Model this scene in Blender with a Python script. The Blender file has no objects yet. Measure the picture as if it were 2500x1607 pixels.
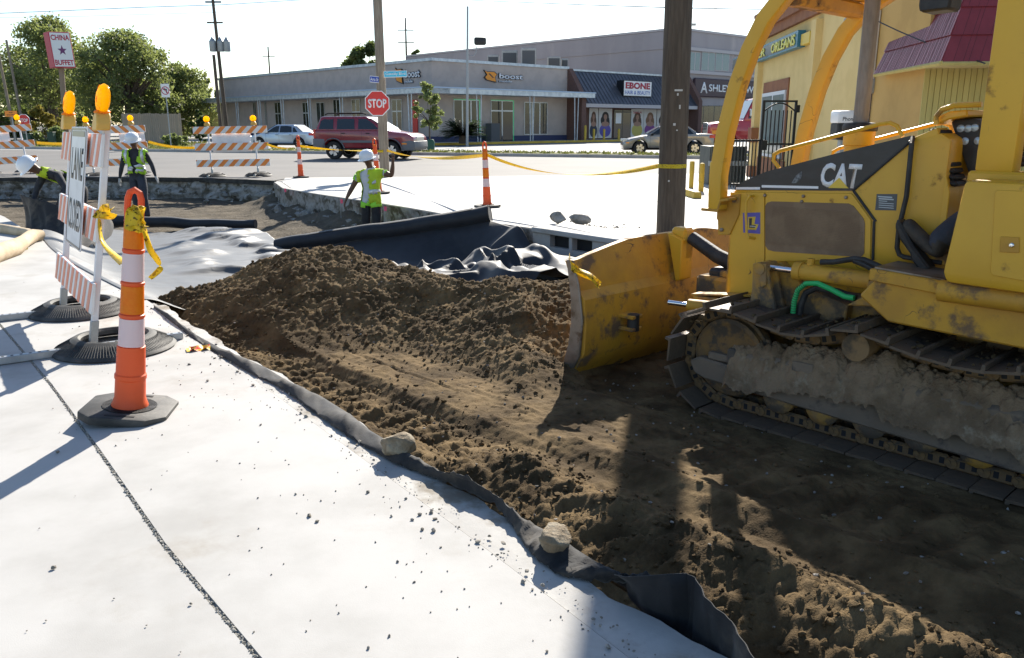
import bpy, bmesh, math, random
import numpy as np
from mathutils import Vector, Matrix, Quaternion, geometry

random.seed(7)
rng = np.random.default_rng(11)
scene = bpy.context.scene
COL = scene.collection
R = math.radians

# ------------------------------------------------------------------ camera
FPX, CAM_H = 2000.0, 1.45                    # focal length in photo pixels (2500 wide), eye height
TILT = math.atan(500.5 / 2000.0)
cam_data = bpy.data.cameras.new("camera")
cam = bpy.data.objects.new("camera", cam_data)
COL.objects.link(cam)
cam_data.sensor_fit = 'HORIZONTAL'
cam_data.sensor_width = 36.0
cam_data.lens = 36.0 * FPX / 2500.0
cam_data.clip_start, cam_data.clip_end = 0.05, 6000
cam.location = (0, 0, CAM_H)
cam.rotation_euler = (R(90) - TILT, 0, 0)
scene.camera = cam

# ------------------------------------------------------------------ sky, sun, exposure
SUN_AZ, SUN_EL = R(11), R(31)                # right of straight ahead, height above horizon
world = bpy.data.worlds.new("World")
scene.world = world
world.use_nodes = True
wn = world.node_tree.nodes
bg = wn["Background"]
sky = wn.new("ShaderNodeTexSky")
sky.sky_type = 'NISHITA'
sky.sun_disc = False
sky.sun_elevation = SUN_EL
sky.sun_rotation = SUN_AZ
sky.air_density, sky.dust_density, sky.ozone_density = 1.0, 0.4, 2.0
world.node_tree.links.new(sky.outputs[0], bg.inputs[0])
bg.inputs[1].default_value = 0.088
sun_data = bpy.data.lights.new("sun", 'SUN')
sun_data.energy, sun_data.angle, sun_data.color = 5.0, R(0.53), (1.0, 0.93, 0.82)
sun = bpy.data.objects.new("sun", sun_data)
COL.objects.link(sun)
to_sun = Vector((math.sin(SUN_AZ) * math.cos(SUN_EL), math.cos(SUN_AZ) * math.cos(SUN_EL), math.sin(SUN_EL)))
sun.rotation_euler = to_sun.to_track_quat('Z', 'Y').to_euler()
sun.location = to_sun * 200
vs = scene.view_settings
vs.view_transform, vs.look, vs.gamma, vs.exposure = 'Standard', 'None', 1.0, 1.12
vs.use_curve_mapping = False
scene.cycles.max_bounces = 6
scene.cycles.transparent_max_bounces = 12
try:
    scene.cycles.use_denoising = True
except Exception:
    pass

# ------------------------------------------------------------------ photo pixel -> direction helpers
CT, ST = math.cos(TILT), math.sin(TILT)
def ray(px, py):
    a, b = (px - 1250) / FPX, (803.5 - py) / FPX
    return (a, CT + b * ST, -ST + b * CT)
def G(px, py, z=0.0):                        # where that direction meets the level z
    r = ray(px, py); t = (z - CAM_H) / r[2]
    return Vector((r[0] * t, r[1] * t, z))
def A(px, py, Y):                            # where it meets the vertical plane at distance Y
    r = ray(px, py); t = Y / r[1]
    return Vector((r[0] * t, Y, CAM_H + r[2] * t))

# ------------------------------------------------------------------ materials
def S(r, g, b):
    f = lambda c: (c / 255 / 12.92) if c <= 10 else ((c / 255 + .055) / 1.055) ** 2.4
    return (f(r), f(g), f(b))
MATS = {}
def mat(name, c, r=.6, metal=0.0, c2=None, ns=4.0, lo=.4, hi=.62, bump=0.0, bs=40.0, bd=.01, c3=None, s3=2.0, t3=(.55, .62),
        spec=.5, coat=0.0, sheen=0.0, trans=0.0, alpha=1.0, emit=None, stretch=None, r2=None, transl=None, scratch=None):
    m = bpy.data.materials.new(name); m.use_nodes = True
    MATS[name] = m
    nt = m.node_tree; N = nt.nodes; L = nt.links
    p = N["Principled BSDF"]
    p.inputs["Roughness"].default_value = r
    p.inputs["Metallic"].default_value = metal
    p.inputs["Specular IOR Level"].default_value = spec
    p.inputs["Coat Weight"].default_value = coat
    p.inputs["Sheen Weight"].default_value = sheen
    p.inputs["Transmission Weight"].default_value = trans
    p.inputs["Alpha"].default_value = alpha
    p.inputs["Base Color"].default_value = (*c, 1)
    if emit:
        p.inputs["Emission Color"].default_value = (*emit[0], 1); p.inputs["Emission Strength"].default_value = emit[1]
    tc = N.new("ShaderNodeTexCoord"); src = tc.outputs["Object"]
    if stretch:
        mp = N.new("ShaderNodeMapping"); mp.inputs["Scale"].default_value = stretch
        L.new(src, mp.inputs[0]); src = mp.outputs[0]
    def noise(scale, detail=6, rough=.6):
        n = N.new("ShaderNodeTexNoise"); n.inputs["Scale"].default_value = scale
        n.inputs["Detail"].default_value = detail; n.inputs["Roughness"].default_value = rough
        L.new(src, n.inputs["Vector"]); return n.outputs["Fac"]
    def rng_(s, a, b):
        q = N.new("ShaderNodeMapRange"); q.inputs[1].default_value = a; q.inputs[2].default_value = b
        q.interpolation_type = 'SMOOTHSTEP'; L.new(s, q.inputs[0]); return q.outputs[0]
    def mix(f, a, b):
        x = N.new("ShaderNodeMix"); x.data_type = 'RGBA'
        L.new(f, x.inputs[0])
        for k, v in ((6, a), (7, b)):
            if isinstance(v, tuple): x.inputs[k].default_value = (*v, 1)
            else: L.new(v, x.inputs[k])
        return x.outputs[2]
    out = None
    if c2:
        out = mix(rng_(noise(ns), lo, hi), c, c2)
    if c3:
        f3 = rng_(noise(s3, 8, .65), *t3)
        out = mix(f3, out if out is not None else c, c3)
        if r2 is not None:
            q = N.new("ShaderNodeMapRange"); q.inputs[3].default_value = r; q.inputs[4].default_value = r2
            L.new(f3, q.inputs[0]); L.new(q.outputs[0], p.inputs["Roughness"])
    if scratch:                                # thin wandering lines where the noise crosses its middle, only in worn patches
        sc_, col, wd = scratch
        n1 = N.new("ShaderNodeMath"); n1.operation = 'SUBTRACT'; L.new(noise(sc_, 2, .4), n1.inputs[0]); n1.inputs[1].default_value = .5
        n2 = N.new("ShaderNodeMath"); n2.operation = 'ABSOLUTE'; L.new(n1.outputs[0], n2.inputs[0])
        ln = rng_(n2.outputs[0], wd, wd * .35)
        n3 = N.new("ShaderNodeMath"); n3.operation = 'MULTIPLY'; L.new(ln, n3.inputs[0]); L.new(rng_(noise(sc_ * .9, 3), .56, .64), n3.inputs[1])
        out = mix(n3.outputs[0], out if out is not None else c, col)
    if out is not None:
        L.new(out, p.inputs["Base Color"])
    if bump:
        b = N.new("ShaderNodeBump"); b.inputs["Strength"].default_value = bump; b.inputs["Distance"].default_value = bd
        L.new(noise(bs, 8, .6), b.inputs["Height"]); L.new(b.outputs[0], p.inputs["Normal"])
    if transl:
        t = N.new("ShaderNodeBsdfTranslucent"); t.inputs[0].default_value = (*transl[0], 1)
        ms = N.new("ShaderNodeMixShader"); ms.inputs[0].default_value = transl[1]
        if out is not None and transl[0] == (0, 0, 0): L.new(out, t.inputs[0])
        L.new(p.outputs[0], ms.inputs[1]); L.new(t.outputs[0], ms.inputs[2])
        L.new(ms.outputs[0], N["Material Output"].inputs[0])
    return m

# ------------------------------------------------------------------ mesh building
def bevel_lists(vs_, fs_, w, seg=1):
    bm = bmesh.new()
    bv = [bm.verts.new(v) for v in vs_]
    for f in fs_:
        try: bm.faces.new([bv[i] for i in f])
        except ValueError: pass
    bmesh.ops.recalc_face_normals(bm, faces=bm.faces)
    eds = [e for e in bm.edges if len(e.link_faces) == 2 and e.calc_face_angle(0) > .5]
    bmesh.ops.bevel(bm, geom=eds, offset=w, segments=seg, affect='EDGES', profile=.5, clamp_overlap=True)
    bm.verts.index_update()
    o = [v.co.copy() for v in bm.verts], [[v.index for v in f.verts] for f in bm.faces]
    bm.free(); return o

class MB:
    def __init__(self): self.v, self.f, self.mi = [], [], []
    def add(self, vs_, fs_, M=None, mi=0):
        k = len(self.v)
        self.v += [M @ Vector(p) for p in vs_] if M is not None else [Vector(p) for p in vs_]
        self.f += [[i + k for i in f] for f in fs_]; self.mi += [mi] * len(fs_)
        return self
    def box(self, c, s, M=None, b=0, mi=0, seg=1):
        x, y, z = c; a, d, e = s[0] / 2, s[1] / 2, s[2] / 2
        vs_ = [(x + i * a, y + j * d, z + k * e) for i in (-1, 1) for j in (-1, 1) for k in (-1, 1)]
        fs_ = [(0, 1, 3, 2), (4, 6, 7, 5), (0, 4, 5, 1), (2, 3, 7, 6), (0, 2, 6, 4), (1, 5, 7, 3)]
        if b: vs_, fs_ = bevel_lists([Vector(v) for v in vs_], fs_, b, seg)
        return self.add(vs_, fs_, M, mi)
    def prism(self, poly, d0, d1, fr=None, M=None, b=0, mi=0, seg=1):
        # poly in (ex,ey), swept along ez from d0 to d1; fr=(origin,ex,ey,ez)
        o, ex, ey, ez = [Vector(q) for q in (fr or ((0, 0, 0), (1, 0, 0), (0, 0, 1), (0, 1, 0)))]
        n = len(poly)
        vs_ = [o + ex * p[0] + ey * p[1] + ez * d for d in (d0, d1) for p in poly]
        fs_ = [list(range(n))[::-1], list(range(n, 2 * n))] + [(i, (i + 1) % n, n + (i + 1) % n, n + i) for i in range(n)]
        if b: vs_, fs_ = bevel_lists(vs_, fs_, b, seg)
        return self.add(vs_, fs_, M, mi)
    def tube(self, pts, r, n=10, cap=True, M=None, mi=0, flat=1.0):
        pts = [Vector(p) for p in pts]; m = len(pts)
        rs = r if isinstance(r, (list, tuple)) else [r] * m
        vs_, fs_ = [], []
        t0 = (pts[1] - pts[0]).normalized()
        up = Vector((0, 0, 1)) if abs(t0.z) < .95 else Vector((1, 0, 0))
        sx = t0.cross(up).normalized(); sy = sx.cross(t0).normalized()
        tp = t0
        for i in range(m):
            t = (pts[min(i + 1, m - 1)] - pts[max(i - 1, 0)])
            t = t.normalized() if t.length > 1e-9 else tp
            q = tp.rotation_difference(t); sx = q @ sx; sy = q @ sy; tp = t
            for k in range(n):
                a = 2 * math.pi * k / n
                vs_.append(pts[i] + (sx * math.cos(a) + sy * math.sin(a) * flat) * rs[i])
        for i in range(m - 1):
            for k in range(n):
                fs_.append((i * n + k, i * n + (k + 1) % n, (i + 1) * n + (k + 1) % n, (i + 1) * n + k))
        if cap: fs_ += [list(range(n))[::-1], list(range((m - 1) * n, m * n))]
        return self.add(vs_, fs_, M, mi)
    def lathe(self, prof, n=16, M=None, mi=0, axis='Z', arc=(0, 2 * math.pi), cap=True):
        # prof: (radius, height) from bottom to top
        vs_, fs_ = [], []
        m = len(prof); full = abs(arc[1] - arc[0] - 2 * math.pi) < 1e-6
        nn = n if full else n + 1
        for rr, z in prof:
            for k in range(nn):
                a = arc[0] + (arc[1] - arc[0]) * k / n
                x, y = rr * math.cos(a), rr * math.sin(a)
                vs_.append((x, y, z) if axis == 'Z' else ((x, -z, y) if axis == 'Y' else (z, x, y)))
        for i in range(m - 1):
            for k in range(n):
                k2 = (k + 1) % nn
                fs_.append((i * nn + k, i * nn + k2, (i + 1) * nn + k2, (i + 1) * nn + k))
        if full and cap:
            if prof[0][0] > 1e-6: fs_.append(list(range(nn))[::-1])
            if prof[-1][0] > 1e-6: fs_.append(list(range((m - 1) * nn, m * nn)))
        return self.add(vs_, fs_, M, mi)
    def grid(self, P, close=False, mi=0):
        # P[i][j] of points
        m, n = len(P), len(P[0])
        vs_ = [p for row in P for p in row]
        fs_ = [(i * n + j, i * n + j + 1, (i + 1) * n + j + 1, (i + 1) * n + j) for i in range(m - 1) for j in range(n - 1)]
        return self.add(vs_, fs_, None, mi)
    def mesh(self, name, mats, sharp=35):
        me = bpy.data.meshes.new(name)
        me.from_pydata([tuple(v) for v in self.v], [], self.f)
        for m_ in (mats if isinstance(mats, (list, tuple)) else [mats]): me.materials.append(m_)
        if any(self.mi): me.polygons.foreach_set("material_index", self.mi)
        me.polygons.foreach_set("use_smooth", [True] * len(me.polygons))
        me.validate(); me.update()
        bm = bmesh.new(); bm.from_mesh(me)
        bmesh.ops.recalc_face_normals(bm, faces=bm.faces)
        bm.to_mesh(me); bm.free()
        if sharp: me.set_sharp_from_angle(angle=R(sharp))
        return me
    def build(self, name, mats, parent=None, sharp=35, M=None):
        return link(name, self.mesh(name, mats, sharp), parent, M)

def link(name, data, parent=None, M=None):
    o = bpy.data.objects.new(name, data); COL.objects.link(o)
    if parent is not None: o.parent = parent
    if M is not None: o.matrix_local = M
    return o
def tag(o, label=None, cat=None, group=None, kind=None):
    for k, v in (('label', label), ('category', cat), ('group', group), ('kind', kind)):
        if v: o[k] = v
    return o
def thing(name, label, cat, loc=(0, 0, 0), rz=0.0, group=None, rot=None):
    o = link(name, None); o.location = loc; o.rotation_euler = rot or (0, 0, rz); o.empty_display_size = .1
    return tag(o, label, cat, group)
def copy_tree(o, parent=None):
    c = o.copy(); COL.objects.link(c); c.parent = parent
    for ch in [x for x in bpy.data.objects if x.parent == o]: copy_tree(ch, c)
    return c
def frame(o, ex, ey):                        # matrix whose local x,y are ex,ey
    ex = Vector(ex).normalized(); ey = Vector(ey); ey = (ey - ex * ey.dot(ex)).normalized(); ez = ex.cross(ey)
    M = Matrix((ex, ey, ez)).transposed().to_4x4(); M.translation = Vector(o); return M

def text_obj(name, s, size, M, m, parent, ext=.004, bold=0.0, width=None, height=None, align='CENTER', shear=0.0):
    cu = bpy.data.curves.new("t", 'FONT'); cu.body = s; cu.size = 1.0; cu.extrude = 0; cu.offset = bold
    cu.align_x = align; cu.align_y = 'CENTER'; cu.resolution_u = 3; cu.shear = shear
    t = bpy.data.objects.new("t", cu); COL.objects.link(t)
    dg = bpy.context.evaluated_depsgraph_get()
    me = bpy.data.meshes.new_from_object(t.evaluated_get(dg))
    bpy.data.objects.remove(t); bpy.data.curves.remove(cu)
    xs = [v.co.x for v in me.vertices]; ys = [v.co.y for v in me.vertices]
    w, h = max(xs) - min(xs), max(ys) - min(ys)
    cx, cy = (max(xs) + min(xs)) / 2, (max(ys) + min(ys)) / 2
    kx = width / w if width else size; ky = height / h if height else (size if not width else kx)
    for v in me.vertices:
        v.co = Vector(((v.co.x - (cx if align == 'CENTER' else min(xs))) * kx, (v.co.y - cy) * ky, 0))
    bm = bmesh.new(); bm.from_mesh(me)
    bmesh.ops.recalc_face_normals(bm, faces=bm.faces)
    if bm.faces and sum(f.normal.z for f in bm.faces) < 0: bmesh.ops.reverse_faces(bm, faces=bm.faces)
    if ext:
        r_ = bmesh.ops.extrude_face_region(bm, geom=bm.faces[:])
        for g in r_['geom']:
            if isinstance(g, bmesh.types.BMVert): g.co.z += ext
    bm.to_mesh(me); bm.free()
    me.materials.clear(); me.materials.append(m); me.name = name
    return link(name, me, parent, M)

# ------------------------------------------------------------------ numpy noise
def _hash(ix, iy, seed=0):
    n = (ix.astype(np.int64) * 374761393 + iy.astype(np.int64) * 668265263 + seed * 1274126177) & 0x7fffffff
    n = ((n ^ (n >> 13)) * 1274126177) & 0x7fffffff
    n = n ^ (n >> 16)
    return (n & 0xffff) / 65535.0
def vnoise(x, y, seed=0):
    ix, iy = np.floor(x), np.floor(y); fx, fy = x - ix, y - iy
    fx = fx * fx * fx * (fx * (fx * 6 - 15) + 10); fy = fy * fy * fy * (fy * (fy * 6 - 15) + 10)
    a, b = _hash(ix, iy, seed), _hash(ix + 1, iy, seed); c, d = _hash(ix, iy + 1, seed), _hash(ix + 1, iy + 1, seed)
    return (a * (1 - fx) + b * fx) * (1 - fy) + (c * (1 - fx) + d * fx) * fy - .5
def fbm(x, y, f, oct_=4, gain=.5, seed=0):
    o = np.zeros_like(x); a = 1.0
    for k in range(oct_):
        o += a * vnoise(x * f + 13.7 * k, y * f - 7.3 * k, seed + k); a *= gain; f *= 2.03
    return o
def lumps(x, y, f, seed=0):                  # rounded clods: 1 at a clod's centre, 0 between clods
    x, y = x * f, y * f
    ix, iy = np.floor(x), np.floor(y); best = np.zeros_like(x)
    for dx in (-1, 0, 1):
        for dy in (-1, 0, 1):
            cx, cy = ix + dx, iy + dy
            px_, py_ = cx + _hash(cx, cy, seed), cy + _hash(cx, cy, seed + 5)
            rr = .35 + .6 * _hash(cx, cy, seed + 9) ** 2
            d2 = ((x - px_) ** 2 + (y - py_) ** 2) / (rr * rr)
            best = np.maximum(best, np.sqrt(np.clip(1 - d2, 0, 1)) * rr)
    return best
def np_mesh(name, V, F, mats, smooth=True):
    me = bpy.data.meshes.new(name)
    nv, nf, k = len(V), len(F), F.shape[1]
    me.vertices.add(nv); me.vertices.foreach_set("co", np.ascontiguousarray(V, dtype=np.float32).ravel())
    me.loops.add(nf * k); me.loops.foreach_set("vertex_index", np.ascontiguousarray(F, dtype=np.int32).ravel())
    me.polygons.add(nf); me.polygons.foreach_set("loop_start", np.arange(0, nf * k, k, dtype=np.int32))
    me.polygons.foreach_set("use_smooth", np.full(nf, smooth))
    for m_ in (mats if isinstance(mats, (list, tuple)) else [mats]): me.materials.append(m_)
    me.update(calc_edges=True); me.validate()
    return me
def grid_faces(m, n):
    i, j = np.meshgrid(np.arange(m - 1), np.arange(n - 1), indexing='ij'); a = (i * n + j).ravel()
    return np.stack([a, a + n, a + n + 1, a + 1], 1)

# ================================================================== shared materials
m_conc = mat("concrete_pale", (.44, .43, .41), .85, c2=(.34, .33, .31), ns=1.3, lo=.38, hi=.72, bump=.25, bs=220, bd=.002, c3=(.30, .275, .235), s3=1.4, t3=(.54, .76))
m_conc_edge = mat("concrete_gutter", (.46, .45, .42), .85, c2=(.36, .35, .33), ns=2.5, bump=.35, bs=140, bd=.003, c3=(.20, .17, .13), s3=2.2, t3=(.5, .66))
m_conc_raw = mat("concrete_broken", (.36, .34, .31), .95, c2=(.22, .20, .17), ns=6, bump=.8, bs=30, bd=.02, c3=(.10, .085, .06), s3=4, t3=(.5, .6))
m_apron = mat("concrete_apron", (.52, .51, .48), .8, c2=(.44, .43, .40), ns=.5, lo=.35, hi=.7, bump=.2, bs=60, bd=.003, c3=(.38, .36, .32), s3=.35, t3=(.6, .75))
m_asph = mat("asphalt_old", (.135, .128, .120), .85, c2=(.11, .106, .10), ns=.4, lo=.35, hi=.7, bump=.3, bs=90, bd=.003)
m_asph_dark = mat("asphalt_edge", (.035, .033, .03), .9, c2=(.06, .055, .05), ns=9, bump=.8, bs=40, bd=.01)
m_ground = mat("ground_lot", (.34, .33, .31), .9, c2=(.27, .26, .24), ns=.15, lo=.35, hi=.7)
m_grass = mat("grass_ground", (.16, .17, .05), .95, c2=(.22, .20, .08), ns=.8, lo=.35, hi=.7, bump=.6, bs=30, bd=.03)
m_blade = mat("grass_blade", (.13, .14, .04), .8, c2=(.20, .175, .065), ns=.7, lo=.35, hi=.7, transl=((.18, .20, .05), .3))
m_soil = mat("soil_brown", (.066, .044, .021), .97, c2=(.165, .113, .055), ns=3.2, lo=.35, hi=.68, bump=.75, bs=130, bd=.009, c3=(.052, .033, .016), s3=7, t3=(.54, .74), spec=.15)
m_pit = mat("pit_floor_soil", (.150, .125, .092), .97, c2=(.095, .078, .056), ns=2.0, lo=.3, hi=.65, bump=1.0, bs=24, bd=.04, c3=(.21, .19, .15), s3=9, t3=(.58, .7), spec=.15)
m_gravel = mat("joint_gravel", (.20, .19, .165), .95, c2=(.40, .39, .36), ns=120, bump=1.0, bs=150, bd=.01)
m_yel_kerb = mat("kerb_yellow", (.62, .42, .05), .7, c2=(.50, .33, .05), ns=2)
m_black = mat("black_gap", (.012, .012, .013), .8)
m_stone = mat("rock_tan", (.20, .155, .10), .95, c2=(.30, .26, .19), ns=14, bump=.9, bs=45, bd=.02, c3=(.14, .10, .06), s3=9, t3=(.55, .68))
m_pebble = mat("pebble_grey", (.17, .15, .12), .9, c2=(.28, .26, .23), ns=30)

# ================================================================== plan of the place (metres, camera at the origin)
SW = [(5.6, -5), (2.6, -1.0), (1.4, .8), (.9, 1.5), (.52, 2.0), (.29, 2.26), (.07, 2.53), (-.24, 2.93), (-.59, 3.41), (-.93, 3.88), (-1.25, 4.33),
      (-1.61, 4.76), (-2.18, 5.48), (-2.96, 6.61), (-4.3, 8.3), (-5.74, 10.0), (-8.23, 13.2), (-11.5, 16.9), (-15, 19.6)]
FARW = [(-21, 21.9), (-17.5, 22.9), (-14.37, 23.34), (-12.17, 23.5), (-9.85, 23.5), (-8.56, 23.16), (-7.2, 22.6), (-6.33, 22.1)]
APR = [(-6.11, 21.34), (-5.33, 19.27), (-3.84, 17.25), (-2.77, 15.94), (-1.82, 14.67), (-.31, 12.45), (.47, 11.5), (1.3, 10.45), (1.9, 9.67),
       (3.5, 7.75), (5.5, 5.35), (8.5, 1.9)]
SW = [(x + .045, y + .034) if i < 6 else (x + .092, y + .069) if i < 13 else (x + .05, y + .04) for i, (x, y) in enumerate(SW)]
PIT = SW[1:] + FARW + APR

def sheet(name, loops, z, m, parent=None, kind='structure', depth=0.0):
    # flat sheet from an outline (and holes), with skirts of the given depth
    L = [[Vector((x, y, 0)) for x, y in lp] for lp in loops]
    tris = geometry.tessellate_polygon(L)
    pts = [p for lp in L for p in lp]
    b = MB()
    vs_ = [(p.x, p.y, z) for p in pts]
    up = []
    for t in tris:
        a, c, d = (pts[i] for i in t)
        up.append(t if (c - a).cross(d - a).z > 0 else (t[0], t[2], t[1]))
    b.add(vs_, up)
    if depth:
        k = 0
        for lp in L:
            n = len(lp)
            b.add([(p.x, p.y, z) for p in lp] + [(p.x, p.y, z - depth) for p in lp], [(i, (i + 1) % n, n + (i + 1) % n, n + i) for i in range(n)])
    me = bpy.data.meshes.new(name); me.from_pydata([tuple(v) for v in b.v], [], b.f); me.materials.append(m); me.validate(); me.update()
    o = link(name, me, parent)
    if parent is None: tag(o, kind=kind)
    return o

BIG = 3000
sheet("ground", [[(-BIG, -BIG), (BIG, -BIG), (BIG, BIG), (-BIG, BIG)], PIT], -.03, m_ground)
road_near = [(-120, 31), (-60, 24.5), (-21, 22.3)] + FARW[1:] + [(-6.2, 23.2), (0, 24.0), (5.5, 25.2), (60, 31)]
road_far = [(60, 22.6), (60.01, 31)]
def far_y(x): return 43.0 - (x + 11.6) * .345
sheet("road", [[(-120, 24)] + [p for p in road_near if p[0] > -119] + [(60, far_y(60) + 14), (20, far_y(20)), (7.1, 36.4), (-11.6, 43.0), (-18.4, 45.3), (-60, 60), (-120, 81)]], -.012, m_asph)
# apron: pale concrete of the side street and the car park, with a kerb strip along the trench
def offset(ch, d):
    o = []
    for i, p in enumerate(ch):
        a = Vector(ch[max(i - 1, 0)]); c = Vector(ch[min(i + 1, len(ch) - 1)])
        t = (c - a).normalized(); o.append((p[0] - t.y * d, p[1] + t.x * d))
    return o
APR_K = offset(APR, .17); APR_G = offset(APR, .20)
KERBI = [(.42, 11.56), (1.45, 10.27)]
sheet("apron", [APR_G + [(60, 1.9), (60, 30.9), (5.5, 25.1), (0, 23.9), (-6.3, 23.1)]], 0, m_apron, depth=.2)
kerb = MB()
sheet("kerb", [APR + APR_K[::-1]], .004, m_conc, depth=.3)
def strip_pts(ch, w): return [ch + offset(ch, w)[::-1]]
# sidewalk slabs with open joints
J1 = [(5.0, -5.2), (1.77, -1.0), (.1, 1.02), (-.71, 2.0), (-1.24, 2.64), (-1.89, 3.5), (-2.67, 4.51), (-3.84, 5.96), (-6.0, 8.65), (-9.5, 12.9), (-16, 19.9)]
J2 = [(5.25, -5.1), (1.7, 0), (.33, 2.0), (-.07, 2.58), (-.63, 3.36), (-1.43, 4.47), (-2.3, 5.62), (-2.93, 6.53)]
walk = link("sidewalk", None); tag(walk, kind='structure')
g1 = offset(J1, .0075); g1b = offset(J1, -.0075); g2 = offset(J2, .004); g2b = offset(J2, -.004)
swi = SW[13:]
def shift(lp, d=(0, 0)): return [(x + d[0], y + d[1]) for x, y in lp]
sheet("slab", [g1 + [(-40, 24), (-40, -5.2)]], 0.0, m_conc, walk, depth=.15)
sheet("slab", [g1b[::-1] + [(5.15, -5.15)] + g2[:-1] + [(-2.95, 6.6)] + swi[1:]], .003, m_conc, walk, depth=.15)
# gutter strip with a crumbling edge towards the trench
se = []
for i in range(len(SW[:14]) - 1):
    a, c = Vector(SW[i]), Vector(SW[i + 1]); n_ = max(2, int((c - a).length / .03)) if i > 0 else 2
    for k in range(n_):
        p = a.lerp(c, k / n_); j = .006 * (random.random() - .5) + .012 * math.sin(p.y * 7) + .007 * math.sin(p.y * 23 + 1)
        se.append((p.x + j, p.y + j * .8))
se.append((-2.95, 6.6))
sheet("gutter_strip", [[(x, y) for x, y in g2b[::-1]] + se], -.004, m_conc_edge, walk, depth=.16)
sheet("joint_filler", [offset(J1, .03) + offset(J1, -.03)[::-1]], -.003, m_gravel, walk)
sheet("joint_filler", [offset(J2, .03) + offset(J2, -.03)[::-1]], -.009, m_gravel, walk)
# saw-cut joints of the apron slab: shallow dark strips
for (a, c) in (((-3.4, 17.0), (2.8, 23.2)), ((-.2, 13.0), (5.4, 18.5))):
    sheet("joint_strip", [strip_pts([a, c], .02)[0]], .004, m_gravel, bpy.data.objects["apron"])

# ------------------------------------------------------------------ soil
DH, DN, DO, DZ0 = (-.6825, .7309), (-.7309, -.6825), (1.2, 4.97), -.33     # bulldozer heading, its left, front contact of left track
def uv_of(x, y):
    dx, dy = x - DO[0], y - DO[1]
    return dx * DH[0] + dy * DH[1], dx * DN[0] + dy * DN[1] + 1.0
CR = np.array([(-3.6, 7.35, -.20), (-3.05, 7.4, -.04), (-2.45, 7.5, .19), (-2.0, 7.6, .31), (-1.6, 7.6, .325), (-1.15, 7.45, .26), (-.77, 7.2, .17), (-.38, 6.95, .14),
               (.2, 6.68, .17), (.55, 6.75, .19), (.9, 7.1, .16), (1.3, 7.75, .20), (1.8, 8.2, .20), (2.4, 8.75, .05)])
TO = np.array([(-3.6, 7.1), (-3.1, 6.95), (-2.6, 6.4), (-1.8, 6.1), (-.8, 5.95), (-.3, 5.5), (.1, 4.9), (.5, 5.2), (1.0, 6.5), (2.4, 7.9)])
def sstep(a, b, x):
    t = np.clip((x - a) / (b - a), 0, 1); return t * t * (3 - 2 * t)
def in_poly(x, y, poly):
    c = np.zeros(x.shape, bool); n = len(poly)
    for i in range(n):
        x0, y0 = poly[i]; x1, y1 = poly[(i + 1) % n]
        if y0 == y1: continue
        k = ((y0 > y) != (y1 > y)) & (x < (x1 - x0) * (y - y0) / (y1 - y0) + x0); c ^= k
    return c
def dist_chain(x, y, ch):
    d = np.full(x.shape, 1e9)
    for (x0, y0), (x1, y1) in zip(ch[:-1], ch[1:]):
        ex, ey = x1 - x0, y1 - y0; t = np.clip(((x - x0) * ex + (y - y0) * ey) / (ex * ex + ey * ey), 0, 1)
        d = np.minimum(d, (x - x0 - t * ex) ** 2 + (y - y0 - t * ey) ** 2)
    return np.sqrt(d)
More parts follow.
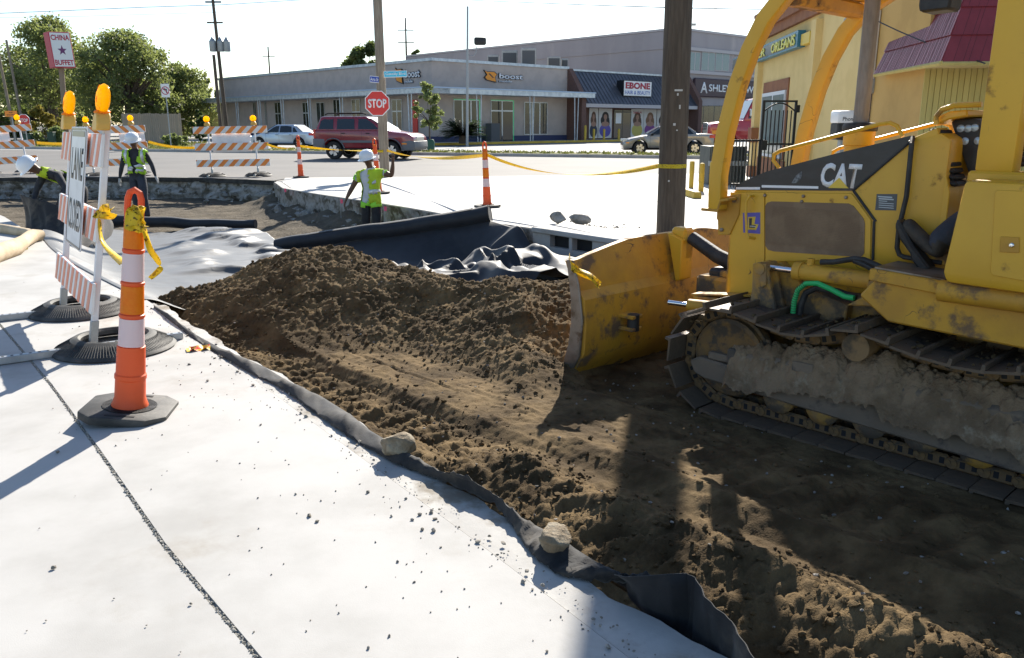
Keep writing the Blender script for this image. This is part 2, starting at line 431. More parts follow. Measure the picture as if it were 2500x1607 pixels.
def soil_z(x, y, fine=True):
    u, v = uv_of(x, y)
    wob = .05 * fbm(x, y, 1.4, 3, seed=3)
    vv = v + wob
    za = np.interp(vv, [-4, 1.15, 1.45, 2.3, 2.40, 2.78, 2.92, 3.15, 3.5], [-.345, -.345, -.25, -.235, -.30, -.29, -.19, -.13, -.13])
    zb = np.interp(vv, [-4, 1.15, 1.5, 1.9, 2.17, 2.34, 2.5, 2.74, 2.95, 3.2, 3.6], [-.345, -.345, -.31, -.29, -.20, -.265, -.24, -.105, -.20, -.30, -.30])
    k = sstep(.55, -.25, u)
    z = za * (1 - k) + zb * k
    # pit floor beyond the fill
    fl = -.62 + .06 * fbm(x, y, .5, 3, seed=9) + .02 * np.clip(y - 14, 0, 12) / 6
    da = dist_chain(x, y, APR)
    fl = fl + np.exp(-(da / .55) ** 2) * .28 * (1 + .8 * fbm(x, y, 1.3, 3, seed=21)) * sstep(12.8, 14.6, y)
    yc = np.interp(x, CR[:, 0], CR[:, 1]); zc = np.interp(x, CR[:, 0], CR[:, 2]); yt = np.interp(x, TO[:, 0], TO[:, 1])
    yc = yc + .10 * fbm(x, y, 1.1, 3, seed=5)
    zc = zc + .05 * fbm(x, x * 0, 2.2, 3, seed=6)
    t = np.clip((y - yt) / np.maximum(yc - yt, .2), 0, 1)
    rise = t * t * (3 - 2 * t) * .55 + t * .45
    near = z * (1 - rise) + zc * rise
    far = zc - np.clip(y - yc, 0, 9) * .85 - .25 * np.clip(y - yc, 0, .5) ** 2
    m = np.where(y < yc, near, far)
    out = np.where(y < yt, z, m)
    out = np.where(y > yc, np.maximum(far, fl), out)
    # machine lane: nothing heaped behind the mouldboard
    lane = (sstep(1.04, .98, u)) * sstep(1.16, 1.06, v)
    beh = sstep(1.9, 2.6, x) * (1 - sstep(1.04, .98, u))
    out = out * (1 - lane) + lane * -.345
    rough = np.clip(sstep(.05, .35, t) * (y >= yt) + sstep(2.38, 2.7, vv), 0, 1) * (1 - lane)
    inside = in_poly(x, y, PIT)
    edge = dist_chain(x, y, SW)
    rough = np.where(inside, rough, 0)
    if fine:
        d = rough * (.012 * (lumps(x, y, 9, 1) - .22) * (vnoise(x * 2, y * 2, 77) + .6) + .018 * (lumps(x + .3, y, 21, 2) - .2) + .060 * fbm(x, y, 2.6, 5, .55, seed=30))
        d += (.35 + .65 * rough) * (.015 * (lumps(x, y + .2, 40, 3) - .18) + .010 * (lumps(x + .1, y, 62, 4) - .18) + .012 * fbm(x, y, 26, 3, .6, seed=31))
        flat = (1 - rough)
        d += flat * (.010 * fbm(u * .35, v * 6, 3.0, 4, .6, seed=33) + .012 * fbm(x, y, 7, 4, .6, seed=34) + .012 * lumps(x, y, 14, 8) * (vnoise(x * 3, y * 3, 40) > .12))
        # cleat prints of an earlier pass, and under the machine
        ph = np.sin(2 * np.pi * (u + .02 * vnoise(v * 8, u * 3, 50)) / .155)
        mk = sstep(2.38, 2.46, v) * sstep(2.84, 2.74, v) * sstep(.2, .7, u) * (vnoise(u * 2.3, v * 2, 51) + .45)
        d += .034 * np.clip(ph, -.2, 1) * np.clip(mk, 0, 1)
        mk2 = sstep(1.2, 1.5, v) * sstep(2.15, 1.9, v) * sstep(-.35, -.9, u)
        d += .020 * ph * mk2 * np.clip(vnoise(u * 1.3, v * 1.5, 52) + .5, 0, 1)
        sc = np.exp(-((v - 2.02 - .04 * np.sin(u)) / .012) ** 2) * sstep(.8, 1.4, u)
        d -= .012 * sc
        out = out + d
    else:
        out = out + .035 * fbm(x, y, 3, 4, seed=60) + .018 * (lumps(x, y, 6, 61) - .1)
    out = np.where(inside, out, np.minimum(out, -.05) - .1 * (edge > .15))
    return out
FX0, FX1, FY0, FY1, FD = -3.7, 3.3, 1.7, 9.3, .0125
gx, gy = np.meshgrid(np.arange(FX0, FX1, FD), np.arange(FY0, FY1, FD), indexing='ij')
gz = soil_z(gx, gy)
V = np.stack([gx, gy, gz], -1).reshape(-1, 3); F_ = grid_faces(*gx.shape)
soil = link("soil", np_mesh("soil", V, F_, m_soil)); tag(soil, kind='structure')
cx_, cy_ = np.meshgrid(np.arange(-21, 9, .06), np.arange(-1.2, 24.2, .06), indexing='ij')
cz_ = soil_z(cx_, cy_, False)
inn = sstep(FX0, FX0 + .25, cx_) * sstep(FX1, FX1 - .25, cx_) * sstep(FY0, FY0 + .25, cy_) * sstep(FY1, FY1 - .35, cy_)
cz_ = cz_ - .14 * inn
link("pit_floor", np_mesh("pit_floor", np.stack([cx_, cy_, cz_], -1).reshape(-1, 3), grid_faces(*cx_.shape), m_pit)); tag(bpy.data.objects["pit_floor"], kind='structure')

def soil_at(x, y):
    return float(soil_z(np.array([x]), np.array([y]), True)[0])

# loose clods, uncountable
def ico(sub=1):
    bm = bmesh.new(); bmesh.ops.create_icosphere(bm, subdivisions=sub, radius=1)
    v = np.array([p.co for p in bm.verts]); f = np.array([[q.index for q in p.verts] for p in bm.faces]); bm.free(); return v, f
IV, IF = ico(1); IV2, IF2 = ico(2)
def scatter(name, pts, sizes, m, rough=.35, flat=.75, iv=IV, if_=IF, smooth=False):
    n = len(pts); k = len(iv)
    J = 1 + rough * (rng.random((n, k, 1)) - .5) * 1.6
    a = rng.random(n) * 6.28; c, s = np.cos(a), np.sin(a)
    sc = np.stack([sizes * (.7 + .6 * rng.random(n)), sizes * (.7 + .6 * rng.random(n)), sizes * flat * (.8 + .4 * rng.random(n))], 1)
    P = iv[None] * J * sc[:, None, :]
    X = P[..., 0] * c[:, None] - P[..., 1] * s[:, None]; Y = P[..., 0] * s[:, None] + P[..., 1] * c[:, None]
    P = np.stack([X, Y, P[..., 2]], -1) + pts[:, None, :]
    Fs = (if_[None] + (np.arange(n) * k)[:, None, None]).reshape(-1, 3)
    return link(name, np_mesh(name, P.reshape(-1, 3), Fs, m, smooth))
n_ = 26000
sx_, sy_ = FX0 + rng.random(n_) * (FX1 - FX0), FY0 + rng.random(n_) * (FY1 - FY0)
u_, v_ = uv_of(sx_, sy_)
yt_ = np.interp(sx_, TO[:, 0], TO[:, 1])
keep = in_poly(sx_, sy_, PIT) & (rng.random(n_) < np.where((sy_ > yt_) | (v_ > 2.35), .85, .13)) & ~((u_ < 1.05) & (v_ < 1.12)) & (dist_chain(sx_, sy_, SW) > .07)
sx_, sy_ = sx_[keep], sy_[keep]
sz_ = soil_z(sx_, sy_)
ss_ = .0045 + .013 * rng.random(len(sx_)) ** 5 + .004 * rng.random(len(sx_))
tag(scatter("soil_clods", np.stack([sx_, sy_, sz_ + ss_ * .3], 1), ss_, m_soil, .5), 'loose brown soil clods strewn over the heap and the graded strip', 'clods', kind='stuff')
# pebbles on the soil and grit on the slabs
n_ = 900
sx_, sy_ = FX0 + rng.random(n_) * (FX1 - FX0), FY0 + rng.random(n_) * (FY1 - FY0)
k = in_poly(sx_, sy_, PIT) & (dist_chain(sx_, sy_, SW) > .07); sx_, sy_ = sx_[k], sy_[k]
p1 = np.stack([sx_, sy_, soil_z(sx_, sy_) + .003], 1); s1 = .004 + .006 * rng.random(len(p1))
n_ = 900
t_ = rng.random(n_); yy = 1.2 + 6.5 * rng.random(n_) ** 1.3
xe = np.interp(yy, [p[1] for p in J2], [p[0] for p in J2]) + .02
off = np.where(t_ < .55, rng.normal(0, .05, n_), np.where(t_ < .85, -np.abs(rng.normal(0, .55, n_)), -3.2 * rng.random(n_)))
xx = xe + off
k = ~in_poly(xx, yy, PIT); xx, yy = xx[k], yy[k]
s2 = .0018 + .0075 * rng.random(len(xx)) ** 7 + .0018 * rng.random(len(xx))
p2 = np.stack([xx, yy, .003 + s2 * .5], 1)
tag(scatter("grit", np.concatenate([p1, p2]), np.concatenate([s1, s2]), m_pebble, .5), 'scattered grit and pebbles on the pale concrete and soil', 'grit', kind='stuff')

n_ = 1700
tt_ = rng.random(n_); yj = -.5 + 7.5 * tt_; xj = np.interp(yj, [p[1] for p in J1], [p[0] for p in J1]) + rng.normal(0, .0045, n_)
sj = .0022 + .0034 * rng.random(n_)
tag(scatter("joint_gravel", np.stack([xj, yj, .0005 + sj * .2], 1), sj, mat("joint_stone", (.24, .225, .19), .9, c2=(.42, .40, .36), ns=90), .5), 'pale gravel filling the long sidewalk joint', 'gravel', kind='stuff')

# broken far wall of the trench: dark asphalt lip over crumbled concrete
def wall_strip(name, ch, z0, z1, m, amp, seed, lean=0.0):
    pts = []
    for (a, c) in zip(ch[:-1], ch[1:]):
        n = max(2, int(math.dist(a, c) / .07)); pts += [(a[0] + (c[0] - a[0]) * k / n, a[1] + (c[1] - a[1]) * k / n) for k in range(n)]
    pts.append(ch[-1]); nz = max(3, int((z1 - z0) / .05))
    P = []
    for i, (x, y) in enumerate(pts):
        a = pts[max(i - 1, 0)]; c = pts[min(i + 1, len(pts) - 1)]; t = Vector((c[0] - a[0], c[1] - a[1])).normalized(); nn = Vector((t.y, -t.x))
        row = []
        for j in range(nz + 1):
            f = j / nz; z = z0 + (z1 - z0) * f
            q = amp * (float(fbm(np.array([i * .07]), np.array([z * 2.2]), 2.2, 4, .6, seed)[0])) + lean * (1 - f)
            row.append(Vector((x + nn.x * q, y + nn.y * q, z)))
        P.append(row)
    b = MB(); b.grid(P); return b.build(name, m, None, sharp=0)
fw = [(-21, 21.85)] + [(x, y - .02) for x, y in FARW[1:]] + [(-6.05, 21.4)]
o = wall_strip("trench_wall", fw, -.62, -.10, m_conc_raw, .22, 70, .10); tag(o, kind='structure')
o = wall_strip("asphalt_layer", [(x, y - .03) for x, y in fw], -.13, -.008, m_asph_dark, .07, 75); tag(o, kind='structure')
ch = [(APR[i][0], APR[i][1]) for i in range(len(APR))]
for seg_ in (APR[:6] + [(.36, 11.63)], [(1.66, 9.98)] + APR[8:]):
    o = wall_strip("kerb_face", [(x - .03, y - .02) for x, y in seg_], -.6, -.004, m_conc_raw, .05, 80, .02); tag(o, kind='structure')
rp = []
for (a, c) in zip(fw[:-1], fw[1:]):
    n = int(math.dist(a, c) / .10)
    for k in range(n):
        if random.random() < .7:
            t = k / n; d = random.random() ** 2 * .9
            rp.append((a[0] + (c[0] - a[0]) * t + random.uniform(-.1, .1), a[1] + (c[1] - a[1]) * t - .05 - d, -.56 + random.random() * .18 * (1 - d)))
for (a, c) in zip(APR[:4], APR[1:5]):
    n = int(math.dist(a, c) / .09)
    for k in range(n):
        t = k / n; d = random.random() * .5
        rp.append((a[0] + (c[0] - a[0]) * t - d * .8, a[1] + (c[1] - a[1]) * t - d * .6, -.38 - .3 * d))
rp = np.array(rp)
tag(scatter("rubble", rp, .03 + .13 * rng.random(len(rp)) ** 2.5, m_conc_raw, .5, .7), 'grey broken concrete rubble along the foot of the trench wall', 'rubble', kind='stuff')

# ------------------------------------------------------------------ far side: lawns, verge, service road, yellow kerb
def lawn(name, poly, z, n, hmax, label):
    sheet(name, [poly], z, m_grass, depth=z)
    xs = [p[0] for p in poly]; ys = [p[1] for p in poly]
    X, Y = min(xs) + rng.random(n) * (max(xs) - min(xs)), min(ys) + rng.random(n) * (max(ys) - min(ys))
    k = in_poly(X, Y, poly); X, Y = X[k], Y[k]; n = len(X)
    a = rng.random(n) * 6.28; w = .05 + .05 * rng.random(n); hh = hmax * (.4 + .6 * rng.random(n))
    dx, dy = np.cos(a) * w, np.sin(a) * w; lx, ly = rng.normal(0, .05, n), rng.normal(0, .05, n)
    P = np.stack([np.stack([X - dx, Y - dy, np.full(n, z)], 1), np.stack([X + dx, Y + dy, np.full(n, z)], 1), np.stack([X + lx, Y + ly, z + hh], 1)], 1)
    o = link("grass_tufts", np_mesh("grass_tufts", P.reshape(-1, 3), np.arange(3 * n).reshape(-1, 3), m_blade, False)); tag(o, label, 'grass', kind='stuff')
verge = [(30, far_y(30) + .2), (7.1, 36.5), (-11.6, 43.1), (-18.4, 45.4), (-22, 46.6), (-22, 48.5), (-11.6, 45.2), (7.1, 38.3), (30, far_y(30) + 2.0)]
lawn("verge", verge, .14, 22000, .13, 'dry yellow green grass along the strip beyond the road')
lawnl = [(-19.2, 46.3), (-26, 50), (-60, 63), (-75, 82), (-24, 66), (-20.5, 52)]
lawn("lawn", lawnl, .025, 16000, .2, 'short green grass of the corner lawn by the wooden fence')
kb = MB()
for ch_ in ([(30, far_y(30) + .05), (7.1, 36.35), (-11.6, 42.95), (-18.4, 45.25), (-22, 46.5)], [(-19, 46.0), (-26, 49.7), (-60, 62.6)]):
    for a, c in zip(ch_[:-1], ch_[1:]):
        a, c = Vector((*a, 0)), Vector((*c, 0)); kb.prism([(-.09, -.03), (.09, -.03), (.09, .09), (.06, .12), (-.09, .12)], 0, (c - a).length, (a, (c - a).cross(Vector((0, 0, 1))).normalized(), (0, 0, 1), (c - a).normalized()))
tag(kb.build("road_kerb", m_conc), kind='structure')

# ================================================================== bulldozer
YC, YC2 = (.68, .385, .026), (.50, .255, .018)
m_yel = mat("machine_yellow", YC, .42, c2=(.62, .34, .024), ns=2.2, lo=.35, hi=.7, bump=.06, bs=60, bd=.004, c3=(.26, .135, .03), s3=6.5, t3=(.60, .72), r2=.8, scratch=(4.0, (.12, .07, .02), .003))
m_yel_worn = mat("machine_yellow_worn", (.58, .31, .026), .6, c2=(.46, .235, .028), ns=3.2, lo=.35, hi=.65, bump=.25, bs=50, bd=.006, c3=(.17, .105, .055), s3=4.6, t3=(.50, .64), r2=.9, scratch=(8.0, (.07, .045, .025), .007))
m_yel_dirty = mat("machine_yellow_muddy", (.46, .245, .035), .75, c2=(.25, .16, .075), ns=4, lo=.38, hi=.6, bump=.5, bs=35, bd=.01, c3=(.10, .078, .055), s3=3.5, t3=(.46, .58), r2=.95)
m_steel_dirt = mat("track_steel", (.105, .08, .058), .60, .2, c2=(.155, .11, .07), ns=6, bump=.5, bs=45, bd=.008, c3=(.055, .048, .042), s3=5, t3=(.5, .62))
m_steel_link = mat("link_rust", (.15, .095, .045), .75, .1, c2=(.22, .125, .04), ns=7, bump=.5, bs=50, bd=.008, c3=(.07, .055, .04), s3=8, t3=(.5, .62))
m_mud = mat("dry_mud", (.27, .195, .125), .97, c2=(.17, .12, .075), ns=5, bump=1.0, bs=22, bd=.03, c3=(.31, .25, .175), s3=8, t3=(.56, .7), spec=.15)
m_frame = mat("frame_steel_muddy", (.165, .128, .092), .85, c2=(.21, .162, .118), ns=3, bump=.4, bs=40, bd=.008, c3=(.085, .07, .058), s3=6, t3=(.5, .65))
m_blk = mat("black_paint", (.012, .013, .015), .32, c2=(.02, .022, .026), ns=5, c3=(.16, .17, .18), s3=18, t3=(.69, .73), stretch=(1.0, 1.0, 3.0))
m_rub = mat("black_rubber", (.018, .018, .019), .6, c2=(.035, .034, .032), ns=12, bump=.3, bs=50, bd=.005)
m_chrome = mat("chrome_rod", (.75, .76, .78), .14, 1.0)
m_grille = mat("grille_mesh", (.19, .125, .075), .8, c2=(.24, .165, .10), ns=6, c3=(.30, .22, .15), s3=4, t3=(.62, .75))
m_grey_tube = mat("stack_grey", (.20, .185, .17), .7, .3, c2=(.26, .24, .22), ns=8, bump=.2, bs=60, bd=.003, stretch=(3, 3, .6))
m_white = mat("white_print", (.80, .80, .80), .5)
m_ydecal = mat("yellow_print", (.72, .50, .06), .5)
m_green_hose = mat("green_hose", (.02, .42, .12), .45)
m_decal_blue = mat("decal_violet", (.11, .10, .42), .5)
m_dial = mat("dial_glass", (.35, .42, .48), .12, .3)
m_worn_steel = mat("worn_steel", (.30, .26, .22), .5, .6, c2=(.20, .16, .12), ns=6, c3=(.13, .09, .06), s3=5, t3=(.55, .65))
m_vinyl = mat("seat_vinyl", (.035, .026, .022), .5, c2=(.05, .04, .035), ns=8)

dz = thing("bulldozer", 'yellow crawler bulldozer with muddy tracks pushing the brown soil heap', 'bulldozer',
           (DO[0] - DN[0], DO[1] - DN[1], DZ0), math.atan2(DH[1], DH[0]))
# local axes: x forward, y left (towards the camera), z up
def SP(px, py, v):                            # pixel -> (forward, up) on the machine's side plane at offset v
    r = ray(px, py); d = r[0] * DN[0] + r[1] * DN[1]; t = (DO[0] * DN[0] + DO[1] * DN[1] + v - 1.0) / d
    return ((r[0] * t - DO[0]) * DH[0] + (r[1] * t - DO[1]) * DH[1], CAM_H + r[2] * t - DZ0)
def SPL(lst, v): return [SP(x, y, v) for x, y in lst]
def D3(lst, v): return [(a, v, b) for a, b in SPL(lst, v)]

# --- tracks
ID_C, ID_R, SPR_C, SPR_R = (-.08, .335), .25, (-2.28, .43), .29
def track_path():
    pts = []
    rp_ = ID_R + .045
    for k in range(13):
        a = R(-90 + 180 * k / 12); pts.append((ID_C[0] + rp_ * math.cos(a), ID_C[1] + rp_ * math.sin(a)))
    for (x, z) in ((-.25, .618), (-.42, .578), (-.62, .562), (-.78, .60), (-.92, .655), (-1.06, .628), (-1.25, .582), (-1.5, .562), (-1.75, .59), (-2.0, .67)):
        pts.append((x, z))
    rs = SPR_R + .035
    for k in range(13):
        a = R(90 + 180 * k / 12); pts.append((SPR_C[0] + rs * math.cos(a), SPR_C[1] + rs * math.sin(a)))
    pts += [(-2.0, .062), (-1.9, .045)]
    # the flat run on the ground
    return pts
TP = track_path()
def resample(pts, n):
    P = [Vector((p[0], p[1])) for p in pts] + [Vector((pts[0][0], pts[0][1]))]
    L_ = [0]
    for a, c in zip(P[:-1], P[1:]): L_.append(L_[-1] + (c - a).length)
    o = []
    for k in range(n):
        s_ = L_[-1] * k / n
        i = max(j for j in range(len(L_) - 1) if L_[j] <= s_ + 1e-9)
        o.append(P[i].lerp(P[i + 1], (s_ - L_[i]) / max(1e-9, L_[i + 1] - L_[i])))
    return o, L_[-1] / n
NSH = 40
TPP, PITCH = resample(TP, NSH)
sb = MB()
sb.prism([(-PITCH * .5 - .001, -.050), (-PITCH * .5 - .001, -.038), (PITCH * .5 - .007, -.036), (PITCH * .5 - .005, -.080), (PITCH * .5 - .020, -.082), (PITCH * .5 - .026, -.052)], -.25, .25,
         ((0, 0, 0), (1, 0, 0), (0, 0, 1), (0, 1, 0)))
shoe_me = sb.mesh("shoe", m_steel_dirt)
lb = MB()
for s_ in (-1, 1):
    y0 = s_ * .065
    # a link: two end bosses and a waist; black blocks paint its holes' shade
    lb.box((0, y0, .002), (PITCH * .97, .026, .074), b=.010)
    lb.lathe([(.030, -.015), (.033, 0), (.030, .015)], 12, Matrix.Translation((PITCH * .40, y0 + s_ * .004, .002)), axis='Y')
    for q in (-.30, .06): lb.box((PITCH * q, y0 + s_ * .0135, .004), (.026, .002, .036), mi=1, b=.0008)
lb.lathe([(.016, -.09), (.016, .09)], 8, Matrix.Translation((PITCH * .5, 0, .004)), axis='Y')
link_me = lb.mesh("link", [m_steel_link, m_black])
for side in (1, -1):
    vc = side * .755
    tr = MB()
    # idler with its hub and yoke
    tr_o = MB().lathe([(.04, .085), (ID_R - .05, .065), (ID_R - .03, .075), (ID_R, .07), (ID_R, .03), (ID_R + .018, .025), (ID_R + .018, -.025), (ID_R, -.03), (ID_R, -.07), (ID_R - .03, -.075), (ID_R - .05, -.065), (.04, -.085)][::-1], 28,
                      Matrix.Translation((ID_C[0], vc, ID_C[1])), axis='Y').build("idler", m_steel_link, dz)
    trk = MB()
    for (x, z) in ((-.46, .115), (-.74, .115), (-1.02, .115), (-1.30, .115), (-1.58, .115), (-1.86, .115)):
        MB().lathe([(.05, -.13), (.085, -.12), (.105, -.10), (.105, -.055), (.085, -.05), (.085, .05), (.105, .055), (.105, .10), (.085, .12), (.05, .13)], 16,
                   Matrix.Translation((x, vc, z + .055)), axis='Y').build("track_roller", m_yel_dirty, dz)
    ca = SP(2098, 845, .86) if side == 1 else (-.9, .56)
    cr = MB().lathe([(.03, -.14), (.078, -.135), (.078, .085), (.070, .092), (.066, .092), (.062, .085), (.03, .085)][::-1], 20, Matrix.Translation((ca[0], vc + side * .02, ca[1])) @ Matrix.Scale(side, 4, (0, 1, 0)), axis='Y').build("carrier_roller", m_yel_dirty, dz)
    fr_ = MB()
    fr_.prism([(.17, .275), (.10, .315), (-.13, .30), (-2.2, .325), (-2.2, .15), (-2.05, .10), (.05, .175), (.13, .20)], vc - .14, vc + .14, b=.012)
    fr_.prism([(-.16, .30), (-.20, .385), (-.30, .41), (-2.12, .42), (-2.2, .34)], vc - .11, vc + .125, b=.02)
    fr_.box((-.06, vc + .10, .335), (.20, .05, .05), b=.008); fr_.box((-.13, vc + .10, .36), (.06, .06, .10), b=.01)
    fr_.box((-.62, vc + .145, .40), (.13, .012, .06), b=.004)
    fr_o = fr_.build("track_frame", m_frame, dz)
    # mud caked on the frame
    mx, my = np.meshgrid(np.linspace(-2.1, -.12, 300), np.linspace(-.17, .17, 90), indexing='ij')
    top = .43 + .10 * np.exp(-((mx + .75) / .42) ** 2) + .03 * np.sin(mx * 3)
    mz = top - .26 * (np.abs(my - .0) / .17) ** 2.4 + .05 * (lumps(mx + 5, my, 11, 91) - .1) * (vnoise(mx * 3, my * 3, 93) + .7) + .03 * (lumps(mx, my, 26, 95) - .1) + .055 * fbm(mx + 3, my, 7, 5, .6, 92 + side)
    mud = link("caked_mud", np_mesh("caked_mud", np.stack([mx, vc + my * 1.02 + .02 * side, mz], -1).reshape(-1, 3), grid_faces(*mx.shape), m_mud), fr_o)
    MB().lathe([(.05, -.05), (SPR_R - .06, -.03), (SPR_R, -.02), (SPR_R, .02), (SPR_R - .06, .03), (.12, .10), (.05, .12)], 24, Matrix.Translation((SPR_C[0], vc, SPR_C[1])), axis='Y').build("sprocket", m_yel_dirty, dz)
    rail = MB().tube([(p.x, vc - .065, p.y) for p in TPP[:3]], .01, 6)
    tk = link("track", None, dz)
    for i in range(NSH):
        a, c = TPP[i - 1], TPP[(i + 1) % NSH]; t = (c - a).normalized()
        # path runs counter-clockwise in (x,z): inward normal is the left of t
        nn = Vector((-t.y, t.x))
        Mx = Matrix(((t.x, 0, nn.x, TPP[i].x), (0, 1, 0, vc), (t.y, 0, nn.y, TPP[i].y), (0, 0, 0, 1)))
        jit = Matrix.Rotation(random.uniform(-.02, .02), 4, 'Y')
        link("shoe", shoe_me, tk, Mx @ jit); link("link", link_me, tk, Mx)
    # dirt lying on the upper run
    dp, dsz = [], []
    for i in range(NSH):
        p = TPP[i]
        if p.y > .5:
            for k in range(22):
                dp.append((p.x + random.uniform(-.07, .07), vc + random.uniform(-.24, .2), p.y + .045 + random.uniform(0, .012))); dsz.append(.006 + .012 * random.random() ** 2)
    cl = scatter("dirt_crumbs", np.array(dp), np.array(dsz), m_soil, .5); cl.parent = tk; cl["kind"] = "stuff"

# --- hull and engine housing
HV = .45
b = MB()
b.prism([(.22, .42), (.22, .70), (.10, .95), (-2.35, .95), (-2.45, .5), (-2.2, .28), (-.1, .28)], -.44, .44, b=.02)
b.build("hull", m_yel_dirty, dz)
hp = [(.205, .50), (.205, 1.345), (.17, 1.372), (-.90, 1.695), (-1.06, 1.735), (-1.12, 1.70), (-1.12, .80), (-.30, .78), (-.22, .50)]
hood = MB().prism(hp, -HV, HV, b=.018, seg=2).build("engine_housing", m_yel, dz)
# radiator guard at the nose
b = MB(); b.box((.225, 0, .93), (.04, .80, .78), b=.01)
for k in range(11): b.box((.25, 0, .60 + k * .065), (.012, .74, .02))
b.build("radiator_guard", m_yel_worn, dz)
def plate(name, px_list, v, m, th=.004, par=None, bev=0):
    return MB().prism(SPL(px_list, v), v, v + th, b=bev).build(name, m, par or dz)
# nose side plate standing proud
plate("nose_panel", [(1785, 470), (1868, 470), (1868, 640), (1868, 790), (1783, 835)], HV, m_yel, .012, bev=.003)
dec = plate("hood_decal", [(1794, 464), (1798, 452), (1822, 440), (1872, 419), (2046, 374), (2226, 331), (2217, 349), (2082, 466)], HV, m_blk, .006)
plate("decal_stripe", [(1860, 452), (1998, 455), (1998, 461), (1860, 458)], HV + .006, m_white, .002, dec)
plate("decal_stripe", [(1797, 457), (1856, 457), (1856, 463), (1797, 463)], HV + .012, m_white, .002, dec)
plate("decal_scuff", [(1932, 448), (1944, 428), (1958, 418), (1956, 436), (1944, 447)], HV + .006, mat("scuffed_paint", (.20, .22, .23), .5, c2=(.06, .065, .07), ns=60), .001, dec)
def side_M(px, py, v):
    u, w = SP(px, py, v)
    return Matrix(((-1, 0, 0, u), (0, 0, 1, v), (0, 1, 0, w), (0, 0, 0, 1)))
l0, l1 = SP(2005, 430, HV), SP(2104, 430, HV); t0, t1 = SP(2050, 398, HV), SP(2050, 458, HV)
text_obj("lettering", "CAT", 1, side_M(2053, 429, HV + .0062), m_white, dec, .002, .035, abs(l0[0] - l1[0]), abs(t0[1] - t1[1]), shear=.12)
plate("emblem", [(2022, 459), (2049, 434), (2072, 460)], HV + .0088, m_ydecal, .002, dec)
# engine side door with its perforated screen
door = plate("engine_door", [(1870, 470), (2080, 472), (2090, 484), (2128, 537), (2126, 640), (1990, 636), (1870, 640)], HV, m_yel, .010, bev=.003)
scr = plate("screen", [(1869, 503), (1874, 495), (1884, 492), (2072, 497), (2084, 503), (2108, 533), (2112, 545), (2110, 618), (2104, 626), (2094, 627), (1890, 614), (1876, 610), (1869, 600)], HV + .010, m_grille, .004, door)
u0, w0 = SP(1875, 500, HV); u1, w1 = SP(2108, 620, HV)
b = MB()
for k in range(26):
    w = w1 - .0 + (w0 - w1) * k / 26 + .003
    b.box(((u0 + u1) / 2, HV + .0155, w), (abs(u1 - u0) * (.97 if k < 14 else .90 - .02 * (k - 14) * .2), .003, .0035))
b.build("screen_rib", m_grille, door)
for (x, y) in ((1870, 477), (1964, 479), (2068, 482), (1960, 492)):
    u, w = SP(x, y, HV); MB().lathe([(.011, 0), (.011, .008), (.007, .012)], 6, Matrix.Translation((u, HV + .010, w)) @ Matrix.Rotation(R(90), 4, 'X') @ Matrix.Scale(-1, 4, (0, 0, 1))).build("bolt", m_worn_steel, door)
b = MB()
for ln in ([(2084, 466), (2138, 541)], [(2134, 540), (2131, 635)], [(2082, 466), (2224, 345)]):
    b.tube(D3(ln, HV + .006), .008, 6)
b.build("door_seam", m_rub, dz)
pl = plate("info_plate", [(2141, 474), (2191, 474), (2188, 514), (2137, 513)], HV, mat("plate_grey", (.06, .075, .085), .4), .003)
b = MB()
for k, (a_, c_) in enumerate(((.06, .82), (.1, .9), (.1, .55), (.1, .9), (.1, .9), (.1, .9))):
    p0, p1 = SP(2141 + 46 * a_, 480 + k * 5.2, HV + .003), SP(2141 + 46 * c_, 480 + k * 5.2, HV + .003)
    b.box(((p0[0] + p1[0]) / 2, HV + .0045, p0[1]), (abs(p0[0] - p1[0]), .001, .004 if k > 1 else .007))
b.build("print_line", mat("plate_print", (.45, .50, .52), .5), pl)
# dealer sticker
st = plate("dealer_sticker", [(1814, 520), (1856, 519), (1856, 571), (1815, 568)], HV + .012, m_decal_blue, .002)
plate("sticker_letter", [(1827, 530), (1845, 529), (1842, 547), (1852, 548), (1846, 562), (1826, 561)], HV + .014, m_ydecal, .001, st)
plate("sticker_letter", [(1829, 533), (1836, 533), (1835, 549), (1845, 550), (1843, 557), (1829, 556)], HV + .015, m_blk, .001, st)
text_obj("sticker_text", "LOUISIANA", 1, side_M(1838, 553, HV + .0162), m_white, st, .0006, .02, .045, .010)
text_obj("sticker_text", "MACHINERY", 1, side_M(1838, 560, HV + .0162), m_ydecal, st, .0006, .02, .045, .009)
b = MB(); b.tube([(SP(1842, 478, HV)[0], HV + .0, SP(1842, 478, HV)[1])] + D3([(1830, 480), (1822, 492), (1821, 520), (1823, 570), (1828, 580)], HV + .06) + [(SP(1846, 583, HV)[0], HV, SP(1846, 583, HV)[1])], .009, 8)
b.build("grab_handle", m_yel, dz)
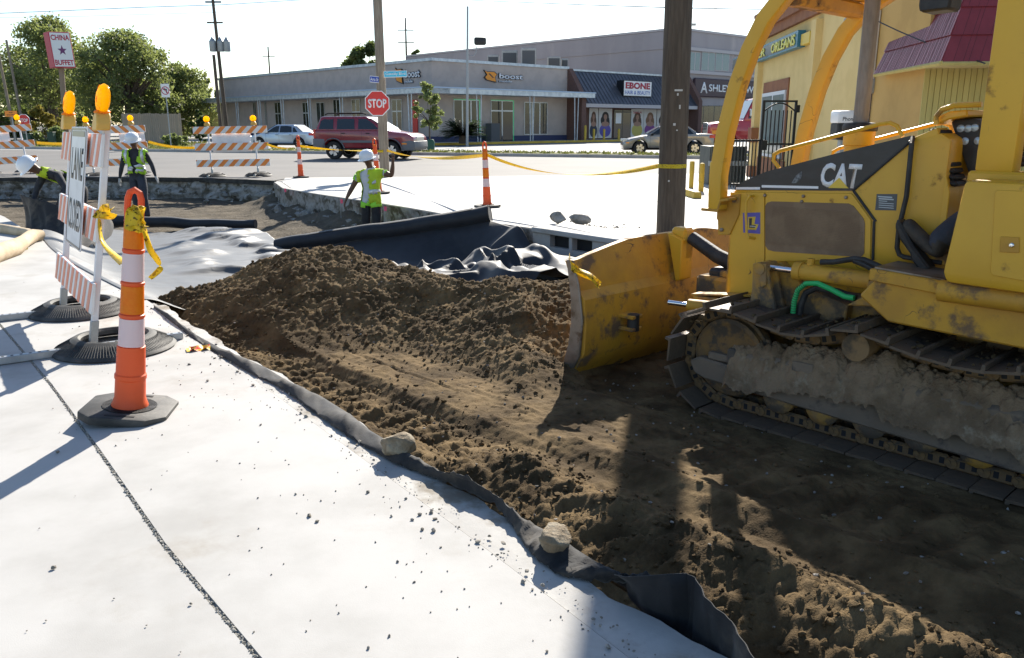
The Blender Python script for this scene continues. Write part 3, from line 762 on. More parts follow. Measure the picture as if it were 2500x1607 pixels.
# front bracket carrying the brush sweeps
for side in (1, -1):
    v0 = side * (HV + .004)
    b = MB()
    b.prism([(.30, 1.30), (.13, 1.335), (.13, 1.20), (.19, 1.06), (.28, 1.05), (.29, 1.15), (.30, 1.16)], v0, v0 + side * .02, b=.004)
    b.prism([(.36, 1.215), (.36, 1.235), (.24, 1.235), (.22, 1.30), (.15, 1.315), (.15, 1.295), (.21, 1.285), (.225, 1.215)], v0, v0 + side * .12, b=.004)
    br = b.build("sweep_bracket", m_yel_worn, dz)
    for (x, z) in ((.17, 1.29), (.25, 1.09)):
        MB().lathe([(.014, 0), (.014, .01), (.008, .014)], 6, Matrix.Translation((x, v0 + side * .02, z)) @ Matrix.Rotation(R(-90 * side), 4, 'X')).build("bolt", m_worn_steel, br)
    # square-section sweep from the nose up and back to the canopy
    path = [(.262, 1.23), (.268, 1.45), (.235, 1.72), (.165, 2.02), (.09, 2.23), (.0, 2.40), (-.12, 2.53), (-.30, 2.63), (-.6, 2.70)]
    P = []
    vs_ = side * (HV + .075)
    for i, (x, z) in enumerate(path):
        a, c = path[max(i - 1, 0)], path[min(i + 1, len(path) - 1)]; t = Vector((c[0] - a[0], c[1] - a[1])).normalized(); nn = Vector((t.y, -t.x))
        hw = .048
        ring = [(hw, -hw), (hw, hw), (-hw, hw), (-hw, -hw)]
        P.append([Vector((x + nn.x * q[0], vs_ - side * .0 + q[1], z + nn.y * q[0])) for q in ring])
    bq = MB(); vv_ = [p for r_ in P for p in r_]; ff = [(i * 4 + k, i * 4 + (k + 1) % 4, i * 4 + 4 + (k + 1) % 4, i * 4 + 4 + k) for i in range(len(path) - 1) for k in range(4)] + [(3, 2, 1, 0)]
    vv2, ff2 = bevel_lists(vv_, ff, .012, 2)
    bq.add(vv2, ff2); bq.build("brush_sweep", m_yel, dz, sharp=30)
b = MB(); b.box((-.10, 0, 2.52), (.10, .94, .09), b=.015); b.box((-.13, .0, 2.585), (.06, .90, .03))
b.build("sweep_cross_beam", m_yel_worn, dz)
# canopy on four posts
b = MB(); b.box((-1.35, 0, 2.80), (2.3, 1.56, .05), b=.02); b.box((-1.35, 0, 2.74), (2.2, 1.5, .06), b=.01)
b.build("canopy_roof", m_yel, dz)
for side in (1, -1):
    vv0 = side * .61
    b = MB()
    b.prism([(-1.325, 1.545), (-1.325, 2.74), (-1.50, 2.74), (-1.50, 1.545)], vv0 - .065, vv0 + .065, b=.015, seg=2)
    b.box((-1.52, vv0, 1.52), (.44, .16, .06), b=.012)
    b.build("canopy_post", m_yel, dz)
    b = MB(); b.box((-2.35, vv0, 2.1), (.12, .12, 1.3), b=.015); b.build("canopy_post", m_yel, dz)
lw = A(2300, 8, 1.0)
u, w = SP(2300, 2, .42)
b = MB(); b.prism([(u + .09, w - .035), (u + .075, w - .06), (u - .07, w - .055), (u - .085, w + .09), (u + .09, w + .09)], .34, .50, b=.012); b.box((u, .42, w + .16), (.03, .03, .2))
b.build("work_lamp", m_rub, dz)
# exhaust stack with its collar, and pre-cleaner cap
su, sw_ = SP(2101, 300, .02)
b = MB(); b.tube([(su, .02, 1.74), (su, .02, 2.72)], .046, 18)
stk = b.build("exhaust_stack", m_grey_tube, dz)
MB().lathe([(.075, 1.50), (.075, 1.60), (.085, 1.605), (.085, 1.645), (.095, 1.65), (.095, 1.735), (.09, 1.74)], 20, Matrix.Translation((su, .02, 0))).build("stack_base", m_yel, stk)
MB().lathe([(.103, 1.735), (.106, 1.745), (.106, 1.768), (.096, 1.785), (.05, 1.79)], 24, Matrix.Translation((su, .02, 0))).build("stack_cap", m_rub, stk)
MB().lathe([(.078, 1.545), (.09, 1.55), (.09, 1.60), (.078, 1.605)], 20, Matrix.Translation((su, .02, 0))).build("clamp", m_rub, stk)
# hand rails along the hood, near and far
for v, pl_ in ((.40, [(1903, 411), (1888, 392), (1890, 377), (1906, 368), (2000, 343), (2150, 303), (2172, 300), (2190, 308), (2204, 334)]), ):
    for s_ in (1, -1):
        MB().tube([(a, s_ * v, w) for a, w in SPL(pl_, v)], .0125, 8).build("hand_rail", m_yel, dz)
for s_ in (1, -1):
    MB().tube([(a, s_ * .40, w) for a, w in SPL([(2286, 305), (2286, 285), (2300, 268), (2330, 258), (2398, 255)], .40)], .015, 8).build("grab_rail", m_yel, dz)
q = SPL([(2275, 292), (2320, 272), (2362, 268), (2365, 284), (2318, 292), (2290, 306)], .36)
MB().prism(q, -.38, .37, b=.008).build("dash_cowl", m_yel, dz)
# dash: housing side, dark instrument panel with dials, folded gaiter
q = SPL([(2232, 335), (2288, 312), (2318, 470), (2310, 540), (2300, 640), (2200, 640), (2200, 560)], HV)
MB().prism(q, .30, HV - .004, b=.004).build("dash_side", m_yel, dz)
q = SPL([(2322, 298), (2332, 291), (2385, 289), (2396, 298), (2396, 400), (2380, 440), (2366, 425)], .26)
ip = MB().prism(q, -.30, .27, b=.012, seg=2).build("instrument_panel", m_rub, dz)
for (x, y) in ((2346, 314), (2364, 314), (2380, 312), (2356, 345), (2388, 344)):
    u, w = SP(x, y, .272)
    MB().lathe([(.021, 0), (.021, .006), (.017, .008), (.0, .008)], 14, Matrix.Translation((u, .27, w)) @ Matrix.Rotation(R(-90), 4, 'X')).build("dial", m_dial, ip)
b = MB()
for k in range(9):
    x, y = 2295 + (2330 - 2295) * k / 8, 322 + (446 - 322) * k / 8
    u, w = SP(x, y, .36); b.box((u, .34, w), (.075, .16, .030), Matrix.Translation((u, 0, w)) @ Matrix.Rotation(R(-12), 4, 'Y') @ Matrix.Translation((-u, 0, -w)), b=.012)
b.build("gaiter", m_rub, dz)
MB().tube([(SP(2228, 336, HV)[0], HV, SP(2228, 336, HV)[1])] + D3([(2226, 350), (2213, 480), (2194, 560), (2190, 605), (2196, 622), (2208, 628), (2300, 642)], HV + .05), .0135, 8).build("step_rail", m_rub, dz)
# fuel tank / fender beside the seat, steps and sill
tv = .93
q = SPL([(2354, 441), (2300, 665), (2308, 691)], tv)
tank = MB().prism([q[0], q[1], q[2], (-2.35, q[2][1] - .015), (-2.40, 1.10), (-2.25, q[0][1] + .0)], .47, tv, b=.022, seg=2).build("side_tank", m_yel, dz)
q = SPL([(2430, 470), (2436, 464), (2500, 466), (2500, 690), (2425, 672), (2419, 664)], tv)
tdoor = MB().prism(q[:2] + [(q[2][0] - .25, q[2][1] + .0), (q[3][0] - .25, q[3][1] - .01)] + q[4:], tv, tv + .007, b=.002).build("tank_door", m_yel, tank)
q = SPL([(2445, 577), (2490, 579), (2490, 617), (2443, 615)], tv)
MB().prism(q, tv + .007, tv + .014, b=.002).build("latch_plate", m_yel_worn, tdoor)
u, w = SP(2472, 598, tv); MB().lathe([(.012, 0), (.012, .006), (.008, .011), (0, .012)], 12, Matrix.Translation((u, tv + .014, w)) @ Matrix.Rotation(R(-90), 4, 'X')).build("latch_knob", m_chrome, tdoor)
b = MB(); b.tube([(-1.30, .86, .955), (-2.4, .86, .955)], .055, 14)
b.prism([(-.98, .995), (-1.34, 1.0), (-1.34, .95), (-2.4, .94), (-2.4, .70), (-1.05, .74), (-.88, .86)], .44, .84, b=.01)
b.build("sill", m_yel_worn, dz)
stp = MB(); qs = SPL([(2168, 645), (2172, 655), (2250, 690), (2310, 692)], .84)
stp.prism([(-.93, 1.02), (-.93, .955), (-1.32, .93), (-1.32, 1.0)], .50, .86, b=.006)
stpo = stp.build("step", m_yel_worn, dz)
b = MB(); b.box((-1.125, .68, 1.012), (.36, .30, .012), Matrix.Translation((-1.125, 0, 1.012)) @ Matrix.Rotation(R(-3.2), 4, 'Y') @ Matrix.Translation((1.125, 0, -1.012)))
for i in range(9):
    for j in range(6):
        b.lathe([(.009, 0), (.006, .008)], 6, Matrix.Translation((-.97 - i * .038, .56 + j * .048, 1.010 + i * -.001)))
b.build("tread_plate", m_worn_steel, stpo)
b = MB(); b.prism(SPL([(2225, 605), (2340, 618), (2340, 655), (2218, 632)], .50), .20, .50, b=.004)
b.build("foot_board", m_yel_worn, dz)
b = MB()
for k in range(13):
    u, w = SP(2235 + k * 7.5, 604 + k * .9, .50); b.prism([(u - .010, w - .002), (u + .010, w - .002), (u, w + .014)], .24, .505)
b.build("foot_tread", m_worn_steel, dz)
# seat
b = MB(); b.box((-1.85, -.02, 1.22), (.48, .50, .14), b=.04, seg=2); b.box((-2.10, -.02, 1.55), (.14, .50, .62), b=.05, seg=2); b.box((-1.85, -.02, 1.06), (.30, .34, .20), b=.02)
b.build("seat", m_vinyl, dz)
u, w = SP(2478, 310, .34); b = MB(); b.box((u - .10, .33, w), (.34, .09, .07), b=.025, seg=2); b.build("arm_rest", m_vinyl, dz)
b = MB()
for k in range(5): b.lathe([(.040, 0), (.048, .012), (.040, .024)], 12, Matrix.Translation((u - .08, .33, w - .20 + k * .026)))
b.build("lever_boot", m_rub, dz)
MB().tube([(SP(2440, 265, .45)[0], .45, SP(2440, 265, .45)[1]), (SP(2500, 238, .45)[0], .45, SP(2500, 238, .45)[1] + .01), (-1.9, .45, 2.04)], .014, 8).build("hand_rail", m_yel, dz)
# lift cylinder, its bracket and hoses
for s_ in (1, -1):
    v = s_ * .62
    P3 = lambda lst: [(a, v, w) for a, w in SPL(lst, .62)]
    b = MB(); b.tube(P3([(1880, 653), (1945, 662)]), .020, 14); cyl = b.build("lift_rod", m_chrome, dz)
    b = MB(); a_, c_ = P3([(1942, 661), (2130, 686)])
    a_, c_ = Vector(a_), Vector(c_); b.tube([a_, a_.lerp(c_, .10), a_.lerp(c_, .101), c_], [.058, .058, .052, .052], 18)
    b.tube([a_.lerp(c_, .20) + Vector((0, 0, .04)), a_.lerp(c_, .20) + Vector((0, 0, .085))], .022, 10)
    b.build("lift_cylinder", m_yel_worn, dz)
    b = MB()
    q = [SP(x, y, .60) for x, y in [(1855, 640), (1872, 636), (1888, 648), (1912, 765), (1850, 770), (1846, 745), (1853, 700)]]
    b.prism(q, s_ * .555, s_ * .585, b=.004); b.prism(q, s_ * .655, s_ * .685, b=.004)
    uu, ww = SP(1872, 653, .62); b.lathe([(.035, -.09), (.035, .09)], 14, Matrix.Translation((uu, v, ww)), axis='Y')
    b.prism([SP(x, y, .68) for x, y in [(1862, 645), (1874, 643), (1874, 695), (1864, 703), (1858, 690)]], s_ * .685, s_ * .70, b=.003)
    b.build("lift_bracket", m_yel_dirty, dz)
    b = MB(); q = [SP(x, y, .66) for x, y in [(2128, 660), (2155, 668), (2205, 752), (2070, 745), (2125, 715)]]
    b.prism(q, s_ * .52, s_ * .68, b=.008); uu, ww = SP(2142, 700, .69); b.lathe([(.05, -.02), (.05, .015), (.04, .02)], 14, Matrix.Translation((uu, s_ * .69, ww)), axis='Y')
    b.build("trunnion", m_yel_dirty, dz)
    b = MB(); b.prism([SP(x, y, .52) for x, y in [(1905, 640), (1960, 700), (2070, 745), (2060, 800), (1930, 800), (1880, 660)]], s_ * .44, s_ * .52, b=.006)
    b.build("side_plate", m_yel_dirty, dz)
b = MB(); b.tube(D3([(1936, 765), (1939, 735), (1948, 708), (1968, 692), (1996, 692), (2028, 706), (2062, 724), (2085, 728)], .67), .016, 10)
gh = b.build("spiral_hose", m_green_hose, dz)
b = MB()
hpts = [Vector(p) for p in D3([(1936, 765), (1939, 735), (1948, 708), (1968, 692)], .67)]
for a_, c_ in zip(hpts[:-1], hpts[1:]):
    for k in range(5):
        p = a_.lerp(c_, k / 5); t = (c_ - a_).normalized() * .0015; b.tube([p - t, p + t], .0172, 10)
b.build("hose_wrap", m_rub, gh)
for lst, r_ in (([(1952, 768), (1956, 742), (1968, 715), (1995, 702), (2045, 712), (2090, 728)], .020), ([(2004, 640), (2035, 640), (2060, 636), (2085, 632), (2110, 635), (2140, 648), (2172, 664)], .017), ([(2085, 636), (2110, 646), (2140, 662), (2168, 668)], .017)):
    MB().tube(D3(lst, .64), r_, 10).build("hydraulic_hose", m_rub, dz)
# push frame, tilt rod and mouldboard
for s_ in (1, -1):
    b = MB(); q = SPL([(1695, 722), (1848, 725), (1848, 768), (1695, 752)], .56)
    b.prism([(q[0][0], q[0][1]), (q[1][0] - .15, q[1][1] - .02), (q[2][0] - .15, q[2][1] - .02), (q[3][0], q[3][1])], s_ * .46, s_ * .58, b=.008)
    b.prism([(q[0][0] + .02, q[0][1] + .012), (q[0][0] + .02, q[0][1]), (q[1][0], q[1][1] - .0), (q[1][0], q[1][1] + .012)], s_ * .47, s_ * .57)
    b.build("push_arm", m_yel_worn, dz)
    b = MB(); b.tube([(SP(1632, 738, .70)[0], s_ * .70, SP(1632, 738, .70)[1]), (SP(1684, 745, .66)[0], s_ * .66, SP(1684, 745, .66)[1])], .017, 12); b.build("angle_rod", m_chrome, dz)
    b = MB(); a_ = SP(1682, 745, .66); b.tube([(a_[0], s_ * .66, a_[1]), (a_[0] - .45, s_ * .60, a_[1] + .02)], .042, 14); b.build("angle_cylinder", m_yel_worn, dz)
# blade section: concave front, boxed back
BW = 1.13
def blade_top(v): return .955 - .10 * min(1, max(0, (abs(v) - .45) / .62)) ** 1.2
front = [(1.135, -.02), (1.065, .10), (1.015, .25), (.99, .42), (.995, .60), (1.025, .78), (1.075, 1.0)]
back = [(1.03, 1.0), (.965, .80), (.94, .655), (.885, .60), (.865, .42), (.875, .22), (.945, .10), (1.06, -.02)]
b = MB()
NV = 28
rows = []
for i in range(NV + 1):
    v = -BW + 2 * BW * i / NV; k = blade_top(v)
    rows.append([Vector((x, v, z if z < .7 else .7 + (z - .7) * (k - .7) / .3)) for x, z in front + back])
n = len(rows[0])
vv_ = [p for r_ in rows for p in r_]
ff = [(i * n + k, i * n + (k + 1) % n, (i + 1) * n + (k + 1) % n, (i + 1) * n + k) for i in range(NV) for k in range(n)] + [list(range(n))[::-1], list(range(NV * n, NV * n + n))]
b.add(vv_, ff)
bl = b.build("blade", m_yel_worn, dz, sharp=28)
for s_ in (1, -1):
    b = MB(); b.prism([(1.15, -.03), (1.07, .10), (1.02, .25), (.995, .42), (1.0, .60), (1.035, .80), (1.05, .865), (.985, .87), (.925, .70), (.885, .45), (.905, .2), (1.0, .03)], s_ * BW, s_ * (BW + .022), b=.006)
    b.build("end_bit", m_worn_steel, bl)
b = MB(); b.prism([(1.15, -.05), (1.075, .12), (1.06, .11), (1.13, -.05)], -BW, BW); b.build("cutting_edge", m_worn_steel, bl)
b = MB()
b.box((.90, 0, .885), (.14, .12, .25), Matrix.Rotation(0, 4, 'Y'), b=.02); b.prism([(.975, .975), (.83, .93), (.83, .62), (.88, .6)], -.05, .10, b=.01)
b.build("blade_mast", m_yel, bl)
for v in (.62, -.62):
    for dz_ in (-.045, .045):
        b = MB(); b.box((.81, v + .1, .395 + dz_), (.14, .12, .028), b=.006); b.build("pivot_ear", m_yel_worn, bl)
    b = MB(); b.lathe([(.045, -.06), (.045, .06)], 14, Matrix.Translation((.78, v + .1, .395))); b.build("pivot_pin", m_rub, bl)
b = MB(); b.tube([(.80, .02, .94), (.55, .04, .83), (.30, .06, .76)], [.05, .055, .06], 12); b.box((.42, .05, .70), (.30, .16, .10), b=.02)
b.build("tilt_cylinder", m_rub, dz)
b = MB(); b.box((.45, 0, .50), (.34, .42, .40), b=.02); b.box((.36, 0, .72), (.2, .3, .05), b=.01)
b.build("push_frame_nose", m_yel_dirty, dz)
# caution tape knotted on the blade corner
def ribbon(name, pts, w, m, par=None, tw=0.0, up=(0, 0, 1)):
    pts = [Vector(p) for p in pts]; P = []
    # smooth
    Q = []
    for i in range(len(pts) - 1):
        p0, p1, p2, p3 = pts[max(i - 1, 0)], pts[i], pts[i + 1], pts[min(i + 2, len(pts) - 1)]
        for k in range(6):
            t = k / 6; Q.append(.5 * ((2 * p1) + (p2 - p0) * t + (2 * p0 - 5 * p1 + 4 * p2 - p3) * t * t + (-p0 + 3 * p1 - 3 * p2 + p3) * t ** 3))
    Q.append(pts[-1])
    b = MB(); top, bot = [], []
    for i, p in enumerate(Q):
        t = (Q[min(i + 1, len(Q) - 1)] - Q[max(i - 1, 0)]).normalized()
        u_ = Vector(up); u_ = (u_ - t * u_.dot(t)).normalized(); s_ = t.cross(u_)
        a = tw * i / len(Q); d = u_ * math.cos(a) + s_ * math.sin(a); nn = t.cross(d) * .0008
        P.append([p - d * w / 2 + nn, p + d * w / 2 + nn, p + d * w / 2 - nn, p - d * w / 2 - nn, p - d * w / 2 + nn])
    b.grid(P); return b.build(name, m, par, sharp=0)
m_tape = mat("caution_tape", (.85, .62, .02), .45, transl=((.9, .65, .03), .4), c2=(.86, .66, .03), ns=3)
ntp = m_tape.node_tree
tcn = ntp.nodes.new("ShaderNodeTexNoise"); tcn.inputs["Scale"].default_value = 55; tcn.inputs["Detail"].default_value = 1
mr = ntp.nodes.new("ShaderNodeMapRange"); mr.inputs[1].default_value = .60; mr.inputs[2].default_value = .63
mx_ = ntp.nodes.new("ShaderNodeMix"); mx_.data_type = 'RGBA'; mx_.inputs[7].default_value = (.03, .025, .01, 1)
old = ntp.nodes["Principled BSDF"].inputs["Base Color"].links[0].from_socket
ntp.links.new(ntp.nodes["Texture Coordinate"].outputs["Object"], tcn.inputs["Vector"])
ntp.links.new(tcn.outputs[0], mr.inputs[0]); ntp.links.new(mr.outputs[0], mx_.inputs[0]); ntp.links.new(old, mx_.inputs[6]); ntp.links.new(mx_.outputs[2], ntp.nodes["Principled BSDF"].inputs["Base Color"])
dzM = Matrix.Translation(dz.location) @ Matrix.Rotation(dz.rotation_euler.z, 4, 'Z')
bt = [dzM @ Vector(p) for p in ((1.04, 1.13, .87), (.97, 1.165, .83), (.93, 1.15, .79), (.84, 1.12, .755), (.78, 1.10, .70))]
tp = thing("caution_tape", 'short yellow tape scrap knotted on the blade corner', 'tape', bt[0])
for k in range(3):
    r_ = ribbon("tape_strand", [p - bt[0] + Vector((random.uniform(-.01, .01), random.uniform(-.01, .01), k * .012)) for p in bt], .055 - .008 * k, m_tape, tp, 1.0 + k)

# ================================================================== site furniture
m_or = mat("cone_orange", (.80, .115, .022), .5, c2=(.72, .10, .022), ns=4, c3=(.28, .12, .07), s3=9, t3=(.70, .76), transl=((.9, .14, .02), .15))
m_or_ref = mat("sheeting_orange", (1.0, .45, .03), .35, c2=(.95, .34, .02), ns=70, transl=((1.0, .58, .05), .6))
m_wh_ref = mat("sheeting_white", (.92, .92, .94), .35, transl=((.95, .95, .97), .45))
m_board_wh = mat("board_white", (.78, .77, .75), .45, c2=(.70, .69, .67), ns=5)
m_board_or = mat("board_orange", (.86, .26, .035), .45, c2=(.80, .22, .035), ns=6)
m_board_red = mat("board_red_faded", (.75, .20, .10), .5, c2=(.72, .30, .20), ns=7)
m_postwh = mat("post_white", (.76, .76, .78), .45, c2=(.68, .68, .70), ns=6)
m_tyre = mat("tyre_rubber", (.030, .030, .028), .7, c2=(.075, .072, .066), ns=6, bump=.3, bs=60, bd=.004, c3=(.14, .13, .11), s3=5, t3=(.58, .72))
m_galv = mat("galvanised", (.42, .44, .45), .5, .7, c2=(.34, .36, .37), ns=9)
m_amber = mat("amber_lens", (1.0, .50, .01), .2, c2=(1.0, .64, .02), ns=30, transl=((1.0, .66, .02), .85))
m_lampbody = mat("lamp_yellow", (.72, .42, .07), .5, c2=(.66, .38, .08), ns=5)
m_fab = mat("geotextile_black", (.013, .014, .016), .8, c2=(.022, .022, .024), ns=5, bump=.5, bs=160, bd=.002, spec=.30, sheen=.10, c3=(.105, .09, .07), s3=3.5, t3=(.44, .74))
m_fab_black = mat("geotextile_clean", (.012, .013, .016), .62, c2=(.019, .020, .024), ns=5, bump=.4, bs=160, bd=.002, spec=.45, sheen=.15)
m_fab2 = mat("geotextile_grey", (.036, .038, .040), .55, c2=(.050, .053, .056), ns=4, bump=.3, bs=200, bd=.002, sheen=.2, spec=.55, c3=(.12, .11, .095), s3=2.0, t3=(.6, .75))

def cone_mesh(parent):
    # tubular marker: base plate, tapered body with reflective bands, loop handle
    b = MB()
    o8 = [(-.21, -.13), (-.21, .13), (-.13, .21), (.13, .21), (.21, .13), (.21, -.13), (.13, -.21), (-.13, -.21)]
    vs1, fs1 = bevel_lists([Vector((x, y, z)) for z in (0, .045) for x, y in o8], [list(range(8))[::-1], list(range(8, 16))] + [(i, (i + 1) % 8, 8 + (i + 1) % 8, 8 + i) for i in range(8)], .010, 2)
    b.add(vs1, fs1)
    bs_ = b.build("base", m_tyre, parent)
    MB().lathe([(.08, .049), (.13, .049)], 24).build("base_rim", m_rub, bs_)
    bb = MB(); bb.box((0, -.165, .046), (.14, .022, .004), b=.0015); bb.box((0, .165, .046), (.14, .022, .004), b=.0015); bb.build("grip_slot", m_black, bs_)
    prof = [(.0, .045), (.088, .045), (.088, .055), (.080, .075), (.074, .095), (.072, .19), (.076, .195), (.076, .215), (.070, .222), (.0665, .36), (.0665, .363), (.060, .366), (.056, .510), (.061, .515), (.061, .528), (.054, .533), (.0505, .675),
            (.056, .680), (.056, .692), (.050, .697), (.047, .838), (.052, .843), (.051, .855), (.046, .860), (.043, .985), (.046, .990), (.045, 1.0), (.034, 1.012), (.028, 1.03), (0, 1.035)]
    body = MB().lathe(prof, 24).build("body", m_or, parent)
    hd = MB(); hd.tube([(-.030, 0, 1.00), (-.032, 0, 1.05), (-.031, 0, 1.10), (-.022, 0, 1.132), (0, 0, 1.145), (.022, 0, 1.132), (.031, 0, 1.10), (.032, 0, 1.05), (.030, 0, 1.00)], .0125, 8, flat=1.3)
    hd.build("handle", m_or, parent)
    MB().lathe([(.040, .998), (.042, 1.005), (.042, 1.02), (.036, 1.03)], 18).build("collar", m_or_ref, parent)
    return body
def cone_bands(parent, order):
    for (z0, z1, r0, r1), m in zip(((.368, .508, .0610, .0570), (.535, .673, .0550, .0515), (.699, .836, .0510, .0480), (.862, .983, .0470, .0440)), order):
        q = [(r0 + .0012, z0), (r1 + .0012, z1)]
        if m is m_wh_ref or m is m_or_ref: MB().lathe(q, 28).build("reflective_band", m, parent)
GCN = "tubular marker cones"
def place_cone(loc, label, rz=0.0, lean=(0, 0), order=None):
    c = thing("tubular_cone", label, 'traffic cone', loc, 0, GCN, (lean[0], lean[1], rz))
    cone_mesh(c); cone_bands(c, order or (m_wh_ref, m_or_ref, m_wh_ref, m_or_ref)); return c
p = G(317, 1012); place_cone((p.x, p.y, .003), 'large orange marker cone with bunched tape on its handle, in front on the sidewalk', R(8), (R(-1), R(7)))
p = G(735, 434); place_cone(p, 'orange white marker cone beside the road left of the red SUV shadow', .3, (0, R(-1)), (m_wh_ref, None, m_wh_ref, None))
p = G(925, 473); place_cone(p, 'marker cone half hidden behind the worker with raised arm', .5, (0, R(-3)), (m_wh_ref, None, m_wh_ref, None))
p = G(1190, 506); place_cone(p, 'marker cone standing alone on the white concrete beside the big fabric roll', .4, (0, R(-2.5)))

# --- barricades
def bar_lamp(par, x, z, r=.09, ry=0):
    lamp = MB()
    prof = [(0, -.036), (r * .55, -.034), (r * .88, -.022), (r, -.005), (r, .005), (r * .88, .022), (r * .55, .034), (0, .036)]
    lamp.lathe(prof, 24, Matrix.Translation((x, 0, z + r + .075)), axis='Y')
    lo = lamp.build("lamp_lens", m_amber, par)
    rb = MB()
    for k in range(8):
        a = math.pi * k / 8; rr = r * .93
        rb.tube([(x + math.cos(a) * rr, -.024, z + r + .075 + math.sin(a) * rr), (x, -.038, z + r + .075), (x - math.cos(a) * rr, -.024, z + r + .075 - math.sin(a) * rr)], .0012, 4)
    rb.build("lens_rib", m_or_ref, lo)
    c = MB(); c.prism([(-.075, -.02), (.075, -.02), (.078, .02), (.055, .068), (.03, .085), (-.03, .085), (-.055, .068), (-.078, .02)], -.04, .04, ((x, 0, z), (1, 0, 0), (0, 0, 1), (0, 1, 0)), b=.006)
    c.build("lamp_case", m_lampbody, par)
    MB().lathe([(.045, .083), (.048, .09), (.040, .10)], 14, Matrix.Translation((x, 0, z))).build("lamp_collar", m_or_ref, lo)
def stripes(board, L, z0, z1, y, m, sl, n, par, flip=1):
    h = z1 - z0; step = L / n; w = step * .5
    for k in range(-1, n + 1):
        x0 = -L / 2 + k * step; d = h * sl
        poly = [(x0, z0), (x0 + w, z0), (x0 + w + d, z1), (x0 + d, z1)]
        # clip to board
        def clip(P, xb, keep_gt):
            o = []
            for i in range(len(P)):
                a, c = P[i], P[(i + 1) % len(P)]
                ia, ic = (a[0] >= xb) == keep_gt or a[0] == xb, (c[0] >= xb) == keep_gt or c[0] == xb
                if ia: o.append(a)
                if ia != ic:
                    t = (xb - a[0]) / (c[0] - a[0]); o.append((xb, a[1] + (c[1] - a[1]) * t))
            return o
        poly = clip(poly, -L / 2 + .002, True); poly = clip(poly, L / 2 - .002, False) if poly else poly
        if len(poly) >= 3: MB().prism(poly, y, y + flip * .0025).build("stripe", m, par)
def barricade(label, loc, rz, L, posts, lamps, board_m=None, stripe_m=m_board_or, slope=1.0, nst=7, rings=True, lean=(0, 0), extra=None, feet=1.5, tip=None, fo=0.0):
    t = thing("barricade", label, 'barricade', loc, 0, "striped barricades with amber lamps", (lean[0], lean[1], rz))
    for zt in (1.39, .93, .47):
        bo = MB().box((0, 0, zt - .10), (L, .022, .20), b=.004).build("board", board_m or m_board_wh, t)
        for fl, y in ((-1, -.011), (1, .011)):
            stripes(bo, L, zt - .198, zt - .002, y, stripe_m, slope, nst, bo, fl)
    for x in posts:
        po = MB().box((x, .032, .74), (.042, .040, 1.46), b=.004).build("post", m_postwh, t)
        MB().box((x, .032, .10), (.050, .048, .22), b=.003).build("post_sleeve", m_galv, po)
        ft = MB().box((x, .03 - fo, .025), (.045, feet, .045), b=.003).build("foot", m_galv, t)
        hb = MB()
        for k in range(int(feet / .05)):
            for zz in (.0476,):
                hb.lathe([(.009, 0), (.009, .0012)], 8, Matrix.Translation((x, .03 - fo - feet / 2 + .03 + k * .05, zz)))
            hb.lathe([(.008, 0), (.008, .0012)], 8, Matrix.Translation((x - .0228, .03 - fo - feet / 2 + .03 + k * .05, .026)) @ Matrix.Rotation(R(-90), 4, 'Y'))
        hb.build("hole", m_black, ft)
        if rings:
            rg = MB(); prof = [(.205, .075), (.20, .10), (.215, .115), (.245, .112), (.30, .075), (.365, .045), (.38, .03), (.375, .022), (.33, .03), (.27, .055), (.225, .065), (.205, .075)]
            ry = .03 + fo * .5
            rg.lathe(prof[::-1], 40, Matrix.Translation((x, ry, -.018)), cap=False)
            ro = rg.build("tyre_ring", m_tyre, t)
            gv = MB()
            for k in range(120):
                a = 2 * math.pi * k / 120
                gv.tube([(x + math.cos(a) * .262, ry + math.sin(a) * .262, .083), (x + math.cos(a + .06) * .36, ry + math.sin(a + .06) * .36, .032)], .0013, 4, False)
            gv.build("tread_rib", m_tyre, ro)
    for x in lamps: bar_lamp(t, x, 1.43)
    if extra: extra(t)
    if tip is not None:                        # posts and boards lean, feet and rings stay flat
        Sh = Matrix.Identity(4); Sh[0][2] = math.tan(tip)
        Mt = Matrix.Rotation(-rz, 4, 'Z') @ Sh @ Matrix.Rotation(rz, 4, 'Z')
        def lean_tree(o, W):
            W = W @ o.matrix_basis
            o.data.transform(W.inverted() @ Mt @ W); o.data.update()
            for c_ in [q for q in bpy.data.objects if q.parent == o]: lean_tree(c_, W)
        for ch in [o for o in bpy.data.objects if o.parent == t and not o.name.startswith(('foot', 'tyre_ring'))]: lean_tree(ch, Matrix())
    return t
# the near one, seen almost edge on, with the lane sign
p1, p2 = Vector((-2.72, 5.08)), Vector((-3.66, 6.40))
bd_ = (p2 - p1); blen = bd_.length; mid = (p1 + p2) / 2
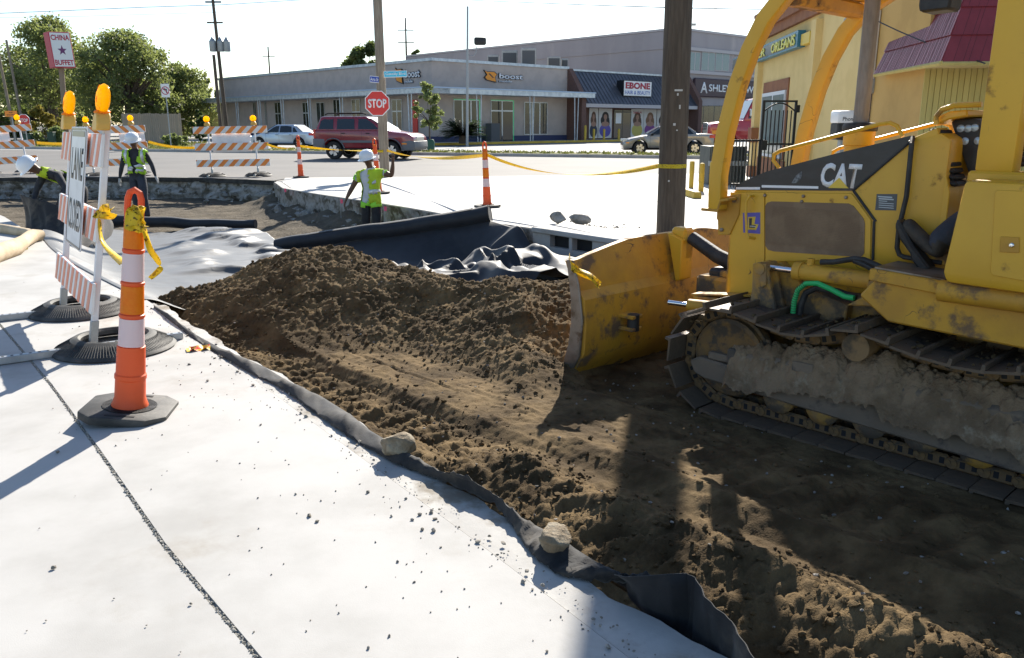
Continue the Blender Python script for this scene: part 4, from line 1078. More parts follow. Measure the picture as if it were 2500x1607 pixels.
# local x from near end to far end would mirror the sign; take x from far (left) to near (right)
ang = math.atan2(-bd_.y, -bd_.x)
def near_extra(t):
    sg = MB().box((.14, -.034, 1.03), (.62, .008, .80), b=.002).build("sign_panel", mat("sign_white", (.72, .73, .75), .4, c2=(.62, .63, .65), ns=4, c3=(.55, .50, .42), s3=6, t3=(.6, .75)), t)
    fm = MB()
    for (c, s) in (((.14, -.0395, 1.415), (.56, .002, .014)), ((.14, -.0395, .645), (.56, .002, .014)), ((-.155, -.0395, 1.03), (.010, .002, .77)), ((.435, -.0395, 1.03), (.010, .002, .77))): fm.box(c, s)
    fm.box((.14, -.0395, 1.385), (.50, .002, .035))
    fm.build("sign_border", m_blk, sg)
    Mx = lambda x, z: Matrix(((1, 0, 0, x), (0, 0, -1, -.0382), (0, 1, 0, z), (0, 0, 0, 1)))
    text_obj("lettering", "LANE", 1, Mx(.14, 1.19), m_blk, sg, .001, .02, .46, .21)
    text_obj("lettering", "CLOSED", 1, Mx(.14, .85), m_blk, sg, .001, .02, .52, .21)
nb = barricade('near white and red barricade with LANE CLOSED sign and two tall amber lamps', (mid.x, mid.y, .002), ang, blen, (-blen / 2 + .18, blen / 2 - .10), (-blen / 2 + .18, blen / 2 - .10),
               stripe_m=m_board_red, slope=.45, nst=9, lean=(0, 0), extra=near_extra, feet=1.7, tip=R(10.5), fo=.28)
def back_panel(x0, x1, z0, z1):
    def f(t):
        sg = MB().box(((x0 + x1) / 2, .060, (z0 + z1) / 2), (x1 - x0, .006, z1 - z0), b=.002).build("sign_panel", m_postwh, t)
    return f
def far_bar(label, pxl, pxr, pyb, lamps, extra, rz, slope, lean=(0, 0)):
    c = G((pxl + pxr) / 2, pyb); sc = 2000 / (c.y * CT + CAM_H * ST); L = (pxr - pxl) / sc / math.cos(rz)
    return barricade(label, c, rz, L, [(q - (pxl + pxr) / 2) / sc for q in lamps], [(q - (pxl + pxr) / 2) / sc for q in lamps], slope=slope, nst=7, extra=extra, lean=lean, feet=.9)
far_bar('far barricade at the left picture edge with one amber lamp', -70, 101, 423, (-30, 70), back_panel(-1.0, .3, .93, 1.2), R(-2), -1.0, (0, R(-4)))
far_bar('far barricade partly hidden behind the LANE CLOSED sign', 200, 371, 428, (229, 338), back_panel(.2, .95, .93, 1.2), R(-1), -1.0, (0, R(-2)))
far_bar('far barricade between the silver car and the trench, with two amber lamps', 484, 661, 430, (519, 630), back_panel(-.55, .55, .68, 1.2), R(2), 1.0, (0, R(-1)))

# --- tapes
def tape(label, pts, w=.07, tw=2.0, base=None):
    pts = [Vector(p) for p in pts]; b0 = base or pts[0]
    t = thing("caution_tape", label, 'tape', b0, 0, "yellow caution tapes")
    ribbon("tape_strip", [p - b0 for p in pts], w, m_tape, t, tw); return t
def sag(a, c, d, n=7):
    a, c = Vector(a), Vector(c); return [a.lerp(c, k / n) - Vector((0, 0, d * 4 * (k / n) * (1 - k / n))) for k in range(n + 1)]
c735, c1185 = G(735, 434), G(1190, 506)
polR = Vector((2.12, 10.84, 0)); polS = G(940, 433)
barE = G(655, 430)
tape('caution tape from the far right barricade to the cone left of the SUV', sag((barE.x, barE.y, .9), (c735.x, c735.y, .86), .08) )
tape('caution tape from the left cone across the SUV to the stop sign pole', sag((c735.x, c735.y, .86), (polS.x, polS.y - .15, .72), .04, 8), .07, 3)
tape('caution tape from the stop sign pole to the cone on the white concrete', sag((polS.x + .1, polS.y - .14, .74), (c1185.x, c1185.y, .92), .12, 9), .07, 4)
tape('caution tape sagging from the lone cone to the dark right utility pole', sag((c1185.x, c1185.y, .92), (polR.x - .17, polR.y, .93), .22, 9), .06, 3)
tape('caution tape between the two left far barricades in front of the lawn', sag(G(100, 423) + Vector((0, 0, .9)), G(205, 428) + Vector((0, 0, .92)), .03, 5), .09, .4)
tape('caution tape between the sign barricade and the far right barricade before the lawn', sag(G(371, 428) + Vector((0, 0, .95)), G(486, 430) + Vector((0, 0, .8)), .06, 6), .08, .8)
# near tapes: on the lane sign and on the big cone
near_post = A(262, 520, 5.25)
t = tape('caution tape wrapped round the sign barricade post and hanging to the big cone', [A(184, 485, 5.75), A(200, 508, 5.55), A(232, 524, 5.30), A(262, 520, 5.10), A(270, 512, 5.18)], .06, 1.0)
b0 = t.location
ribbon("tape_strip", [p - b0 for p in (A(268, 512, 5.05), A(252, 515, 5.02), A(238, 522, 5.06), A(262, 527, 5.04), A(271, 520, 5.02))], .075, m_tape, t, 1.2)
ribbon("tape_strip", [p - b0 for p in (A(243, 535, 5.05), A(245, 570, 5.02), A(254, 596, 4.95), A(275, 620, 4.70), A(300, 642, 4.25))], .042, m_tape, t, 2.2)
cb = G(317, 1012)
t = thing("caution_tape", 'crumpled yellow tape bundle tied on the big cone handle', 'tape', A(338, 526, 3.95), 0, "yellow caution tapes")
b0 = t.location
for k in range(7):
    pts = [Vector((random.uniform(-.032, .032), random.uniform(-.05, .0), random.uniform(-.07, .05))) for _ in range(5)]
    ribbon("tape_strand", pts, random.uniform(.03, .05), m_tape, t, random.uniform(2, 6))
ribbon("tape_strand", [p - b0 for p in (A(330, 520, 3.88), A(322, 535, 3.87), A(318, 550, 3.86))], .06, m_tape, t, 1.5)
ribbon("tape_strand", [p - b0 for p in (A(352, 560, 3.98), A(366, 608, 4.0), A(384, 635, 4.02), A(391, 655, 4.02), A(380, 668, 4.0), A(366, 680, 3.98))], .030, m_tape, t, 1.2)
t = thing("caution_tape", 'yellow tape heap on the dusty concrete at the left edge', 'tape', G(14, 618), 0, "yellow caution tapes")
for k in range(5):
    ribbon("tape_strand", [(random.uniform(-.25, .2), random.uniform(-.25, .25), .02 + .03 * random.random()) for _ in range(5)], .07, m_tape, t, 3)

# --- geotextile
def cloth(name, label, P, m, cat='fabric', group=None, th=.004):
    # P: rows of points -> sheet with thickness
    b = MB(); m_, n = len(P), len(P[0]); b.grid(P)
    o = b.build(name, m, None, sharp=0); tag(o, label, cat, group)
    md = o.modifiers.new("thickness", 'SOLIDIFY'); md.thickness = th; md.offset = -1
    return o
def bil(a, b_, c, d, s, t): return (a * (1 - s) + b_ * s) * (1 - t) + (d * (1 - s) + c * s) * t
# grey sheet spread over the trench floor on the left, drawn over the sidewalk edge
def v3(*a): return Vector(a)
def bil_np(c4, nu, nv):
    s, t = np.meshgrid(np.linspace(0, 1, nu + 1), np.linspace(0, 1, nv + 1), indexing='ij')
    a, b_, c, d = [np.array(q) for q in c4]
    S_, T_ = s[..., None], t[..., None]
    p = (a * (1 - S_) + b_ * S_) * (1 - T_) + (d * (1 - S_) + c * S_) * T_
    return s, t, p[..., 0], p[..., 1], p[..., 2]
def cloth_np(name, label, x, y, z, m, group, th=.004):
    o = link(name, np_mesh(name, np.stack([x, y, z], -1).reshape(-1, 3), grid_faces(*x.shape), m)); tag(o, label, 'fabric', group)
    md = o.modifiers.new("thickness", 'SOLIDIFY'); md.thickness = th; md.offset = -1
    return o
s, t, x, y, z = bil_np(((-8.0, 15.9, -.50), (-4.65, 15.5, -.54), (-1.6, 8.3, -.45), (-3.12, 6.78, -.05)), 130, 190)
x = x - .95 * np.sin(np.pi * np.clip(t, 0, 1)) * (1 - s) ** 2
left = np.exp(-(s / .10) ** 2) * sstep(.25, .5, t)
z = z * (1 - left) + .012 * left - .10 * np.exp(-((s - .3) / .2) ** 2) * (1 - t * .5)
f1 = fbm(x * .55 + y * .25, y * 1.3 - x * 1.1, .9, 4, .5, 101)
rg = np.abs(np.sin(2.2 * (x * .8 + y * .62) + 2.5 * f1)) ** 7
amt = np.clip((s - .35) / .25, 0, 1) * np.clip((.97 - t) / .2, 0, 1)
z = np.maximum(z, soil_z(x, y, False) + .015 - .5 * (y < 8.6)) + .085 * rg * amt + .022 * f1 * (1 - left) + .006 * fbm(x, y, 3, 3, .5, 104) * (1 - left)
cloth_np("fabric_sheet", 'grey geotextile sheet with bright folds spread over the trench floor at left', x, y, z, m_fab2, "geotextile sheets")
# black sheet held up by the stooping worker
TLp = [A(48, 474, 12.9), A(75, 484, 12.7), (A(110, 490, 12.6)), A(150, 505, 12.5), A(185, 520, 12.6), A(230, 528, 12.9), A(272, 530, 13.4)]
BTp = [A(58, 578, 12.6), A(85, 592, 12.2), A(110, 606, 11.9), A(150, 622, 11.6), A(185, 622, 11.7), A(230, 600, 12.2), A(275, 575, 13.2)]
P = []
for k in range(len(TLp) - 1):
    for q in range(8):
        t = q / 8; a = TLp[k].lerp(TLp[k + 1], t); c = BTp[k].lerp(BTp[k + 1], t); row = []
        for j in range(25):
            f = j / 24; p = a.lerp(c, f); kk = k + t
            p.y += .10 * math.sin(f * math.pi)
            w = math.sin(kk * 5.2 + 2 * f) * .05 * f + .04 * math.sin(kk * 9 - f * 3) * f
            p.y += w; p.z += .5 * w
            row.append(p)
        P.append(row)
cloth("fabric_sheet", 'black geotextile lifted like a curtain by the stooping worker', P, m_fab, group="geotextile sheets")
# wrinkled black sheet between the big roll, the heap and the kerb; s: left -> kerb, t: roll -> heap
s, t, x, y, z = bil_np(((-3.66, 12.88, -.50), (-.33, 12.28, .03), (1.42, 9.6, .02), (-.9, 8.2, -.35)), 150, 150)
dk = 1 - sstep(.22, .45, t)
drop = np.where(s > .80, 1 - dk * np.clip((s - .80) / .20, 0, 1) ** .8, 1)
z = (-.56 + .22 * np.clip((t - .55) / .45, 0, 1)) * drop + .012 * (1 - drop)
f1 = fbm(x, y, .62, 3, .45, 121); f2 = fbm(x * 1.5 + y * .3, y * .6 + x, 1.0, 3, .4, 125)
rg = np.clip(1 - np.abs(f1) * 3.6, 0, 1) ** 1.5; rg2 = np.clip(1 - np.abs(f2) * 4.0, 0, 1) ** 1.6
amt = np.clip((t - .18) / .22, 0, 1) * (1 - .55 * np.clip((s - .88) / .12, 0, 1))
z = np.maximum(z, np.where(s < .84, np.minimum(soil_z(x, y, False), -.3) + .03, -9)) + (.22 * rg + .12 * rg2) * amt * (.8 + .5 * s) + .02 * f2 + .17 * np.clip((s - .5) / .3, 0, 1) * sstep(.3, .5, t) * sstep(1.0, .92, s)
z = np.where(t > .3, np.minimum(z, -.13 + .10 * np.clip((s - .5) / .3, 0, 1) - .08 * f1), z)
zr_ = -.44 + .56 * s - .07
kz = sstep(0, .26, t) ** .7
z = zr_ * (1 - kz) + z * kz
y = y - .10 * rg * amt
cloth_np("fabric_sheet", 'crumpled black geotextile between the big roll, the soil heap and the drain inlet', x, y, z, m_fab_black, "geotextile sheets")
def fab_roll(name, label, a, c, ra, rc, loose=True):
    a, c = Vector(a), Vector(c); t = thing(name, label, 'fabric roll', a, 0, "geotextile rolls"); d = c - a
    n = 40; pts, rs = [], []
    for k in range(n + 1):
        f = k / n; pts.append(d * f + Vector((0, 0, .012 * math.sin(f * 7) + .01 * math.sin(f * 19)))); rs.append((ra + (rc - ra) * f) * (1 + .03 * math.sin(f * 13 + 1) + .02 * math.sin(f * 31)))
    b = MB(); b.tube(pts, rs, 26, cap=False)
    # end faces: wound layers
    for p, r_, sg in ((pts[0], rs[0], -1), (pts[-1], rs[-1], 1)):
        dd = d.normalized() * sg; rr = [r_, r_ * .93, r_ * .86, r_ * .7, r_ * .5, r_ * .25]; oo = [0, .004, -.02, -.03, -.04, -.09]
        fr_ = Matrix.Translation(p) @ dd.to_track_quat('Z', 'Y').to_matrix().to_4x4()
        b.lathe([(q, o_) for q, o_ in zip(rr, oo)], 26, fr_)
    b.build("wound_fabric", m_fab_black, t, sharp=50)
    if loose:
        P = []
        for k in range(31):
            f = .12 + .8 * k / 30; row = []
            for j in range(9):
                aa = R(60 + 150 * j / 8); r_ = (ra + (rc - ra) * f) * (1.02 + .10 * j / 8)
                side = d.cross(Vector((0, 0, 1))).normalized()
                row.append(d * f + side * (-math.cos(aa) * r_) * -1 + Vector((0, 0, math.sin(aa) * r_ + .012 * math.sin(f * 7))))
            P.append(row)
        b = MB(); b.grid(P); b.build("loose_flap", m_fab_black, t, sharp=0)
    return t
fab_roll("fabric_roll", 'long black geotextile roll leaning from trench floor onto white concrete', (-3.72, 12.9, -.42), (-.33, 12.30, .14), .104, .130)
fab_roll("fabric_roll", 'thin black geotextile roll lying on the trench floor behind the grey sheet', G(268, 556, -.55) + Vector((0, 0, .12)), G(625, 562, -.55) + Vector((0, 0, .11)), .12, .085, False)
# black strip along the sidewalk edge
INN = [(380, 748), (470, 812), (547, 855), (644, 894), (717, 938), (781, 965), (855, 1011), (900, 1048), (1001, 1108), (1070, 1147), (1144, 1170), (1213, 1209), (1272, 1264), (1337, 1296), (1396, 1333), (1461, 1374), (1525, 1407), (1560, 1406), (1606, 1403)]
OUT = [(375, 752), (462, 820), (535, 866), (620, 915), (676, 941), (740, 986), (809, 1037), (860, 1072), (965, 1132), (1040, 1160), (1107, 1186), (1208, 1232), (1247, 1278), (1280, 1330), (1310, 1364), (1365, 1403), (1442, 1418), (1529, 1424), (1562, 1462)]
HI = [.01, .015, .02, .02, .02, .025, .03, .03, .03, .05, .07, .06, .03, .03, .03, .03, .04, .06, .10]
P = []
for k in range(len(INN) - 1):
    for q in range(10):
        t = q / 10
        a = G(*INN[k], HI[k]).lerp(G(*INN[k + 1], HI[k + 1]), t); c = G(*OUT[k], .006).lerp(G(*OUT[k + 1], .006), t)
        out = (a - c); row = []
        bury = a + Vector((.10, .06, -.14)); kk = k + t
        for j in range(13):
            f = j / 12
            p = c.lerp(a, f * 1.35) if f <= .74 else a.lerp(bury, (f - .74) / .26)
            if f <= .74: p.z = .006 + (a.z - .006) * (f / .74) ** .7 + .018 * math.sin(f / .74 * math.pi) * (1 + math.sin(kk * 3.3)) * .7 + .004 * math.sin(kk * 11 + f * 6) + .0035 * math.sin(kk * 27 + f * 9) + .003 * math.sin(kk * 47 - f * 15)
            row.append(p)
        P.append(row)
cloth("fabric_edge_strip", 'black geotextile edge folded over the sidewalk and weighted by two rocks', P, m_fab, group="geotextile sheets", th=.003)
TOPF = [(1500, 1402), (1525, 1407), (1565, 1406), (1607, 1403), (1650, 1400), (1676, 1399), (1699, 1410), (1722, 1456), (1752, 1486), (1787, 1516), (1814, 1562), (1842, 1609), (1880, 1680)]
LOWF = [(1500, 1420), (1529, 1424), (1560, 1458), (1584, 1489), (1612, 1516), (1638, 1542), (1649, 1553), (1690, 1575), (1722, 1590), (1745, 1600), (1758, 1612), (1790, 1640), (1840, 1700)]
P = []
for k in range(len(TOPF) - 1):
    for q in range(8):
        t = q / 8; f0 = (k + t) / (len(TOPF) - 1); lift = .06 + .10 * min(1, f0 / .3) * (1 - .5 * f0)
        a = G(*TOPF[k], lift).lerp(G(*TOPF[k + 1], lift), t); c = G(*LOWF[k], -.03).lerp(G(*LOWF[k + 1], -.03), t); row = []
        for j in range(15):
            f = j / 14; p = a.lerp(c, f); d_ = math.sin(f * math.pi)
            p.z -= .16 * d_ * min(1, f0 / .25); p.x += .03 * d_ + .012 * math.sin(f0 * 20 + f * 5) * d_ + .004 * math.sin(f0 * 37 - f * 9) * (.3 + d_) + .002 * math.sin(f0 * 83 + f * 17); row.append(p)
        P.append(row)
cloth("fabric_edge_strip", 'black geotextile flap standing up into the gap at the bottom of the picture', P, m_fab, group="geotextile sheets", th=.003)

# --- rocks and lumps
def rock(name, label, c, s, seed, m=m_stone, group=None, cat='rock', sub=4):
    v, f = ico(sub); v = v.copy(); r_ = np.random.default_rng(seed)
    for k in range(14):                              # facets
        n_ = r_.normal(size=3); n_ /= np.linalg.norm(n_); d = .62 + .25 * r_.random(); q = v @ n_; v -= np.outer(np.clip(q - d, 0, 9), n_)
    q = 1 + .10 * fbm(v[:, 0] + seed, v[:, 1] + v[:, 2] * 1.7, 3, 4, .6, seed) + .05 * lumps(v[:, 0] + v[:, 2], v[:, 1] - v[:, 2], 5, seed)
    v *= q[:, None]; v *= np.array(s)
    v[:, 2] -= v[:, 2].min(); o = link(name, np_mesh(name, v, f, m)); o.location = c; o.rotation_euler = (0, 0, seed)
    return tag(o, label, cat, group)
p = G(966, 1128); rock("rock", 'smaller tan rock weighing down the fabric edge, farther up the strip', (p.x + .005, p.y + .045, .012), (.082, .065, .062), 3, group="rocks on the fabric edge")
p = G(1352, 1370); rock("rock", 'larger tan rock weighing down the fabric edge, nearer the camera', (p.x, p.y + .045, .012), (.078, .062, .055), 8, group="rocks on the fabric edge")
p = G(1362, 549); rock("concrete_chunk", 'blocky grey concrete chunk on the kerb by the drain, left one', (p.x, p.y + .08, .0), (.16, .11, .10), 21, m_conc_raw, "concrete chunks by the drain", 'concrete')
p = G(1415, 552); rock("concrete_chunk", 'low pale concrete chunk on the kerb by the drain, right one', (p.x, p.y + .08, .0), (.18, .10, .09), 34, m_conc_raw, "concrete chunks by the drain", 'concrete')
n_ = 120
q = G(1430, 560); pts = np.stack([q.x + rng.normal(0, .35, n_), q.y + .1 + np.abs(rng.normal(0, .22, n_)), np.full(n_, .006)], 1)
tag(scatter("debris", pts, .006 + .016 * rng.random(n_) ** 2, m_pebble, .5), 'small dark debris crumbs around the concrete chunks', 'debris', kind='stuff')
# bright snack wrapper
w = thing("wrapper", 'small red and yellow snack wrapper on the sidewalk beside the tyre ring', 'litter', G(489, 855), R(25))
m_wrap = mat("wrapper_print", (.75, .07, .03), .3, c2=(.9, .55, .03), ns=22, lo=.48, hi=.54, c3=(.6, .6, .55), s3=30, t3=(.62, .66))
b = MB(); b.grid([[Vector((-.065 + .013 * i, -.04 + .016 * j, .012 + .012 * math.sin(i * 1.1) * math.cos(j * .9) + .01 * (j == 5))) for j in range(6)] for i in range(11)]); b.build("foil", m_wrap, w, sharp=0)
b = MB(); b.box((-.075, 0, .010), (.02, .085, .002)); b.build("crimped_end", mat("wrapper_yellow", (.85, .6, .05), .35), w)
# tan filter sock lying at the far left sidewalk edge
m_sock = mat("sock_tan", (.50, .38, .24), .9, c2=(.58, .46, .31), ns=5, bump=.5, bs=30, bd=.01)
pts = [G(-60, 668), G(-10, 640), G(40, 622), G(62, 606), G(82, 592), G(104, 588)]
b = MB(); b.tube([p + Vector((0, 0, .085)) for p in pts], [.09, .10, .095, .075, .085, .055], 14); tag(b.build("filter_sock", m_sock), 'tan filter sock lying along the broken sidewalk edge at left', 'filter sock')
pts = [G(-50, 560), G(20, 570), G(70, 578), G(98, 590)]
b = MB(); b.tube([p + Vector((0, 0, .05)) for p in pts], [.07, .07, .06, .05], 12); tag(b.build("filter_sock", m_sock), 'thinner tan filter sock behind the first, nearer the trench', 'filter sock')

# --- storm drain inlet in the kerb
e0, e1 = Vector((.42, 11.60, 0)), Vector((1.62, 10.14, 0)); ex = (e1 - e0).normalized(); nx = Vector((ex.y, -ex.x, 0))
if nx.y > 0: nx = -nx
di = thing("storm_drain_inlet", 'pale concrete storm drain inlet with two dark openings in the kerb', 'storm drain', e0)
Lw = (e1 - e0).length
fr0 = ((0, 0, 0), ex, (0, 0, 1), nx)
MB().prism([(0, -.02), (Lw, -.02), (Lw, .05), (0, .05)], -.55, .20, fr0, b=.012).build("lid", m_conc, di)
b = MB()
for x0, x1 in ((0, .36), (.74, .80), (1.18, Lw)): b.prism([(x0, -.5), (x1, -.5), (x1, -.022), (x0, -.022)], -.20, .165, fr0)
b.prism([(.36, -.5), (1.18, -.5), (1.18, -.19), (.36, -.19)], -.20, .16, fr0)
b.build("throat_wall", m_conc, di)
b = MB(); b.prism([(.3, -.25), (1.25, -.25), (1.25, -.021), (.3, -.021)], .06, .07, fr0); b.build("shade_panel", m_black, di)  # black panel paints the shade inside the two openings
# pink survey marks
m_pink = mat("survey_pink", (.90, .12, .20), .6)
for k, (x, y) in enumerate(((702, 466), (840, 494), (947, 513))):
    p = G(x, y + 6, -.06); p = p + Vector((-.06, -.05, 0))
    f = thing("survey_flag", ['pink survey flag on the kerb face left of the raised arm worker', 'pink survey flag by the right hand of the raised arm worker', 'pink survey flag on the kerb face right of the raised arm worker'][k], 'survey flag', p, 0, "pink survey flags")
    MB().tube([(0, 0, -.25), (0, 0, .09)], .004, 5).build("wire", m_galv, f)
    MB().grid([[Vector((.0 + .05 * i, -.004 + .006 * math.sin(i * 2 + j), .03 + .04 * j)) for j in range(3)] for i in range(2)]).build("flag", m_pink, f, sharp=0)

# ================================================================== people
m_skin = mat("skin_brown", (.105, .052, .030), .55, c2=(.13, .066, .038), ns=9)
m_hat = mat("hard_hat_white", (.78, .80, .82), .3, coat=.3)
m_lime = mat("vest_lime", (.42, .74, .03), .7, c2=(.50, .80, .04), ns=9, bump=.3, bs=60, bd=.004, transl=((.5, .8, .05), .25))
m_lime2 = mat("vest_yellow_green", (.55, .72, .03), .7, c2=(.62, .80, .05), ns=9, bump=.3, bs=60, bd=.004, transl=((.6, .8, .05), .25))
m_refl = mat("reflective_silver", (.62, .64, .66), .35, .3)
m_dark = mat("jacket_dark", (.020, .021, .026), .85, c2=(.034, .035, .042), ns=9, bump=.4, bs=35, bd=.012)
m_tee = mat("shirt_white", (.62, .63, .66), .85, c2=(.52, .53, .56), ns=8, bump=.4, bs=30, bd=.012)
m_tee_green = mat("shirt_green_edge", (.35, .80, .06), .8)
m_pants = mat("trousers_black", (.018, .018, .020), .85, c2=(.030, .029, .030), ns=9, bump=.5, bs=28, bd=.015)
m_jean = mat("trousers_blue_black", (.030, .036, .050), .85, c2=(.045, .052, .070), ns=9, bump=.5, bs=28, bd=.015)
m_boot = mat("boot_dark", (.020, .018, .016), .7, c2=(.05, .042, .032), ns=9, bump=.5, bs=50, bd=.006)
m_glove = mat("glove_pale", (.45, .44, .42), .9)

def skin_body(name, parent, nodes, edges, mats, regions, root='pelvis', sub=2):
    # nodes: name -> (xyz, radius or (rx,ry)); regions: (end of bone) -> material index
    me = bpy.data.meshes.new(name); names = list(nodes); idx = {n: i for i, n in enumerate(names)}
    me.from_pydata([nodes[n][0] for n in names], [(idx[a], idx[b]) for a, b in edges], []); me.update()
    o = bpy.data.objects.new(name, me); COL.objects.link(o)
    sk = o.modifiers.new("skin", 'SKIN'); sk.branch_smoothing = .6; sk.use_smooth_shade = True
    sl = me.skin_vertices[0].data
    for n in names:
        r_ = nodes[n][1]; sl[idx[n]].radius = r_ if isinstance(r_, tuple) else (r_, r_); sl[idx[n]].use_root = (n == root)
    sb_ = o.modifiers.new("sub", 'SUBSURF'); sb_.levels = sub; sb_.render_levels = sub
    dg = bpy.context.evaluated_depsgraph_get(); new = bpy.data.meshes.new_from_object(o.evaluated_get(dg))
    bpy.data.objects.remove(o); bpy.data.meshes.remove(me)
    segs = [(Vector(nodes[a][0]), Vector(nodes[b][0]), regions.get(b, regions.get(a, 0))) for a, b in edges]
    new.materials.clear()
    for m_ in mats: new.materials.append(m_)
    own = []
    for p in new.polygons:
        c = p.center; best, bi = 1e9, 0
        for a, b, r_ in segs:
            d = b - a; t = max(0, min(1, (c - a).dot(d) / max(d.length_squared, 1e-9))); q = (c - (a + d * t)).length
            if q < best: best, bi = q, r_
        p.material_index = bi; p.use_smooth = True; own.append(bi)
    new.name = name
    return link(name, new, parent), own
def shell(body, own, sel, off, m, name, parent, flt=None):
    # garment: copy of the chosen faces pushed out along the normals, with thickness
    me = body.data; vmap = {}; V_, F_2 = [], []
    for p, r_ in zip(me.polygons, own):
        if r_ in sel and (flt is None or flt(p.center, p.normal)):
            f = []
            for i in p.vertices:
                if i not in vmap:
                    vmap[i] = len(V_); v = me.vertices[i]; V_.append(v.co + v.normal * off)
                f.append(vmap[i])
            F_2.append(f)
    if not F_2: return None
    n = bpy.data.meshes.new(name); n.from_pydata([tuple(v) for v in V_], [], F_2); n.materials.append(m)
    n.polygons.foreach_set("use_smooth", [True] * len(n.polygons)); n.update()
    o = link(name, n, parent); md = o.modifiers.new("thickness", 'SOLIDIFY'); md.thickness = .008; md.offset = 1
    return o
def hat(parent, c, s=1.0, R_=None):
    Mh = Matrix.Translation(c) @ (R_.to_matrix().to_4x4() if R_ else Matrix()) @ Matrix.Scale(s, 4)
    b = MB(); b.lathe([(.172, -.012), (.170, 0), (.133, .008), (.135, .03), (.132, .075), (.115, .118), (.08, .148), (.04, .160), (0, .163)], 28, Mh @ Matrix.Scale(1.12, 4, (0, 1, 0)))
    h = b.build("hard_hat", m_hat, parent, sharp=40)
    r_ = MB()
    for x in (-.035, 0, .035): r_.tube([(x, .12, .085), (x, .07, .142), (x, 0, .168), (x, -.07, .142), (x, -.12, .085)], .007, 6, M=Mh)
    r_.build("ridge", m_hat, h); return h
def hand_nodes(N_, E_, pre, wrist, d, side, palm_n, r=1.0, curl=.35):
    # palm and five fingers growing from the wrist along d
    d = Vector(d).normalized(); s = Vector(side); s = (s - d * s.dot(d)).normalized(); n = Vector(palm_n); n = (n - d * n.dot(d) - s * n.dot(s)).normalized()
    w = Vector(wrist); pm = w + d * .065 * r; N_[pre + 'palm'] = (tuple(pm), (.040 * r, .022 * r)); E_.append((pre + 'wrist', pre + 'palm'))
    for k, (off, ln) in enumerate(((-.030, .070), (-.010, .082), (.010, .077), (.029, .058))):
        b0 = w + d * .095 * r + s * off * r; b1 = b0 + (d * (1 - curl * .3) + n * curl * .5) * ln * .5 * r; b2 = b1 + (d * (1 - curl) + n * curl) * ln * .5 * r
        for q, (p, rr) in enumerate(((b0, .0105), (b1, .0095), (b2, .008))): N_[f'{pre}f{k}{q}'] = (tuple(p), rr * r)
        E_ += [(pre + 'palm', f'{pre}f{k}0'), (f'{pre}f{k}0', f'{pre}f{k}1'), (f'{pre}f{k}1', f'{pre}f{k}2')]
    t0 = w + d * .03 * r - s * .036 * r; t1 = t0 + (d * .6 - s * .7).normalized() * .035 * r; t2 = t1 + (d * .85 - s * .3 + n * .2).normalized() * .03 * r
    for q, (p, rr) in enumerate(((t0, .013), (t1, .011), (t2, .0095))): N_[f'{pre}t{q}'] = (tuple(p), rr * r)
    E_ += [(pre + 'wrist', f'{pre}t0'), (f'{pre}t0', f'{pre}t1'), (f'{pre}t1', f'{pre}t2')]
